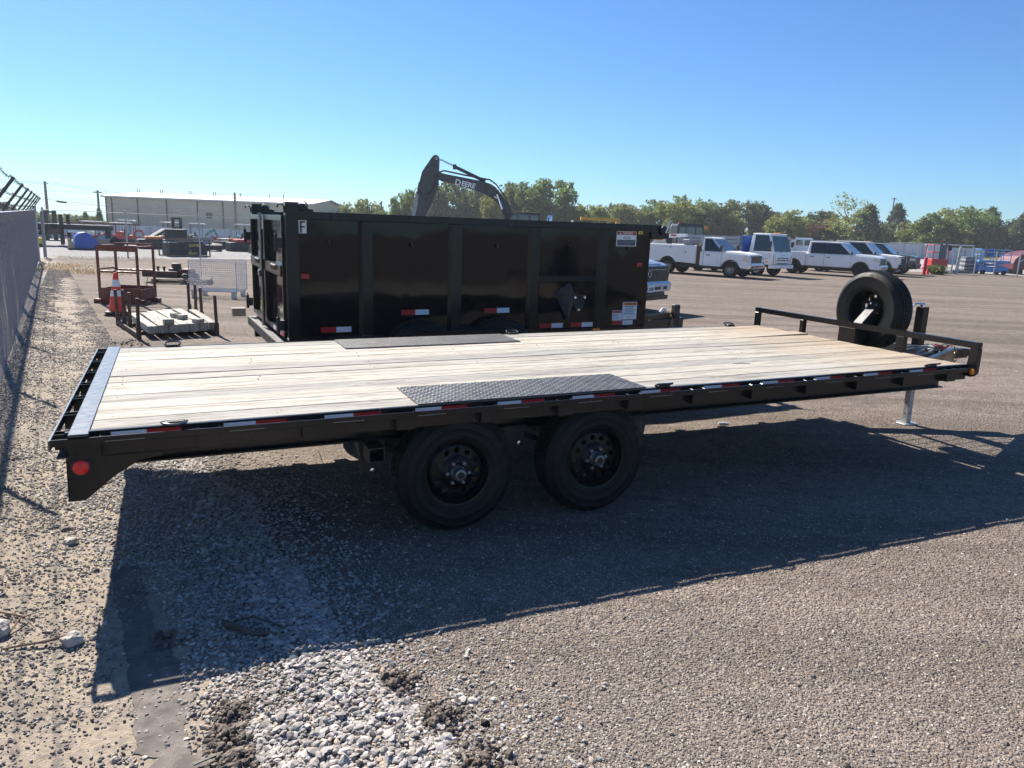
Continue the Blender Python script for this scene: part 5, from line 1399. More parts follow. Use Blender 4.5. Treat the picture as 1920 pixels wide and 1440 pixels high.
# ------------------------------------------------------------------ the yard behind the far fence
def mini_excavator(x, y, rz, body, label, arm_pose=0, canopy=True):
    t = thing('mini_excavator', label, 'mini excavator', (x, y, zg(x, y)), rz, 'small excavators parked by the white wall')
    for s in (-1, 1):
        prof = []
        for k in range(9): prof.append((0.62 + 0.2 * math.cos(-math.pi / 2 + math.pi * k / 8), 0.2 + 0.2 * math.sin(-math.pi / 2 + math.pi * k / 8)))
        for k in range(9): prof.append((-0.62 + 0.2 * math.cos(math.pi / 2 + math.pi * k / 8), 0.2 + 0.2 * math.sin(math.pi / 2 + math.pi * k / 8)))
        MB().prism(prof, s * 0.5 - 0.13, s * 0.5 + 0.13).build('track', rubber_dusty, t, 0.01)
    MB().box(-0.55, 0.55, -0.36, 0.36, 0.22, 0.42).build('undercarriage', black_matte, t, 0.02)
    MB().prism([(-0.85, 0.45), (0.35, 0.45), (0.45, 0.75), (0.30, 0.80), (-0.20, 0.82), (-0.25, 1.10), (-0.75, 1.15), (-0.92, 0.95)], -0.5, 0.5).build('house', body, t, 0.05, seg=2)
    MB().box(-0.22, 0.12, -0.24, 0.24, 0.83, 0.98).build('seat', black_matte, t, 0.04)
    MB().box(-0.26, -0.14, -0.24, 0.24, 0.99, 1.38).build('seat_back', black_matte, t, 0.04)
    if canopy:
        for px, py in ((-0.6, -0.42), (-0.6, 0.42), (0.42, 0.42)):
            MB().tube([(px, py, 0.8 if px > 0 else 1.1), (px * 0.95, py, 2.12)], 0.022, 6).build('canopy_post', black_matte, t, smooth=True)
        MB().prism([(-0.78, 2.12), (-0.70, 2.20), (0.62, 2.20), (0.72, 2.12)], -0.55, 0.55).build('canopy', bldg_roof, t, 0.02)
    bm_ = [(0.45, 0.62), (0.95, 1.35), (1.55, 1.62)] if arm_pose == 0 else [(0.45, 0.62), (0.75, 1.25), (1.25, 1.25)]
    for a, c in zip(bm_, bm_[1:]): MB().bar((a[0], 0, a[1]), (c[0], 0, c[1]), 0.14, 0.18).build('boom', body, t, 0.02)
    e = bm_[-1]; f_ = (e[0] + 0.35, e[1] - 0.85)
    MB().bar((e[0] - 0.08, 0, e[1] + 0.1), (f_[0], 0, f_[1]), 0.11, 0.14).build('arm', body, t, 0.02)
    MB().tube([(0.6, 0, 1.0), (bm_[1][0] + 0.3, 0, bm_[1][1] + 0.28), (e[0] - 0.1, 0, e[1] + 0.15)], 0.03, 7).build('cylinder', grey_metal, t, smooth=True)
    bz = f_[1]
    MB().prism([(f_[0] - 0.05, bz + 0.02), (f_[0] + 0.12, bz - 0.05), (f_[0] + 0.02, bz - 0.40), (f_[0] - 0.28, bz - 0.45), (f_[0] - 0.12, bz - 0.2)], -0.22, 0.22).build('bucket', black_matte, t, 0.01)
    MB().prism([(0.95, 0.05), (1.02, 0.12), (1.02, 0.36), (0.96, 0.40)], -0.62, 0.62).build('blade', body, t, 0.01)
    return t
A = lambda px: 0
mini_excavator(-33.0, 71.0, 2.6, teal_paint, 'teal mini excavator with pale canopy right of the blue tank', 1)
mini_excavator(-30.6, 71.5, 0.3, teal_paint, 'teal mini excavator with canopy left of the second fence post', 0)
mini_excavator(-25.0, 68.5, 0.1, teal_paint, 'teal mini excavator with raised arm and tan bucket in mid yard', 0)
mini_excavator(-20.3, 66.0, 0.2, teal_paint, 'teal mini excavator with canopy just left of the third fence post', 0)
mini_excavator(-16.9, 62.0, 0.15, teal_paint, 'teal mini excavator with canopy right of the third fence post', 1)
mini_excavator(-15.0, 64.0, 2.9, red_paint, 'red and tan mini excavator near the dump trailer doors', 0, False)
mini_excavator(-13.6, 58.0, 0.0, teal_paint, 'teal mini excavator half hidden by the dump trailer doors', 1, False)
mini_excavator(-36.5, 70.0, 0.2, red_paint, 'red mini excavator behind the blue tank', 1)

def canopy_cart(x, y, rz, label):
    t = thing('utility_cart', label, 'utility cart', (x, y, zg(x, y)), rz)
    MB().prism([(-1.2, 0.35), (1.2, 0.35), (1.25, 0.75), (0.7, 0.95), (0.5, 0.6), (-0.3, 0.6), (-0.35, 0.85), (-1.2, 0.85)], -0.6, 0.6).build('body', black_matte, t, 0.04)
    for px in (-0.6, 0.75):
        for py in (-0.55, 0.55): MB().tube([(px, py, 0.85), (px * 0.9, py, 1.9)], 0.025, 6).build('canopy_post', black_matte, t, smooth=True)
    MB().box(-0.85, 0.95, -0.62, 0.62, 1.9, 1.97).build('canopy', bldg_roof, t, 0.02)
    for px in (-0.8, 0.8):
        for py in (-0.55, 0.55): MB().lathe([(0.001, -0.1), (0.2, -0.1), (0.28, -0.08), (0.28, 0.08), (0.2, 0.1), (0.001, 0.1)], 16, 'y', (px, py, 0.28)).build('wheel', rubber, t, smooth=True)
    for py in (-0.3, 0.3): MB().box(-0.3, 0.1, py - 0.2, py + 0.2, 0.6, 1.05).build('seat', white_dusty, t, 0.05)
canopy_cart(-39.8, 70.0, 0.2, 'dark utility cart with a pale canopy left of the blue tank')
canopy_cart(-38.0, 71.5, 0.1, 'second utility cart with a pale canopy close behind the blue tank')

# gooseneck trailer at the left end of the yard
gt = thing('gooseneck_trailer', 'black gooseneck trailer with tall jack posts behind the far fence at the left', 'trailer', (-26.2, 41.6, zg(-26, 41.6)), 0.12)
MB().box(-4.6, 0.2, -1.2, 1.2, 0.62, 0.84).build('deck', black_matte, gt, 0.01)
MB().box(-0.2, 3.4, -0.35, 0.35, 0.95, 1.22).build('neck_beam', black_matte, gt, 0.01)
MB().prism([(-0.3, 0.62), (0.3, 0.62), (0.5, 1.22), (-0.1, 1.22)], -0.7, 0.7).build('neck_riser', black_matte, gt, 0.01)
for y in (-0.42, 0.42):
    MB().box(0.9, 1.05, y - 0.07, y + 0.07, 0.10, 1.75).build('jack_post', black_matte, gt, 0.01)
    MB().box(0.78, 1.20, y - 0.2, y + 0.2, 0.0, 0.06).build('jack_foot', black_matte, gt, 0.01)
MB().box(3.1, 3.35, -0.12, 0.12, 0.5, 0.95).build('coupler', black_matte, gt, 0.01)
MB().box(1.3, 2.0, -0.5, 0.5, 0.78, 0.94).build('tool_box', white_dusty, gt, 0.02)
for x in (-3.0, -2.0):
    for y in (-1.0, 1.0): MB().lathe([(0.2, -0.12), (0.36, -0.12), (0.39, -0.08), (0.39, 0.08), (0.36, 0.12), (0.2, 0.12)], 20, 'y', (x, y, 0.39), True).build('tyre', rubber, gt, smooth=True)
yb_ = thing('hydraulic_auger', 'small yellow machine under the gooseneck trailer by the far fence', 'machine', (-25.9, 39.7, zg(-26, 39.7)), 0.1)
MB().box(-0.5, 0.5, -0.3, 0.3, 0.12, 0.5).build('body', yellow_label, yb_, 0.06)
MB().tube([(-0.55, 0, 0.15), (-0.7, 0, 0.9)], 0.03, 6).build('handle', yellow_label, yb_, smooth=True)
MB().box(-0.6, 0.6, -0.35, 0.35, 0.0, 0.11).build('skid', black_matte, yb_)

bt = thing('blue_scoop', 'big blue rounded bucket lying on its side behind the far fence', 'bucket', (-22.6, 38.9, zg(-22.3, 38.9)), 0.62)
bt.scale = (0.8, 0.8, 0.8)
pro = [(-0.95, 0.0), (0.85, 0.0), (0.80, 0.45), (0.40, 0.95), (0.05, 1.12), (-0.30, 1.05), (-0.55, 0.8), (-0.60, 0.35)]
MB().prism(pro, -0.7, 0.7).build('shell', blue_paint, bt, 0.03, seg=2)
MB().box(-1.0, 0.9, -0.76, -0.705, 0.0, 0.10).build('edge', black_matte, bt)
MB().prism([(-0.95, 0.0), (-0.60, 0.0), (-0.60, 0.30), (-0.85, 0.75), (-0.98, 0.75)], -0.76, -0.60).build('side_plate', tan_paint, bt, 0.01)
rr_ = thing('stack_rack', 'long low red steel rack behind the blue bucket', 'rack', (-26.5, 47.5, zg(-26.5, 47.5)), 0.5)
for k in range(8):
    x = -2.0 + 4.0 * k / 7
    MB().box(x - 0.03, x + 0.03, -0.03, 0.03, 0.0, 1.28).build('upright', red_paint, rr_)
MB().box(-2.1, 2.3, -0.04, 0.04, 1.282, 1.36).build('rail', rust_red, rr_); MB().box(-2.1, 2.3, -0.0315, -0.045, 0.5, 0.58).build('rail', red_paint, rr_)
MB().prism([(-0.2, 0.0), (1.2, 0.0), (0.9, 0.6), (0.4, 0.85), (-0.1, 0.6)], 0.1, 0.7).build('load', red_paint, rr_, 0.05)

def attach(kind, x, y, rz, label, cat, mats, grp=None):
    t = thing({'bucket': 'loader_bucket', 'deck': 'mower_deck', 'frame': 'framed_attachment', 'ramp': 'ramp_attachment', 'box': 'attachment_block'}[kind], label, cat, (x, y, zg(x, y)), rz, grp)
    a, b_ = mats
    if kind == 'bucket':
        MB().prism([(-0.4, 0.0), (0.45, 0.0), (0.50, 0.05), (-0.25, 0.12), (-0.33, 0.35), (-0.10, 0.62), (-0.16, 0.66), (-0.42, 0.40)], -0.9, 0.9).build('shell', a, t, 0.01)
        for s in (-0.9, 0.9): MB().prism([(-0.4, 0.0), (0.45, 0.0), (0.35, 0.3), (-0.14, 0.66), (-0.42, 0.4)], s - 0.012, s + 0.012).build('cheek', a, t)
        MB().box(0.40, 0.56, -0.92, 0.92, -0.0, 0.025).build('edge', b_, t)
    elif kind == 'deck':
        MB().prism([(-0.9, 0.08), (0.9, 0.08), (0.9, 0.26), (0.6, 0.36), (-0.6, 0.36), (-0.9, 0.26)], -0.8, 0.8).build('deck', a, t, 0.02)
        MB().lathe([(0.16, 0.36), (0.16, 0.55), (0.10, 0.62), (0.001, 0.62)], 14, 'z').build('motor', b_, t, smooth=True)
        for x_ in (-0.8, 0.8): MB().box(x_ - 0.05, x_ + 0.05, -0.82, 0.82, 0.0, 0.08).build('skid', a, t)
        MB().box(-0.5, 0.5, 0.72, 0.80, 0.36, 0.78).build('mount_plate', b_, t)
    elif kind == 'frame':
        for x_ in (-1.0, 1.0):
            for y_ in (-0.55, 0.55): MB().box(x_ - 0.025, x_ + 0.025, y_ - 0.025, y_ + 0.025, 0, 0.78).build('upright', rust_brown, t)
        for y_ in (-0.55, 0.55):
            MB().box(-1.0, 1.0, y_ - 0.02, y_ + 0.02, 0.0, 0.05).build('bottom_bar', rust_brown, t); MB().box(-1.0, 1.0, y_ - 0.02, y_ + 0.02, 0.782, 0.82).build('top_bar', rust_brown, t)
        MB().prism([(-0.9, 0.06), (0.2, 0.06), (-0.05, 0.4), (-0.5, 0.62), (-0.9, 0.66)], -0.45, 0.45).build('housing', a, t, 0.03)
        MB().box(-0.10, 0.72, -0.47, -0.45, 0.30, 0.72).build('panel', a, t)
        MB().box(-0.3, 0.9, -0.50, -0.46, 0.06, 0.26).build('lower_panel', a, t)
        MB().box(0.2, 0.85, -0.42, 0.42, 0.06, 0.6).build('drum', b_, t, 0.04)
    elif kind == 'ramp':
        MB().prism([(-1.6, 0.0), (-1.4, 0.0), (0.3, 1.05), (1.5, 1.05), (1.5, 1.16), (0.25, 1.16)], -0.7, 0.7).build('ramp_deck', a, t, 0.01)
        MB().prism([(0.3, 0.0), (1.5, 0.0), (1.5, 1.045), (0.35, 1.045)], -0.6, 0.6).build('base', a, t, 0.01)
        for y_ in (-0.6, -0.2): MB().bar((-1.45, y_, 0.08), (0.28, y_, 1.18), 0.03, 0.03).build('edge_strip', b_, t)
    else:
        MB().box(-0.9, 0.9, -0.5, 0.5, 0.0, 0.55).build('body', a, t, 0.05)
        MB().box(-0.5, 0.4, -0.42, 0.42, 0.552, 0.72).build('cover', b_, t, 0.04)
        MB().tube([(0.6, 0, 0.55), (0.6, 0, 0.95)], 0.05, 8).build('post', a, t, smooth=True)
    return t
fa = attach('frame', -16.2, 36.3, 0.78, 'black skid steer attachment with yellow lettering in a steel frame behind the fence', 'attachment', (black_matte, black_paint))
lettering('panel_lettering', 'CUTTER', 0.15, yellow_label, fa, (0.31, -0.473, 0.53), (math.pi / 2, 0, 0), bold=0.004)
lettering('panel_lettering', 'BRUSH', 0.14, yellow_label, fa, (0.2, -0.503, 0.16), (math.pi / 2, 0, 0), bold=0.004)
MB().prism([(-0.86, 0.665), (-0.45, 0.635), (-0.5, 0.66), (-0.84, 0.70)], -0.4, 0.4).build('cover_flap', silver_paint, fa)
attach('ramp', -22.6, 47.2, 0.62, 'black folding ramp with two pale edge strips behind the second fence post', 'ramp', (black_matte, grey_metal))
attach('bucket', -19.6, 44.8, 1.3, 'black loader bucket right of the folding ramp', 'loader bucket', (black_paint, grey_metal))
attach('deck', -18.3, 43.6, 0.5, 'black mower deck in the middle of the yard', 'mower deck', (black_matte, grey_metal))
attach('box', -21.0, 43.2, 0.6, 'orange machine block left of the black mower deck', 'attachment', (black_matte, orange_paint))
attach('box', -16.6, 45.2, 0.7, 'low dark block with red cover behind the framed attachment', 'attachment', (black_matte, red_paint))
attach('bucket', -14.3, 42.6, 2.2, 'black bucket with bright edge right of the third fence post', 'loader bucket', (black_paint, silver_paint))
attach('deck', -13.0, 42.2, 0.2, 'black mower deck with pale lid near the dump trailer doors', 'mower deck', (black_matte, silver_paint))
attach('box', -12.8, 45.8, 0.4, 'dark block with tan cover near the dump trailer doors', 'attachment', (black_matte, tan_paint))
attach('box', -24.2, 50.4, 0.3, 'orange topped block right of the red rack', 'attachment', (black_matte, orange_paint))
attach('bucket', -24.0, 44.0, 0.9, 'black bucket with white edge beside the blue bucket', 'loader bucket', (black_paint, white_dusty))
attach('box', -18.6, 50.0, 0.6, 'dark block with white cover in the middle row of the yard', 'attachment', (black_matte, white_dusty))
attach('box', -15.6, 50.5, 0.3, 'dark block with red cover in the back row of the yard', 'attachment', (rust_brown, red_paint))
attach('deck', -21.5, 54.0, 0.3, 'dark mower deck behind the folding ramp', 'mower deck', (black_matte, red_paint))
attach('box', -17.2, 55.0, 0.3, 'dark block with orange cover behind the mower deck', 'attachment', (black_matte, orange_paint))
attach('frame', -13.0, 49.0, 0.6, 'rusty framed machine against the dump trailer doors', 'attachment', (rust_brown, tan_paint))
rn = random.Random(31)
ROWS = ['front', 'middle', 'back']
for row, (ya, n) in enumerate(((47.0, 7), (52.0, 8), (60.0, 9))):
    for k in range(n):
        x = -0.52 * ya + 3.0 + k * (0.30 * ya - 3.5) / n + rn.uniform(-0.3, 0.3); y = ya + rn.uniform(-1, 1) + 2.0
        kd = rn.choice(('box', 'deck', 'bucket', 'frame', 'deck', 'box'))
        mt = rn.choice(((black_matte, red_paint), (black_matte, grey_metal), (black_paint, white_dusty), (black_matte, orange_paint), (rust_brown, tan_paint), (black_matte, teal_paint)))
        attach(kd, x, y, rn.uniform(0, 3), {'box': 'blocky', 'deck': 'flat', 'bucket': 'bucket shaped', 'frame': 'framed'}[kd] + ' dark attachment in the ' + ROWS[row] + ' clutter row of the yard, ' + ORD[k] + ' from the left' if k < 8 else 'last dark attachment at the right end of the back clutter row', 'attachment', mt, 'machine attachments in the yard')
fk = thing('forklift_mast', 'upright black forklift mast standing behind the folding ramp', 'forklift mast', (-25.7, 56.5, zg(-25.7, 56.5)), 0.1)
for x in (-0.28, 0.28): MB().box(x - 0.09, x + 0.09, -0.1, 0.1, 0.12, 2.15).build('mast_rail', black_matte, fk)
for z in (0.6, 1.3, 2.0): MB().box(-0.185, 0.185, -0.05, 0.05, z, z + 0.14).build('cross_plate', black_matte, fk)
MB().box(-0.5, 0.5, -0.6, 0.6, 0.0, 0.118).build('base', black_matte, fk)
fk = thing('forklift_mast', 'upright black forklift mast behind the gooseneck trailer', 'forklift mast', (-39.0, 62.5, zg(-39, 62.5)), 0.1)
for x in (-0.35, 0.35): MB().box(x - 0.14, x + 0.14, -0.1, 0.1, 0.12, 2.5).build('mast_rail', black_matte, fk)
for z in (0.6, 1.5, 2.3): MB().box(-0.205, 0.205, -0.05, 0.05, z, z + 0.14).build('cross_plate', black_matte, fk)
MB().box(-0.6, 0.6, -0.6, 0.6, 0.0, 0.118).build('base', black_matte, fk)

# white corrugated walls
def metal_wall(x0, y0, x1, y1, z0, z1, label, posts=6):
    a = Vector((x0, y0, 0)); b_ = Vector((x1, y1, 0)); d = b_ - a; Ln = d.length; ang = math.atan2(d.y, d.x)
    t = thing('metal_wall', label, 'wall', (x0, y0, 0), ang)
    n = max(2, int(Ln / 2.4))
    rib = MB(); pw = Ln / n; k = int(pw / 0.3)
    vs = []; x = 0; prof = []
    for i in range(k):
        u = pw * i / k; q = pw / k
        prof += [(u, 0), (u + q * 0.62, 0), (u + q * 0.72, -0.05), (u + q * 0.9, -0.05)]
    prof.append((pw, 0))
    m = len(prof)
    vs = [(u, y, z0) for u, y in prof] + [(u, y, z1) for u, y in prof]
    rib.add(vs, [(i, i + 1, m + i + 1, m + i) for i in range(m - 1)])
    me = rib.mesh('wall_panel')
    for i in range(n):
        o = link('wall_panel', me, wall_panel, t); o.location.x = i * pw
    for i in range(n + 1): MB().box(i * pw - 0.04, i * pw + 0.04, -0.13, -0.052, z0, z1 + 0.04).build('wall_post', post_galv, t)
    MB().box(-0.05, Ln + 0.05, -0.05, 0.02, z1 + 0.001, z1 + 0.06).build('top_rail', wall_panel, t)
    return t
metal_wall(-75, 92, -8, 92, -1.9, 0.12, 'long low white corrugated wall in front of the tan building')
metal_wall(34.3, 95, 53.6, 95, -0.05, 1.72, 'pale corrugated wall behind the parked pickups')
metal_wall(53.6, 95, 60.5, 112, -0.05, 1.75, 'return of the pale corrugated wall running back behind the red lift')
metal_wall(40.3, 74, 47.2, 76.2, -0.05, 1.56, 'white ribbed wall behind the red and blue lifts at the right')

# ------------------------------------------------------------------ tan building, poles, wires
tb_ = thing('metal_building', 'long tan metal warehouse with a pale low roof behind the white wall', 'building', (-63.1, 115, 0))
BL, BD, ZE, ZR = 31.4, 22.0, 4.12, 4.95
k = int(BL / 0.30); prof = []
for i in range(k):
    u = BL * i / k; q = BL / k
    prof += [(u, 0), (u + q * 0.7, 0), (u + q * 0.78, -0.04), (u + q * 0.92, -0.04)]
prof.append((BL, 0)); m = len(prof)
MB().add([(u, y, -2.2) for u, y in prof] + [(u, y, ZE - 0.25) for u, y in prof], [(i, i + 1, m + i + 1, m + i) for i in range(m - 1)]).build('front_wall', bldg_tan, tb_)
MB().prism([(0, -2.2), (BD, -2.2), (BD, ZE - 0.2), (BD / 2, ZR - 0.1), (0, ZE - 0.2)], 0.0, 0.12, 'yz').build('end_wall', bldg_tan, tb_)
MB().prism([(0.05, -2.2), (BD, -2.2), (BD, ZE - 0.2), (BD / 2, ZR - 0.1), (0.05, ZE - 0.2)], BL - 0.12, BL, 'yz').build('end_wall', bldg_tan, tb_)
MB().box(0.13, BL - 0.13, BD - 0.1, BD, -2.2, ZE - 0.25).build('back_wall', bldg_tan, tb_)
rf = MB().prism([(-0.35, ZE - 0.12), (BD / 2, ZR), (BD + 0.3, ZE - 0.12), (BD + 0.3, ZE - 0.02), (BD / 2, ZR + 0.12), (-0.35, ZE - 0.02)], -0.4, BL + 0.4, 'yz').build('roof', bldg_roof, tb_)
MB().box(-0.4, BL + 0.4, -0.42, -0.352, ZE - 0.24, ZE - 0.0).build('gutter', bldg_roof, tb_)
for x in (0.15, 1.05, 5.0, 9.4, 14.1, 18.0, 19.8, 24.0, 28.2, 30.9):
    MB().box(x - 0.07, x + 0.07, -0.14, -0.045, -2.2, ZE - 0.26).build('downpipe', bldg_trim, tb_)
MB().box(15.4, 16.3, -0.10, -0.045, 1.35, 2.15).build('vent_louvre', bldg_trim, tb_)
for x in (2.0, 5.7, 10.3, 14.2, 18.5, 23.2, 25.4):
    for dx in (0.0, 0.32 if x < 15 else 0.0):
        MB().lathe([(0.06, ZR - 0.5), (0.06, ZR + 0.55), (0.001, ZR + 0.56)], 8, 'z', (x + dx, 6.0, 0)).build('roof_stack', grey_metal, rf)
    
for x in (5.4, 9.4, 14.6): MB().lathe([(0.09, 0), (0.06, -0.08), (0.001, -0.09)], 10, 'y', (x, -0.06, 1.0)).build('wall_light', lettering_white, tb_)
MB().prism([(-0.5, 0.9), (-0.02, 0.9), (-0.02, 1.25), (-0.5, 1.4)], 1.0, 1.6).build('side_hood', grey_metal, tb_)
POLES = [(-56.4, 90.0, 4.97, 'nearer thick utility pole with a transformer bracket left of the tan building', False), (-58.0, 104.0, 4.55, 'utility pole with a crossarm at the left end of the tan building', True), (-36.1, 96.0, 4.75, 'utility pole in front of the right part of the tan building', False), (-24.6, 135.0, 5.45, 'thin distant pole among the trees right of the tan building', False), (86.0, 175.0, 12.0, 'distant utility pole with a crossarm above the right tree line', True)]
for x, y, zt, lab, arm in POLES:
    zb = zg(x, y) - 0.2
    t = thing('utility_pole', lab, 'utility pole', (x, y, zb))
    MB().tube([(0, 0, 0), (0, 0, zt - zb)], 0.19, 10, True, 0.13).build('pole', pole_wood, t, smooth=True)
    if arm: MB().box(-0.55, 0.55, -0.08, 0.08, zt - zb - 0.35, zt - zb - 0.2).build('crossarm', pole_wood, t)
    else:
        for dz, s in ((-0.25, 1), (-0.65, -1)):
            MB().tube([(s * 0.12, 0, zt - zb + dz), (s * 0.35, 0, zt - zb + dz + 0.05)], 0.05, 6).build('insulator', grey_metal, t)
def wire(p0, p1, sag, r, label):
    p0 = Vector(p0); p1 = Vector(p1); pts = []
    for i in range(17):
        q = i / 16; p = p0.lerp(p1, q); p.z -= sag * 4 * q * (1 - q); pts.append(p)
    o = MB().tube(pts, r, 5).build('power_line', plastic_black)
    return tag(o, label, 'power line')
wire((-110, 90, 5.2), (-56.4, 90, 4.9), 0.25, 0.020, 'upper power line left of the nearer utility pole')
wire((-110, 90, 4.7), (-56.4, 90, 4.72), 0.25, 0.020, 'second power line left of the nearer utility pole')
wire((-56.4, 90, 4.9), (-36.1, 96, 4.55), 0.45, 0.016, 'upper power line running along the tan building roof')
wire((-56.4, 90, 4.75), (-36.1, 96, 4.25), 0.55, 0.018, 'lower power line running along the tan building roof')
wire((-36.1, 96, 4.6), (-24.6, 135, 4.6), 0.4, 0.018, 'power line from the building pole to the thin distant pole')
wire((-56.4, 90, 2.9), (-36.1, 96, 1.7), 0.15, 0.022, 'telephone cable crossing the front of the tan building')
wire((-56.4, 90, 3.2), (-36.1, 96, 2.3), 0.15, 0.014, 'thin cable crossing the front of the tan building')
wire((-110, 90, 3.1), (-56.4, 90, 2.9), 0.15, 0.018, 'low cable left of the nearer utility pole')
wire((-110, 104, 4.3), (-58, 104, 4.25), 0.2, 0.018, 'line reaching the crossarm pole from the left')
o = MB().tube([(-55.2, 90.05, 2.72), (-54.2, 90.3, 2.62)], 0.11, 10).build('cable_splice', plastic_black, smooth=True); tag(o, 'dark splice case hanging on the telephone cable', 'cable splice')
# ------------------------------------------------------------------ excavator behind the dump trailer
ex = thing('excavator', 'dark excavator with a raised boom reaching over the dump trailer', 'excavator', (0, 48, zg(0, 48)))
EZ = -zg(0, 48)
def ez(pl): return [(x, z + EZ) for x, z in pl]
boom_p = ez([(-5.24, 5.02), (-5.12, 5.06), (-4.73, 4.97), (-3.6, 4.80), (-2.37, 4.62), (-1.86, 4.48), (-1.55, 4.30), (-1.28, 4.02), (-0.81, 3.44), (-0.37, 2.67), (-0.1, 2.2), (-0.7, 2.2), (-0.95, 2.75), (-1.27, 3.16), (-1.66, 3.54), (-2.1, 3.79), (-2.85, 4.05), (-4.21, 4.39), (-4.95, 4.52), (-5.22, 4.64)])
bo = MB().prism(boom_p, -0.26, 0.26).build('boom', exc_black, ex, 0.02)
stick_p = ez([(-5.55, 5.98), (-5.42, 6.09), (-5.22, 6.08), (-5.11, 5.9), (-5.13, 5.0), (-5.15, 4.35), (-5.37, 3.46), (-5.86, 2.39), (-6.55, 0.9), (-6.8, 0.95), (-6.85, 2.35), (-6.62, 2.98), (-6.50, 3.74), (-6.17, 5.06)])
st_ = MB().prism(stick_p, -0.20, 0.20).build('stick', exc_black, ex, 0.02)
MB().prism(ez([(-6.80, 2.30), (-6.58, 2.30), (-6.42, 3.0), (-6.38, 3.6), (-6.5, 3.75), (-6.66, 3.0)]), -0.215, -0.201).build('side_plate', grey_metal, st_)
MB().prism(ez([(-6.6, 1.0), (-6.2, 0.9), (-5.6, 0.3), (-5.7, 0.05), (-6.6, 0.0), (-7.2, 0.5), (-7.1, 1.0)]), -0.55, 0.55).build('bucket', exc_black, ex, 0.02)
MB().tube([(-5.06, 0, 5.84 + EZ), (-4.1, 0, 5.42 + EZ)], 0.055, 10).build('cylinder_rod', chrome, ex, smooth=True)
cy = MB().tube([(-4.22, 0, 5.47 + EZ), (-2.2, 0, 4.62 + EZ)], 0.105, 12).build('cylinder', exc_black, ex, smooth=True)
MB().lathe([(0.16, -0.1), (0.16, 0.1)], 12, 'x', (-4.15, 0, 5.43 + EZ)).build('cylinder_collar', exc_black, cy)
for y in (-0.45, 0.45):
    MB().tube([(-1.42, y, 3.85 + EZ), (-1.05, y, 2.95 + EZ)], 0.06, 10).build('lift_rod', chrome, ex, smooth=True)
    MB().tube([(-1.05, y, 2.95 + EZ), (-0.55, y, 1.6 + EZ)], 0.11, 10).build('lift_cylinder', exc_black, ex, smooth=True)
MB().lathe([(0.16, -0.47), (0.16, 0.47)], 14, 'y', (-5.15, 0, 4.83 + EZ)).build('boom_pin', grey_metal, ex)
MB().lathe([(0.001, -0.29), (0.10, -0.285), (0.10, 0.285), (0.001, 0.29)], 14, 'y', (-5.28, 0, 5.88 + EZ)).build('stick_pin', grey_metal, ex)
MB().lathe([(0.14, -0.5), (0.14, 0.5)], 14, 'y', (-1.42, 0, 3.86 + EZ)).build('boom_pin', exc_black, ex)
for k, (dx, dz) in enumerate(((0, 0.08), (0, 0.13))):
    pts = [(-5.25, -0.2, 4.9 + dz), (-4.8, -0.15, 5.06 + dz), (-3.6, -0.1, 4.86 + dz), (-2.5, -0.1, 4.70 + dz), (-1.9, -0.15, 4.62 + dz), (-1.5, -0.2, 4.35 + dz), (-0.9, -0.2, 3.6 + dz), (-0.5, -0.2, 2.8 + dz)]
    MB().tube([(x, y, z + EZ) for x, y, z in pts], 0.025, 6).build('hydraulic_hose', plastic_black, ex, smooth=True)
MB().tube([(x, -0.24, z + EZ) for x, z in ((-5.30, 4.7), (-5.42, 4.15), (-5.7, 3.7), (-6.1, 3.7), (-6.4, 3.95), (-6.35, 4.4))], 0.03, 6).build('hydraulic_hose', plastic_black, ex, smooth=True)
MB().tube([(x, -0.24, z + EZ) for x, z in ((-5.2, 4.5), (-5.1, 3.7), (-5.15, 3.3), (-5.6, 3.15), (-6.3, 3.6))], 0.025, 6).build('hydraulic_hose', plastic_black, ex, smooth=True)
lettering('boom_lettering', 'D', 0.50, lettering_white, bo, (-3.90, -0.264, 4.475 + EZ), (math.pi / 2, R(10.5), 0), bold=0.012)
lettering('boom_lettering', 'EERE', 0.42, lettering_white, bo, (-3.24, -0.264, 4.35 + EZ), (math.pi / 2, R(10.5), 0), bold=0.012)
MB().prism(ez([(-1.62, 3.66), (-1.35, 3.58), (-1.33, 3.66), (-1.60, 3.74)]), -0.266, -0.262).build('model_mark', lettering_white, bo)
MB().box(-0.9, 3.6, -1.3, 1.3, 1.05 , 2.0).build('house', exc_black, ex, 0.08)
cb = MB().prism([(-0.62, 2.0), (-0.60, 2.62), (-0.48, 2.86), (-0.1, 2.98), (1.25, 2.95), (1.33, 2.85), (1.33, 2.0)], -1.32, -0.30).build('cab', exc_black, ex, 0.04)
MB().prism([(-0.50, 2.30), (-0.46, 2.64), (-0.36, 2.78), (-0.12, 2.83), (-0.12, 2.30)], -1.330, -1.322).build('cab_window', glass_teal, cb)
MB().prism([(0.0, 2.30), (0.0, 2.83), (0.60, 2.83), (0.60, 2.30)], -1.330, -1.322).build('cab_window', glass_teal, cb)
MB().prism([(0.72, 2.30), (0.72, 2.82), (1.20, 2.80), (1.20, 2.30)], -1.330, -1.322).build('cab_window', glass_teal, cb)
MB().prism([(-0.25, 2.991), (0.0, 3.03), (1.15, 3.01), (1.25, 2.971)], -1.25, -0.36).build('cab_roof', tan_paint, cb, 0.01)
MB().lathe([(0.16, 2.0), (0.15, 2.75), (0.12, 2.86), (0.001, 2.88)], 12, 'z', (1.95, -0.6, 0)).build('exhaust', chrome, ex, smooth=True)
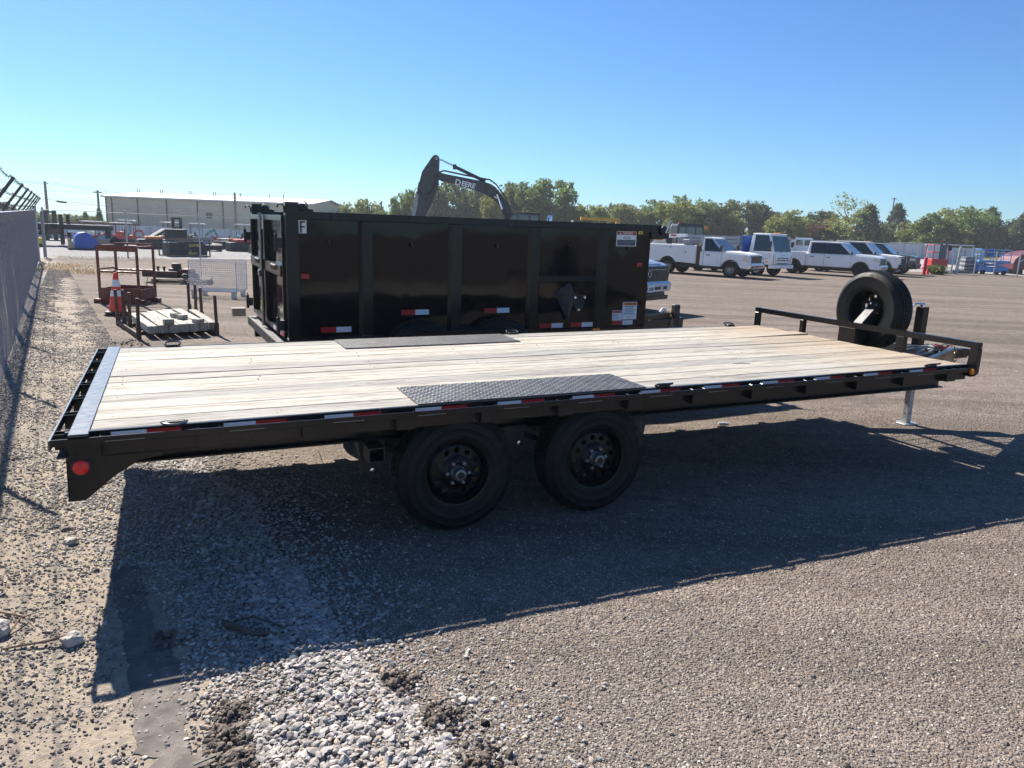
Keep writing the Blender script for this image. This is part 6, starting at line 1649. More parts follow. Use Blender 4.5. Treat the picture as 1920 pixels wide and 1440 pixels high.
for y in (-1.15, 1.15):
    pr = [(2.6 + 0.45 * math.cos(t), 0.46 + 0.45 * math.sin(t)) for t in [-math.pi / 2 + math.pi * k / 10 for k in range(11)]] + [(-1.4 + 0.45 * math.cos(t), 0.46 + 0.45 * math.sin(t)) for t in [math.pi / 2 + math.pi * k / 10 for k in range(11)]]
    MB().prism(pr, y - 0.3, y + 0.3).build('track', rubber_dusty, ex, 0.02)
MB().box(-0.7, 2.0, -0.84, 0.84, 0.4, 1.045).build('undercarriage', exc_black, ex, 0.03)

yt = thing('telehandler', 'yellow telehandler whose boom top shows over the dump trailer rim', 'telehandler', (6.3, 58, zg(6.3, 58)))
MB().box(-1.35, 1.45, -0.22, 0.22, 2.78, 2.97).build('boom', exc_yellow, yt, 0.03)
MB().box(-1.55, -1.3505, -0.3, 0.3, 2.72, 3.0).build('boom_head', exc_yellow, yt, 0.03)
MB().prism([(1.2, 2.779), (1.45, 2.779), (1.5, 0.9), (0.9, 0.9)], -0.3, 0.3).build('riser', exc_yellow, yt, 0.03)
MB().box(-1.8, 1.8, -0.8, 0.8, 0.55, 1.15).build('chassis', exc_yellow, yt, 0.06)
MB().prism([(-0.7, 1.16), (-0.6, 2.5), (0.35, 2.5), (0.45, 1.16)], -1.2, -0.45).build('cab', exc_black, yt, 0.04)
for x in (-1.3, 1.3):
    for y in (-0.95, 0.95): MB().lathe([(0.001, -0.18), (0.3, -0.2), (0.55, -0.2), (0.6, -0.14), (0.6, 0.14), (0.55, 0.2), (0.3, 0.2), (0.001, 0.18)], 20, 'y', (x, y, 0.6)).build('wheel', rubber, yt, smooth=True)

# ------------------------------------------------------------------ road vehicles
def vtyre(r, w, rim):
    h = w / 2
    return MB().lathe([(rim, -h * 0.8), (rim + 0.02, -h), (r - 0.05, -h), (r - 0.015, -h * 0.8), (r, -h * 0.5), (r, h * 0.5), (r - 0.015, h * 0.8), (r - 0.05, h), (rim + 0.02, h), (rim, h * 0.8)], 32, 'y').mesh('tyre', smooth=True)
def vrim(rim, w, style):
    b = MB(); h = w / 2
    b.lathe([(rim + 0.004, -h * 0.95), (rim - 0.012, -h * 0.85), (rim - 0.02, -h * 0.1), (rim - 0.02, h * 0.8)], 32, 'y')
    if style == 'steel':
        b.lathe([(rim - 0.02, -h * 0.3), (rim * 0.7, -h * 0.55), (rim * 0.5, -h * 0.5), (rim * 0.42, -h * 0.85), (0.001, -h * 0.9)], 32, 'y')
    else:
        b.lathe([(rim * 0.3, -h * 0.7), (0.001, -h * 0.75)], 16, 'y')
        for k in range(6):
            t = 2 * math.pi * k / 6
            b.bar((0.05 * math.cos(t), -h * 0.68, 0.05 * math.sin(t)), ((rim - 0.01) * math.cos(t), -h * 0.75, (rim - 0.01) * math.sin(t)), 0.03, 0.075, (0, 0, 1) if abs(math.cos(t)) > 0.5 else (1, 0, 0))
    return b.mesh('rim', smooth=(style == 'steel'))
rim_tan = M('dusty_alloy_rim', (0.30, 0.27, 0.23), 0.5, 0.5, var=0.25, scale=15)
rim_pale = M('pale_steel_rim', (0.58, 0.56, 0.53), 0.4, 0.5, var=0.2, scale=15)
VW = {}
def vehicle_wheel(t, x, y, side, r, style, mat, w=0.26, rim=None):
    rim = rim or r * 0.58
    key = (r, style, rim, w)
    if key not in VW: VW[key] = (vtyre(r, w, rim), vrim(rim, w, style))
    p = part('wheel', t, (x, y, r), (0, rnd.uniform(0, 1), 0 if side < 0 else math.pi))
    tm, rm = VW[key]
    link('tyre', tm, rubber, p)
    rm2 = rm if len(rm.materials) == 0 or rm.materials[0] == mat else VW.setdefault((key, mat.name), rm.copy())
    if rm2 is not rm: rm2.materials.clear()
    link('rim', rm2, mat, p)
    MB().lathe([(rim, -w * 0.3), (rim * 0.99, w * 0.35), (0.001, w * 0.35)], 24, 'y').build('brake_drum', black_matte, p)
def arch(xc, r, z0, n=10, zc=0.42):
    a0 = math.asin(max(-1, min(1, (z0 - zc) / r)))
    return [(xc + r * math.cos(t), zc + r * math.sin(t)) for t in [math.pi - a0 - (math.pi - 2 * a0) * k / n for k in range(n + 1)]]
def side_panel(t, name, pts, y, s, mat, off=0.006, depth=0.008):
    return MB().prism(pts, y - s * 0.002, y + s * off).build(name, mat, t)
def cabin(t, w, belt, roof, xb, xbt, xt, xw, mat, win_split, inset=0.20, glass=glass_dark, rear_glass=True):
    """greenhouse: narrower at the roof, with side, front and rear glass set 6 mm proud of the shell"""
    h0, h1 = w / 2 - 0.03, w / 2 - inset
    bot = [(xb, -h0, belt), (xw, -h0, belt), (xw, h0, belt), (xb, h0, belt)]
    top = [(xbt, -h1, roof - 0.04), (xt, -h1, roof - 0.04), (xt, h1, roof - 0.04), (xbt, h1, roof - 0.04)]
    c = MB().loft(bot, top).build('cabin', mat, t, 0.06, seg=3, smooth=True)
    MB().prism([(xbt - 0.01, roof - 0.055), (xbt + 0.03, roof - 0.015), ((xbt + xt) / 2, roof), (xt - 0.03, roof - 0.015), (xt + 0.03, roof - 0.055)], -h1 + 0.01, h1 - 0.01).build('roof', mat, c, 0.02)
    def sp(x, f, s, o=0.007):
        """point on the side glass plane at height fraction f"""
        return (x, s * (h0 + (h1 - h0) * f + o), belt + (roof - 0.04 - belt) * f)
    def ex_(xa, xb_, f): return xa + (xb_ - xa) * f
    for s in (-1, 1):
        for a, b_ in win_split:
            f0, f1 = 0.05, 0.91
            def X(q, f): return ex_(ex_(xb, xbt, f), ex_(xw, xt, f), q)
            q = [sp(X(a, f0), f0, s), sp(X(b_, f0), f0, s), sp(X(b_, f1) - (0.02 if b_ > 0.8 else 0), f1, s), sp(X(a, f1), f1, s)]
            q2 = [(x, y - s * 0.02, z) for x, y, z in q]
            MB().loft(q, q2).build('side_window', glass, c)
        def X2(q, f): return ex_(ex_(xb, xbt, f), ex_(xw, xt, f), q)
        qa, qb = win_split[0][0] - 0.01, win_split[-1][1] + 0.012
        q = [sp(X2(qa, 0.03), 0.03, s, 0.004), sp(X2(qb, 0.03), 0.03, s, 0.004), sp(X2(qb, 0.935) - 0.02, 0.935, s, 0.004), sp(X2(qa, 0.935), 0.935, s, 0.004)]
        MB().loft(q, [(x, y - s * 0.02, z) for x, y, z in q]).build('window_frame', plastic_black, c)
    def fp(f, yq, xa, xt_, o): return (ex_(xa, xt_, f) + o, yq * (h0 + (h1 - h0) * f - 0.07), belt + (roof - 0.04 - belt) * f)
    q = [fp(0.05, -1, xw, xt, 0.006), fp(0.05, 1, xw, xt, 0.006), fp(0.90, 1, xw, xt, 0.006), fp(0.90, -1, xw, xt, 0.006)]
    MB().loft(q, [(x - 0.02, y, z) for x, y, z in q]).build('windscreen', glass_teal, c)
    if rear_glass:
        q = [fp(0.10, -0.8, xb, xbt, -0.006), fp(0.10, 0.8, xb, xbt, -0.006), fp(0.85, 0.8, xb, xbt, -0.006), fp(0.85, -0.8, xb, xbt, -0.006)]
        MB().loft(q, [(x + 0.02, y, z) for x, y, z in q]).build('rear_window', glass, c)
    return c
def mirror(t, x, y, s, z, tall=False):
    h_ = 0.30 if tall else 0.17
    MB().cbox((x, y + s * 0.16, z + (0.08 if tall else 0)), (0.09, 0.20, h_)).bar((x, y, z - 0.04), (x, y + s * 0.1, z - 0.02), 0.04, 0.04).build('mirror', plastic_black, t, 0.02)
def place(px, py, ang, lx, ly):
    """origin so that local point (lx, ly) lands on the ground point (px, py)"""
    return (px - lx * math.cos(ang) + ly * math.sin(ang), py - lx * math.sin(ang) - ly * math.cos(ang))
def pickup(name, label, pf, ang, mat, crew=True, wheel=('alloy', rim_black), r=0.41, WB=3.75, bed=True, front=0.98, rear=1.2, Wd=2.02, grille='black', roof=1.93, glass=glass_dark, arch_mat=None):
    w2 = Wd / 2
    xf, xr = WB / 2, -WB / 2
    ox, oy = place(pf[0], pf[1], ang, xf, -w2 + 0.14)
    t = thing(name, label, 'pickup truck', (ox, oy, zg(ox, oy) + 0.0), ang)
    Fx, Rx = xf + front, xr - rear
    zs, belt = 0.50, 1.23
    xw = xf - 0.50
    xb = xr + (0.72 if crew else 0.0) if bed else xr + 1.75
    if not crew and bed: xb = xw - 1.55
    ra = r + 0.085
    body = [(xb, zs)] + arch(xf, ra, zs, 10, r) + [(Fx - 0.14, zs - 0.03), (Fx - 0.03, 0.55), (Fx, 0.72), (Fx - 0.005, 1.02), (Fx - 0.03, 1.10), (Fx - 0.10, 1.155), (Fx - 0.35, 1.195), (xw, belt + 0.02), (xb, belt)]
    MB().prism(body, -w2, w2).build('body', mat, t, 0.06, seg=3, smooth=True)
    MB().box(xr + ra + 0.05, xf - ra - 0.05, -w2 + 0.012, w2 - 0.012, 0.40, 0.51).build('rocker', plastic_black, t, 0.01)
    for xq in (xf, xr): MB().prism(arch(xq, ra + 0.02, zs, 10, r), -w2 + 0.05, w2 - 0.05).build('wheel_well', ink_black, t)
    MB().box(Rx + 0.1, Fx - 0.25, -w2 + 0.32, w2 - 0.32, 0.36, 0.62).build('chassis', black_matte, t)
    hood = [(xw - 0.02, belt + 0.011), (Fx - 0.36, 1.196), (Fx - 0.08, 1.13), (Fx - 0.14, 1.185), (Fx - 0.40, 1.235), (xw - 0.02, belt + 0.065)]
    MB().prism(hood, -w2 + 0.22, w2 - 0.22).build('bonnet', mat, t, 0.02, seg=2, smooth=True)
    if bed:
        zb = 1.29
        for s in (-1, 1):
            ya, yb = sorted((s * w2, s * (w2 - 0.11)))
            MB().prism([(Rx, 0.60)] + arch(xr, ra, zs + 0.02, 10, r) + [(xb - 0.02, zs), (xb - 0.02, zb), (Rx, zb)], ya, yb).build('bed_side', mat, t, 0.03, seg=2)
            MB().box(Rx - 0.004, Rx + 0.10, *sorted((s * (w2 - 0.02), s * (w2 - 0.18))), 0.85, 1.22).build('tail_lamp', red_lens, t, 0.01)
        MB().box(Rx + 0.02, xb - 0.03, -w2 + 0.111, w2 - 0.111, 0.70, 0.75).build('bed_floor', black_matte, t)
        MB().box(Rx, Rx + 0.06, -w2 + 0.19, w2 - 0.19, 0.752, zb - 0.01).build('tailgate', mat, t, 0.02)
        MB().box(xb - 0.09, xb - 0.025, -w2 + 0.112, w2 - 0.112, 0.752, zb - 0.01).build('bed_front', mat, t)
        MB().box(Rx - 0.12, Rx - 0.006, -w2 + 0.1, w2 - 0.1, 0.52, 0.68).build('rear_bumper', plastic_black, t, 0.02)
    split = [(0.085, 0.445), (0.475, 0.90)] if crew else [(0.17, 0.88)]
    cabin(t, Wd, belt, roof, xb + 0.02, xb + 0.07, xw - 0.60, xw + 0.18, mat, split, glass=glass)
    # doors: recessed shut lines and handles
    for s in (-1, 1):
        y = s * w2
        lines = [xb + 0.10, xb + 1.03, xw - 0.02] if crew else [xb + 0.20, xw + 0.02]
        b = MB()
        for x in lines: b.box(x - 0.006, x + 0.006, *sorted((y - s * 0.004, y + s * 0.0025)), zs + 0.03, belt - 0.02)
        b.build('door_gap', ink_black, t)
        for x in ([xb + 0.24, xb + 1.17] if crew else [xb + 0.34]):
            MB().box(x, x + 0.20, *sorted((y + s * 0.003, y + s * 0.03)), 1.03, 1.07).build('door_handle', plastic_black, t, 0.008)
        mirror(t, xw + 0.02, y - s * 0.05, s, belt + 0.10, not crew)
        MB().prism([(Fx - 0.34, 0.93), (Fx + 0.004, 0.90), (Fx - 0.006, 1.075), (Fx - 0.28, 1.10)], *sorted((y - s * 0.18, y + s * 0.006))).build('headlight', lamp_clear, t, 0.012)
        for x in (xf, xr): vehicle_wheel(t, x, s * (w2 - 0.14), s, r, wheel[0], wheel[1])
        if arch_mat:
            pr = arch(xf, ra + 0.06, zs, 12, r); pi_ = arch(xf, ra - 0.01, zs, 12, r)
            MB().prism(pr + pi_[::-1], *sorted((y - s * 0.02, y + s * 0.03))).build('wheel_flare', arch_mat, t)
    gm = plastic_black
    g = MB().box(Fx - 0.10, Fx + 0.012, -w2 + 0.28, w2 - 0.28, 0.745, 1.095).build('grille', gm, t, 0.02)
    for k in range(3): MB().box(Fx + 0.0125, Fx + 0.02, -w2 + 0.32, w2 - 0.32, 0.82 + 0.08 * k, 0.845 + 0.08 * k).build('grille_bar', grey_metal if grille == 'bars' else plastic_black, g)
    MB().prism([(Fx - 0.12, 0.46), (Fx + 0.08, 0.50), (Fx + 0.10, 0.66), (Fx + 0.06, 0.735), (Fx - 0.12, 0.735)], -w2 + 0.0, w2 - 0.0).build('front_bumper', chrome if name == 'service_truck' else mat if grille != 'guard' else plastic_black, t, 0.025, seg=2)
    MB().box(Fx - 0.05, Fx + 0.085, -w2 + 0.3, w2 - 0.3, 0.40, 0.49).build('lower_valance', plastic_black, t, 0.01)
    MB().box(Fx + 0.04, Fx + 0.098, -0.5, 0.5, 0.55, 0.63).build('bumper_opening', ink_black, t, 0.01)
    if name == 'silver_truck':
        for s in (-1, 1): MB().prism([(Fx - 0.30, 0.86), (Fx + 0.010, 0.83), (Fx + 0.0, 1.09), (Fx - 0.26, 1.105)], *sorted((s * (w2 - 0.24), s * (w2 + 0.012)))).build('headlight_housing', glass_dark, t, 0.02)
    for s in (-1, 1): MB().box(Fx + 0.05, Fx + 0.106, *sorted((s * 0.62, s * 0.78)), 0.55, 0.63).build('fog_lamp', ink_black, t, 0.01)
    return t, xf, xr, Fx, Rx, xw, xb, w2

VA = R(-37)
# white service truck
sv, xf, xr, Fx, Rx, xw, xb, w2 = pickup('service_truck', 'dusty white single cab service truck with tool boxes and a small crane', (10.63, 37.11), VA, white_dusty, crew=False, wheel=('steel', rim_tan), WB=3.38, bed=False, r=0.40, roof=1.93, front=0.95)
xb = xr + 1.75
SB = (xr - 1.15, xb - 0.20)
for s in (-1, 1):
    ya, yb = sorted((s * 1.04, s * 0.62))
    bx = MB().prism([(SB[0], 0.62)] + arch(xr, 0.50, 0.62, 10, 0.40) + [(SB[1], 0.58), (SB[1], 1.50), (SB[0], 1.50)], ya, yb).build('tool_box', white_dusty, sv, 0.012)
    ys1 = s * 1.04
    for a, b_, c, d in ((SB[0] + 0.03, SB[0] + 0.50, 0.70, 1.46), (SB[0] + 0.53, SB[1] - 0.66, 1.02, 1.46), (SB[1] - 0.63, SB[1] - 0.03, 0.62, 1.46)):
        dr = MB().box(a, b_, *sorted((ys1 + s * 0.001, ys1 + s * 0.018)), c, d).build('tool_door', white_dusty, bx, 0.006)
        hx = (a + b_) / 2 if d - c < 0.6 else a + 0.07
        MB().box(hx - 0.035, hx + 0.035, *sorted((ys1 + s * 0.0185, ys1 + s * 0.026)), (c + d) / 2 + 0.06, (c + d) / 2 + 0.17).build('latch', grey_metal, dr, 0.004)
MB().box(SB[0], SB[1], -0.615, 0.615, 0.70, 0.78).build('bed_floor', black_matte, sv)
MB().box(SB[1] + 0.004, SB[1] + 0.17, -0.95, 0.95, 0.55, 1.50).build('bulkhead', rust_brown, sv, 0.01)
MB().box(SB[1] - 0.3, SB[1] + 0.1, -0.80, 0.80, 1.503, 1.56).build('rack_base', rust_brown, sv)
MB().tube([(SB[1] + 0.05, -0.8, 1.5), (SB[1] + 0.12, -0.8, 1.82), (SB[1] + 0.12, 0.8, 1.82), (SB[1] + 0.05, 0.8, 1.5)], 0.025, 8).build('headache_rack', grey_metal, sv, smooth=True)
cr = part('crane', sv, (xr - 0.2, -0.5, 1.50))
MB().box(-0.10, 0.10, -0.12, 0.12, 0.0, 0.50).build('crane_column', plastic_black, cr, 0.02)
MB().prism([(-1.05, 0.36), (-1.0, 0.44), (0.95, 0.55), (0.95, 0.40), (0.1, 0.33), (-0.5, 0.22)], -0.13, 0.13).build('crane_boom', white_paint, cr, 0.01)
MB().box(0.10, 0.42, -0.139, -0.132, 0.40, 0.50).build('crane_label', red_label, cr)
MB().prism([(-0.9, 0.01), (-0.75, 0.30), (-0.15, 0.34), (-0.12, 0.01)], -0.22, 0.22).build('winch_box', stake_grey, cr, 0.02)
MB().box(-0.72, -0.3, -0.228, -0.221, 0.16, 0.26).build('winch_label', orange_label, cr)
MB().lathe([(0.001, -0.16), (0.11, -0.16), (0.11, 0.16), (0.001, 0.16)], 14, 'y', (-1.0, 0, 0.36)).build('sheave', plastic_black, cr, smooth=True)
MB().tube([(-1.0, 0.05, 0.45), (-0.96, 0.05, 0.66), (-0.86, 0.05, 0.80), (-0.80, 0.05, 0.72), (-0.88, 0.05, 0.5)], 0.03, 6).build('cable_loop', chrome, cr, smooth=True)
MB().box(0.98, 1.35, -0.5, 0.9, 0.01, 0.28).build('cargo_box', grey_metal, cr, 0.03)
lettering('badge_lettering', 'GMC', 0.15, red_lens, sv, (Fx + 0.022, 0, 0.915), (math.pi / 2, 0, math.pi / 2), bold=0.006)
for s in (-1, 1):
    MB().prism([(Fx - 0.33, 0.86), (Fx - 0.015, 0.80), (Fx - 0.03, 1.07), (Fx - 0.28, 1.08)], *sorted((s * (w2 - 0.17), s * (w2 + 0.009)))).build('indicator', amber_lens if s < -2 else lamp_clear, sv, 0.01)
    MB().box(Fx - 0.9, Fx - 0.6, *sorted((s * (w2 + 0.002), s * (w2 + 0.008))), 0.80, 0.825).build('badge', grey_metal, sv)
# white cabover truck with grey stake bed
IA = R(-50)
ox, oy = place(12.95, 40.2, IA, 1.9, -0.80)
cv = thing('cabover_truck', 'white cabover truck with a tall windscreen and grey stake bed, between service truck and pickup', 'truck', (ox, oy, zg(ox, oy)), IA)
cw = 0.93
body = [(1.30, 0.62)] + [p for p in arch(1.9, 0.52, 0.62, 10, 0.40)] + [(2.62, 0.62), (2.86, 0.66), (2.88, 0.95), (2.84, 1.30), (1.30, 1.30)]
MB().prism(body, -cw, cw).build('cab_lower', white_paint, cv, 0.03, seg=2)
cabin(cv, 2 * cw, 1.29, 2.25, 1.32, 1.40, 2.50, 2.84, white_paint, [(0.20, 0.90)], inset=0.13, glass=glass_dark)
MB().prism([(2.60, 0.42), (2.98, 0.44), (3.0, 0.62), (2.60, 0.64)], -cw - 0.01, cw + 0.01).build('front_bumper', white_paint, cv, 0.02)
for s in (-1, 1):
    MB().prism([(s * 0.62, 0.70), (s * 0.90, 0.70), (s * 0.90, 1.14), (s * 0.78, 1.12)], 2.80, 2.900, 'yz').build('headlight', lamp_clear, cv, 0.01)
    mirror(cv, 2.70, s * cw, s, 1.62, True)
    b = MB()
    for x in (1.55, 2.62): b.box(x - 0.006, x + 0.006, *sorted((s * (cw - 0.004), s * (cw + 0.0025))), 0.95, 1.27)
    b.build('door_gap', ink_black, cv)
    MB().box(1.62, 1.79, *sorted((s * (cw + 0.002), s * (cw + 0.022))), 1.16, 1.21).build('door_handle', plastic_black, cv)
    MB().box(2.42, 2.56, *sorted((s * (cw + 0.002), s * (cw + 0.010))), 0.74, 0.80).build('side_lamp', amber_lens, cv)
    MB().box(2.20, 2.52, *sorted((s * (cw + 0.002), s * (cw + 0.006))), 0.93, 0.95).build('badge', ink_blue, cv)
    vehicle_wheel(cv, 1.9, s * 0.80, s, 0.40, 'steel', rim_pale); vehicle_wheel(cv, -1.95, s * 0.80, s, 0.40, 'steel', rim_pale)
for z in (0.84, 0.95):
    for a, b_ in ((-0.55, -0.30), (-0.22, 0.22), (0.30, 0.55)): MB().box(2.874, 2.89, a, b_, z, z + 0.05).build('grille_slot', ink_black, cv)
MB().box(2.86, 2.885, -0.5, 0.5, 0.68, 0.72).build('grille_slot', ink_black, cv)
lettering('badge_lettering', 'ISUZU', 0.09, ink_blue, cv, (2.862, 0, 1.10), (math.pi / 2, 0, math.pi / 2), bold=0.002)
for y in (-0.3, 0.25): MB().bar((2.86, y, 1.30), (2.80, y + 0.42, 1.37), 0.02, 0.02).build('wiper', plastic_black, cv)
for y in (-0.25, 0.0, 0.25): MB().cbox((2.40, y, 2.275), (0.10, 0.12, 0.05)).build('roof_lamp', orange_label, cv, 0.01)
MB().box(-3.2, 2.5, -0.42, 0.42, 0.48, 0.68).build('chassis', black_matte, cv)
MB().box(0.86, 1.05, -0.9, 0.9, 0.69, 2.1).build('headboard', blue_paint, cv, 0.02)
MB().box(-3.3, 0.85, -1.15, 1.15, 0.82, 0.95).build('bed_floor', black_matte, cv, 0.01)
for s in (-1, 1):
    y = s * 1.12
    for x in [-3.25 + 0.81 * k for k in range(6)]: MB().box(x - 0.04, x + 0.04, y - 0.03, y + 0.03, 0.951, 2.05).build('stake', stake_grey, cv)
    for k in range(5): MB().box(-3.3, 0.84, *sorted((y + s * 0.031, y + s * 0.055)), 1.02 + 0.21 * k, 1.18 + 0.21 * k).build('slat', stake_grey, cv)
# pickups
sl = pickup('crew_cab_pickup', 'clean white crew cab pickup with black wheels beside the cabover truck', (19.55, 42.55), VA, white_paint, crew=True, wheel=('alloy', rim_black), glass=glass_dark)
g, xf, xr, Fx = sl[0], sl[1], sl[2], sl[3]
MB().box(Fx - 0.02, Fx + 0.03, -0.95, 0.95, 0.70, 0.79).build('bumper_trim', plastic_black, g, 0.01)
pk2 = pickup('guarded_pickup', 'white pickup with a black bull bar, behind the clean white pickup', (22.8, 46.6), VA, white_dusty, crew=True, wheel=('steel', rim_pale), grille='guard', arch_mat=grey_paint, roof=2.03)
g, xf, xr, Fx = pk2[0], pk2[1], pk2[2], pk2[3]
gd = part('bull_bar', g)
for y in (-0.42, 0.42): MB().box(Fx + 0.12, Fx + 0.17, y - 0.05, y + 0.05, 0.42, 1.22).build('upright', plastic_black, gd, 0.01)
for z in (0.60, 0.80, 1.0, 1.17): MB().tube([(Fx - 0.15, -0.95, z), (Fx + 0.10, -0.82, z), (Fx + 0.145, -0.5, z), (Fx + 0.145, 0.5, z), (Fx + 0.10, 0.82, z), (Fx - 0.15, 0.95, z)], 0.03, 8).build('cross_tube', plastic_black, gd, smooth=True)
for y in (-0.3, 0.0, 0.3): MB().cbox((pk2[5] - 0.7, y, 2.05), (0.08, 0.10, 0.04)).build('roof_lamp', orange_label, g, 0.01)
pk3 = pickup('dark_pickup', 'dark grey pickup at the right end of the row of parked trucks', (25.0, 49.1), VA, grey_paint, crew=True, wheel=('steel', rim_pale), grille='bars', glass=glass_teal)
# silver truck coupled close to the dump trailer
fd = pickup('silver_truck', 'pale silver blue pickup with a dark barred grille peeking past the dump trailer', (1.81, 17.59), R(-40), silver_paint, crew=True, wheel=('alloy', rim_black), r=0.42, grille='dark', roof=1.95)
g, Fx, w2 = fd[0], fd[3], fd[7]
MB().prism([(-w2 + 0.05, 0.745), (w2 - 0.05, 0.745), (w2 - 0.09, 1.10), (-w2 + 0.09, 1.10)], Fx - 0.02, Fx + 0.022, 'yz').build('grille_surround', plastic_black, g, 0.01)
for k in range(5): MB().box(Fx + 0.0225, Fx + 0.034, -w2 + 0.18, w2 - 0.18, 0.775 + 0.06 * k, 0.79 + 0.06 * k).build('grille_bar', grey_metal if k == 4 else plastic_black, g)
MB().lathe([(0.075, 0.0), (0.062, 0.008), (0.062, 0.014), (0.07, 0.016), (0.078, 0.008)], 20, 'x', (Fx + 0.030, 0.0, 0.93), True).build('grille_badge', chrome, g, smooth=True)
pl = MB().box(Fx + 0.102, Fx + 0.112, -0.16, 0.16, 0.50, 0.68).build('licence_plate', plate_white, g, 0.004)
lettering('plate_lettering', '2608', 0.115, ink_black, pl, (Fx + 0.1135, 0.0, 0.575), (math.pi / 2, 0, math.pi / 2), bold=0.003)
MB().prism([(-w2 + 0.06, 0.40), (w2 - 0.06, 0.40), (w2 - 0.1, 0.30), (-w2 + 0.1, 0.30)], Fx - 0.15, Fx + 0.06, 'yz').build('air_dam', plastic_black, g, 0.01)

# machine behind the service truck
lm = thing('skid_loader', 'black cabbed loader machine behind the white service truck', 'loader', (11.6, 52.0, zg(11.6, 52)), 0.1)
MB().box(-1.6, 1.6, -0.85, 0.85, 0.45, 1.3).build('body', exc_black, lm, 0.08)
cbn = MB().prism([(-0.95, 1.30), (-0.90, 2.60), (-0.80, 2.72), (0.85, 2.72), (0.95, 2.60), (0.95, 1.30)], -0.85, 0.85).build('cab', exc_black, lm, 0.04)
for a, b_ in ((-0.80, -0.35), (-0.28, 0.30), (0.38, 0.82)): MB().box(a, b_, -0.862, -0.852, 1.55, 2.5).build('cab_window', glass_teal, cbn)
MB().box(0.90, 1.12, -0.95, -0.75, 2.35, 2.62).build('work_lamp', orange_label, lm, 0.02)
MB().cbox((-0.75, -0.75, 2.76), (0.22, 0.14, 0.07)).build('roof_lamp', red_lens, lm, 0.02)
MB().tube([(-1.35, -0.7, 1.3), (-1.38, -0.7, 2.45), (-1.2, -0.7, 2.68), (-0.86, -0.7, 2.70)], 0.04, 7).build('guard_bar', galv, lm, smooth=True)
for s in (-1, 1):
    for x in (-0.95, 0.95): MB().lathe([(0.001, -0.16), (0.3, -0.17), (0.44, -0.17), (0.5, -0.1), (0.5, 0.1), (0.44, 0.17), (0.3, 0.17), (0.001, 0.16)], 20, 'y', (x, s * 1.03, 0.5)).build('wheel', rubber, lm, smooth=True)

# white vans far behind the pickup bed
for x, y, lab, mt in ((33.4, 88.0, 'small white van with two rear windows far behind the pickup bed', white_paint), (30.2, 86.0, 'grey service vehicle far behind the cabover truck', stake_grey)):
    t = thing('parked_van', lab, 'van', (x, y, zg(x, y)), R(70))
    MB().prism([(-2.4, 0.4), (2.2, 0.4), (2.5, 0.55), (2.5, 1.0), (1.7, 1.25), (1.2, 1.98), (-2.35, 2.02)], -0.95, 0.95).build('body', mt, t, 0.06, seg=2)
    for y_ in (-0.45, 0.45): MB().box(-2.44, -2.43, y_ - 0.34, y_ + 0.34, 1.15, 1.75).build('rear_window', glass_teal, t)
    for s in (-1, 1):
        MB().prism([(-2.0, 1.2), (1.1, 1.2), (1.0, 1.8), (-2.0, 1.8)], *sorted((s * 0.951, s * 0.96))).build('side_window', glass_dark, t)
        for x_ in (-1.6, 1.6): MB().lathe([(0.001, -0.1), (0.2, -0.11), (0.34, -0.1), (0.36, 0), (0.34, 0.1), (0.001, 0.1)], 18, 'y', (x_, s * 0.86, 0.36)).build('wheel', rubber, t, smooth=True)

# ------------------------------------------------------------------ right hand fence and machines
rf_ = thing('chain_link_fence', 'see through chain link fence with gate at the right edge of the lot', 'fence', (31.0, 53.7, zg(31, 53.7)))
RP_ = [(31.3, 53.85), (32.75, 53.55), (34.0, 53.3), (35.55, 53.1), (37.2, 52.9), (39.0, 52.7)]
mb = MB()
for (xa, ya), (xb_, yb_) in zip(RP_, RP_[1:]):
    b = MB(); chain_link(b, (xa - 31, ya - 53.7), (xb_ - 31, yb_ - 53.7), 0.03, 1.62, 0.11, 0.0022); mb.add(b.v, b.f)
    MB().tube([(xa - 31, ya - 53.7, 1.62), (xb_ - 31, yb_ - 53.7, 1.62)], 0.02, 6).build('top_rail', post_galv, rf_, smooth=True)
mb.build('chain_link_mesh', fence_galv, rf_, kind='stuff')
for x, y in RP_:
    MB().tube([(x - 31, y - 53.7, -0.05), (x - 31, y - 53.7, 1.70)], 0.045, 8).build('fence_post', post_galv, rf_, smooth=True)
for x in (31.62,):
    MB().tube([(x - 31, 0.12, -0.05), (x - 31 + 0.1, 0.12, 1.92)], 0.11, 10).build('gate_post', post_galv, rf_, smooth=True)
gt_ = thing('gate_panel', 'tall pale tube frame gate standing open left of the right hand fence', 'gate', (30.5, 57.2, zg(30.5, 57.2)))
for x in (-2.3, 0.0, 2.0, 3.4, 4.4): MB().tube([(x, x * 0.1, 0.0), (x, x * 0.1, 2.0)], 0.05, 6).build('frame_post', post_galv, gt_, smooth=True)
for z in (0.1, 1.98): MB().tube([(-2.3, -0.23, z), (4.4, 0.44, z)], 0.04, 6).build('frame_rail', post_galv, gt_, smooth=True)
bl = thing('bollard', 'bright red post at the lot corner left of the red lift', 'bollard', (27.45, 50.35, zg(27.45, 50.35)))
MB().lathe([(0.11, 0.0), (0.11, 1.10), (0.08, 1.15), (0.001, 1.16)], 16, 'z').build('post', bollard_red, bl, smooth=True)
sc = thing('traffic_cone', 'tiny orange cone between the red post and the weeds', 'traffic cone', (28.2, 51.3, zg(28.2, 51.3)))
MB().lathe([(0.11, 0.02), (0.02, 0.42), (0.001, 0.42)], 12, 'z').build('cone_body', cone_orange, sc, smooth=True)
MB().box(-0.15, 0.15, -0.15, 0.15, 0.0, 0.02).build('base', cone_orange, sc)
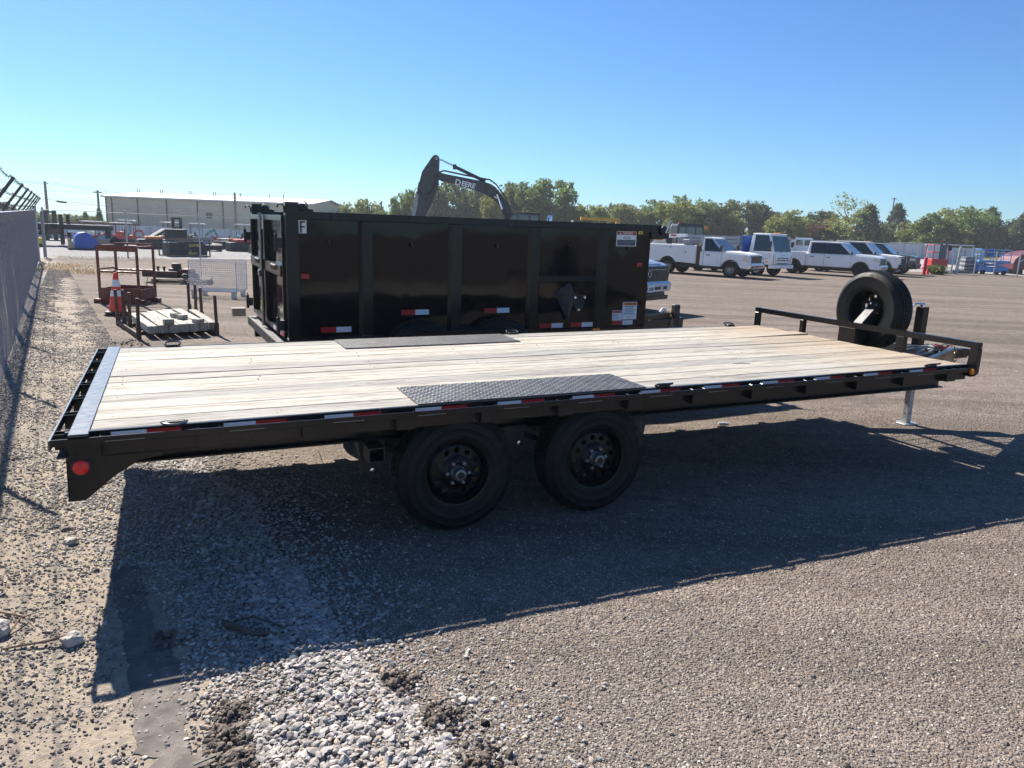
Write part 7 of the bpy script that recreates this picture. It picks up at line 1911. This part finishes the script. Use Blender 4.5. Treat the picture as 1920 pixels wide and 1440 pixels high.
rl_ = thing('scissor_lift', 'red personnel lift with a tall dark grey mast box', 'lift', (30.4, 54.4, zg(30.4, 54.4)), 0.1)
MB().box(-0.55, 0.55, -0.4, 0.4, 0.05, 0.45).build('base', black_matte, rl_, 0.03)
MB().box(-0.62, 0.62, -0.45, 0.45, 0.46, 0.98).build('platform_skirt', red_paint, rl_, 0.02)
for x in (-0.58, 0.58):
    for y in (-0.42, 0.42): MB().tube([(x, y, 0.98), (x, y, 2.0)], 0.035, 6).build('guard_post', red_paint, rl_, smooth=True)
for z in (1.45, 1.98):
    MB().tube([(-0.58, -0.42, z), (0.58, -0.42, z), (0.58, 0.42, z), (-0.58, 0.42, z), (-0.58, -0.42, z)], 0.03, 6).build('guard_rail', red_paint, rl_, smooth=True)
MB().box(-0.20, 0.34, -0.50, -0.46, 0.985, 2.15).build('mast_box', grey_box, rl_, 0.015)
MB().box(-0.02, 0.18, -0.509, -0.501, 1.98, 2.08).build('mast_label', plate_white, rl_)
MB().cbox((0.56, -0.5, 1.75), (0.28, 0.12, 0.3)).build('control_box', black_matte, rl_, 0.03)
bl_ = thing('scissor_lift', 'faded blue scissor lift behind the right hand fence', 'lift', (34.9, 55.2, zg(34.9, 55.2)), 0.05)
MB().box(-1.15, 1.15, -0.4, 0.4, 0.16, 0.55).build('base', lift_blue, bl_, 0.04)
for x in (-0.8, 0.8):
    for y in (-0.38, 0.38): MB().lathe([(0.001, -0.08), (0.16, -0.08), (0.16, 0.08), (0.001, 0.08)], 14, 'y', (x, y, 0.16)).build('wheel', rubber, bl_, smooth=True)
for s in (-1, 1): MB().bar((-0.9, s * 0.3, 0.56), (0.9, s * 0.3, 0.82), 0.05, 0.08).bar((-0.9, s * 0.25, 0.82), (0.9, s * 0.25, 0.56), 0.05, 0.08).build('scissor_arm', lift_blue, bl_)
MB().box(-1.2, 1.2, -0.42, 0.42, 0.83, 1.0).build('platform', lift_blue, bl_, 0.02)
for x in (-1.15, -0.4, 0.4, 1.15):
    for y in (-0.4, 0.4): MB().tube([(x, y, 1.0), (x, y, 1.78)], 0.03, 6).build('guard_post', lift_blue, bl_, smooth=True)
for z in (1.4, 1.78): MB().tube([(-1.15, -0.4, z), (1.15, -0.4, z), (1.15, 0.4, z), (-1.15, 0.4, z), (-1.15, -0.4, z)], 0.028, 6).build('guard_rail', lift_blue, bl_, smooth=True)
MB().box(-0.75, -0.2, -0.44, -0.42, 1.35, 1.77).build('control_panel', blue_paint, bl_, 0.02)
for k, (x, y) in enumerate(((33.45, 55.6), (34.3 - 0.35, 56.2))):
    p = thing('crate_stack', ('taller' if k == 0 else 'second, rear') + ' grey slatted stack behind the right hand fence', 'crate stack', (x - 0.1, y, zg(x, y)), 0.1)
    for j in range(8):
        MB().box(-0.42, 0.42, -0.4, 0.4, 0.15 * j + 0.01, 0.15 * j + 0.115).build('pallet_layer', grey_box if j % 2 else stake_grey, p, 0.01)
MB_ = thing('scrap_plate', 'flat dark plate lying low behind the right hand fence', 'metal plate', (32.5, 54.9, zg(32.5, 54.9)), 0.1)
MB().box(-0.8, 0.6, -0.4, 0.4, 0.0, 0.22).build('plate', grey_box, MB_, 0.03)
mr = thing('maroon_tank', 'rounded maroon tank with a pale curved stripe at the right picture edge', 'tank', (39.6, 57.5, zg(39.6, 57.5)), 0.1)
pr = [(-2.3, 0.35), (2.2, 0.35), (2.3, 0.9)] + [(2.3 * math.cos(t), 0.9 + 0.9 * math.sin(t)) for t in [math.pi * k / 12 for k in range(1, 12)]] + [(-2.35, 0.8)]
MB().prism(pr, -0.9, 0.9).build('shell', maroon_paint, mr, 0.05)
MB().tube([(-1.9, -0.91, 0.95), (-1.3, -0.91, 1.25), (-0.3, -0.91, 1.42), (1.0, -0.91, 1.4)], 0.035, 6).build('stripe', lettering_white, mr)
for x in (-1.5, 1.5): MB().box(x - 0.15, x + 0.15, -0.7, 0.7, 0.0, 0.36).build('cradle', rust_brown, mr)
for x, y, s in ((37.0, 53.7, 0.42), (37.6, 54.0, 0.35)):
    o = MB().cbox((0, 0, s / 2), (s * 1.4, s, s)).build('concrete_block', concrete, None, 0.04); o.location = (x, y, zg(x, y)); o.rotation_euler = (0, 0, 0.3)
    tag(o, 'pale concrete block at the foot of the right fence, ' + ('larger left one' if s > 0.4 else 'smaller right one'), 'concrete block', 'concrete blocks by the right fence')
rm_ = thing('rusty_roller', 'small rusty roller beside the pale blocks at the right edge', 'roller', (38.4, 53.4, zg(38.4, 53.4)))
MB().lathe([(0.001, -0.3), (0.22, -0.3), (0.22, 0.3), (0.001, 0.3)], 16, 'x', (0, 0, 0.22)).build('drum', rust_brown, rm_, smooth=True)
# weeds by the red post
def weed(name, label, x, y, h_, w_, n, mt, cat, leaf_s=0.10):
    t = thing(name, label, cat, (x, y, zg(x, y) + (near_relief(x, y) if y < 30 else 0)))
    b = MB(); st = MB()
    for i in range(n):
        a = rnd.uniform(0, 6.28); q = w_ * math.sqrt(rnd.random()); e = Vector((q * math.cos(a), q * math.sin(a), h_ * rnd.uniform(0.35, 1) * (1 - 0.45 * q / w_)))
        st.tube([(e.x * 0.25, e.y * 0.25, 0), (e.x * 0.7, e.y * 0.7, e.z * 0.6), tuple(e)], 0.006, 4)
        for _ in range(10):
            p = Vector((e.x, e.y, e.z)) * rnd.uniform(0.4, 1.0) + Vector((rnd.gauss(0, 0.06), rnd.gauss(0, 0.06), rnd.gauss(0, 0.04)))
            v = Vector((rnd.gauss(0, 1), rnd.gauss(0, 1), rnd.gauss(0, 0.7))).normalized(); u = v.orthogonal().normalized(); w = v.cross(u)
            b.quad(p - u * leaf_s, p - w * leaf_s * 0.45, p + u * leaf_s, p + w * leaf_s * 0.45)
    b.build('leaves', mt, t); st.build('stems', stick_mat, t)
    return t
weed('weed_clump', 'leafy green weeds growing by the red post', 29.0, 51.6, 0.85, 0.9, 90, leaf_mid, 'weeds')
# dry grass along the far fence and fence end
def grass_tuft(label, spots, n, hmax):
    b = MB()
    for (cx, cy, sx, sy) in spots:
        for _ in range(n):
            x = rnd.gauss(cx, sx); y = rnd.gauss(cy, sy); z = zg(x, y); h_ = rnd.uniform(0.3, 1) * hmax
            a = rnd.uniform(0, 6.28); l = Vector((math.cos(a), math.sin(a), 0)); s = Vector((-l.y, l.x, 0)) * 0.006
            p = Vector((x, y, z)); m = p + Vector((0, 0, h_ * 0.6)) + l * h_ * 0.25; e = p + Vector((0, 0, h_ * 0.75)) + l * h_ * 0.8
            b.add([p - s, p + s, m + s, m - s, e], [(0, 1, 2, 3), (3, 2, 4)])
    b.build('dry_grass', dry_grass, label=label, kind='stuff')
grass_tuft('tufts of straw coloured dry grass at the end of the near fence', [(-14.6, 22.6, 0.5, 0.9), (-13.6, 22.6, 0.7, 0.6), (-12.6, 22.9, 0.7, 0.4), (-14.9, 24.2, 0.3, 0.8), (-15.6, 25.4, 0.4, 0.6)], 240, 0.22)
grass_tuft('dry grass strip along the foot of the far fence', [(-18.6, 31.0, 0.5, 0.3), (-17.6, 31.9, 0.5, 0.35), (-16.6, 32.8, 0.6, 0.4)], 160, 0.14)
grass_tuft('golden dry grass on the bank beyond the white wall', [(-66 + 3 * k, 97 + (k % 2), 1.6, 1.2) for k in range(6)], 420, 1.5)
# ------------------------------------------------------------------ small things on the near ground
def lump(name, label, x, y, r, mat, cat, flat=0.7, seed=0, group=None):
    rn_ = random.Random(seed); bm = bmesh.new()
    bmesh.ops.create_icosphere(bm, subdivisions=3, radius=1.0)
    for v in bm.verts:
        n = mnoise.noise(v.co * 1.4 + Vector((seed * 3.1, 0, 0))) * 0.35 + mnoise.noise(v.co * 4 + Vector((0, seed, 0))) * 0.12
        v.co *= (1 + n); v.co.z *= flat; v.co.x *= 1.2
    bmesh.ops.scale(bm, vec=(r, r, r), verts=bm.verts)
    me = bpy.data.meshes.new(name); bm.to_mesh(me); bm.free()
    o = link(name, me, mat); o.location = (x, y, near_relief(x, y) + r * flat * 0.55); o.rotation_euler = (0, 0, seed)
    return tag(o, label, cat, group)
lump('concrete_lump', 'rough lump of concrete with a stick leaning on it in the tan strip', -1.90, 2.94, 0.038, concrete, 'concrete lump', 0.85, 1)
lump('concrete_lump', 'pale concrete chunk at the left picture edge in the tan strip', -2.22, 2.92, 0.050, concrete, 'concrete lump', 0.7, 2)
lump('concrete_lump', 'grey stone lump lying below the tail light bracket', -2.50, 3.93, 0.034, concrete, 'stone', 0.7, 3)
lump('dirt_lump', 'brown dirt lump near the tail light bracket', -2.63, 4.10, 0.022, clod_mat, 'dirt lump', 0.7, 4)
lump('dirt_lump', 'dark dirt lump among gravel right of the limestone chips', -0.29, 2.56, 0.020, clod_mat, 'dirt lump', 0.9, 5)
lump('dirt_lump', 'small black lump on the brown gravel right of the dirt lump', -0.05, 2.50, 0.014, rubber, 'dirt lump', 0.9, 6)
def stick(label, pts, r, name='stick', mat=None, cat='stick'):
    o = MB().tube([(x, y, z + near_relief(x, y)) for x, y, z in pts], r, 7, True, r * 0.5).build(name, mat or stick_mat, smooth=True)
    return tag(o, label, cat)
stick('brown stick leaning on the rough concrete lump', [(-1.90, 2.96, 0.035), (-1.99, 2.90, 0.02), (-2.07, 2.84, 0.012), (-2.11, 2.79, 0.008)], 0.0075)
stick('forked dry twig beside the pale chunk at the left edge', [(-2.30, 3.06, 0.012), (-2.19, 3.05, 0.02), (-2.10, 2.99, 0.012)], 0.005)
stick('short upright twig crossing the forked dry twig', [(-2.17, 2.93, 0.01), (-2.18, 3.02, 0.03), (-2.17, 3.12, 0.012)], 0.005)
stick('thick dark branch piece lying in the trailer shadow on the gravel', [(-1.30, 3.12, 0.024), (-1.22, 3.07, 0.03), (-1.13, 3.04, 0.022), (-1.03, 3.05, 0.018)], 0.017, 'branch', bark, 'branch')
stick('thin dark twig curving above the branch piece', [(-1.26, 3.14, 0.02), (-1.18, 3.16, 0.035), (-1.05, 3.12, 0.02), (-0.98, 3.08, 0.015)], 0.006, 'branch', bark, 'branch')
stick('thin dry stem arching in the shade behind the flatbed wheel', [(-1.25, 4.62, 0.40), (-1.18, 4.55, 0.27), (-1.07, 4.36, 0.12), (-1.02, 4.26, 0.02)], 0.0022, 'dry_weed', stick_mat, 'weed')
o = MB().prism([(-0.05, -0.012), (0.05, 0.004), (0.052, 0.012), (-0.05, -0.002)], 0.0, 0.005, 'xy').build('metal_strip', plastic_black)
o.location = (-1.01, 2.24, 0.02); o.rotation_euler = (0.1, 0.05, 0.6); tag(o, 'thin dark metal strip on the stones at the bottom picture edge', 'metal strip')
o = MB().tube([(-0.05, 0, 0.012), (0, 0.005, 0.016), (0.05, 0, 0.012)], 0.012, 8).build('plastic_scrap', tape_white, smooth=True)
o.location = (2.17, 7.27, 0.0); tag(o, 'white scrap lying in the sunlit gap under the flatbed', 'scrap')
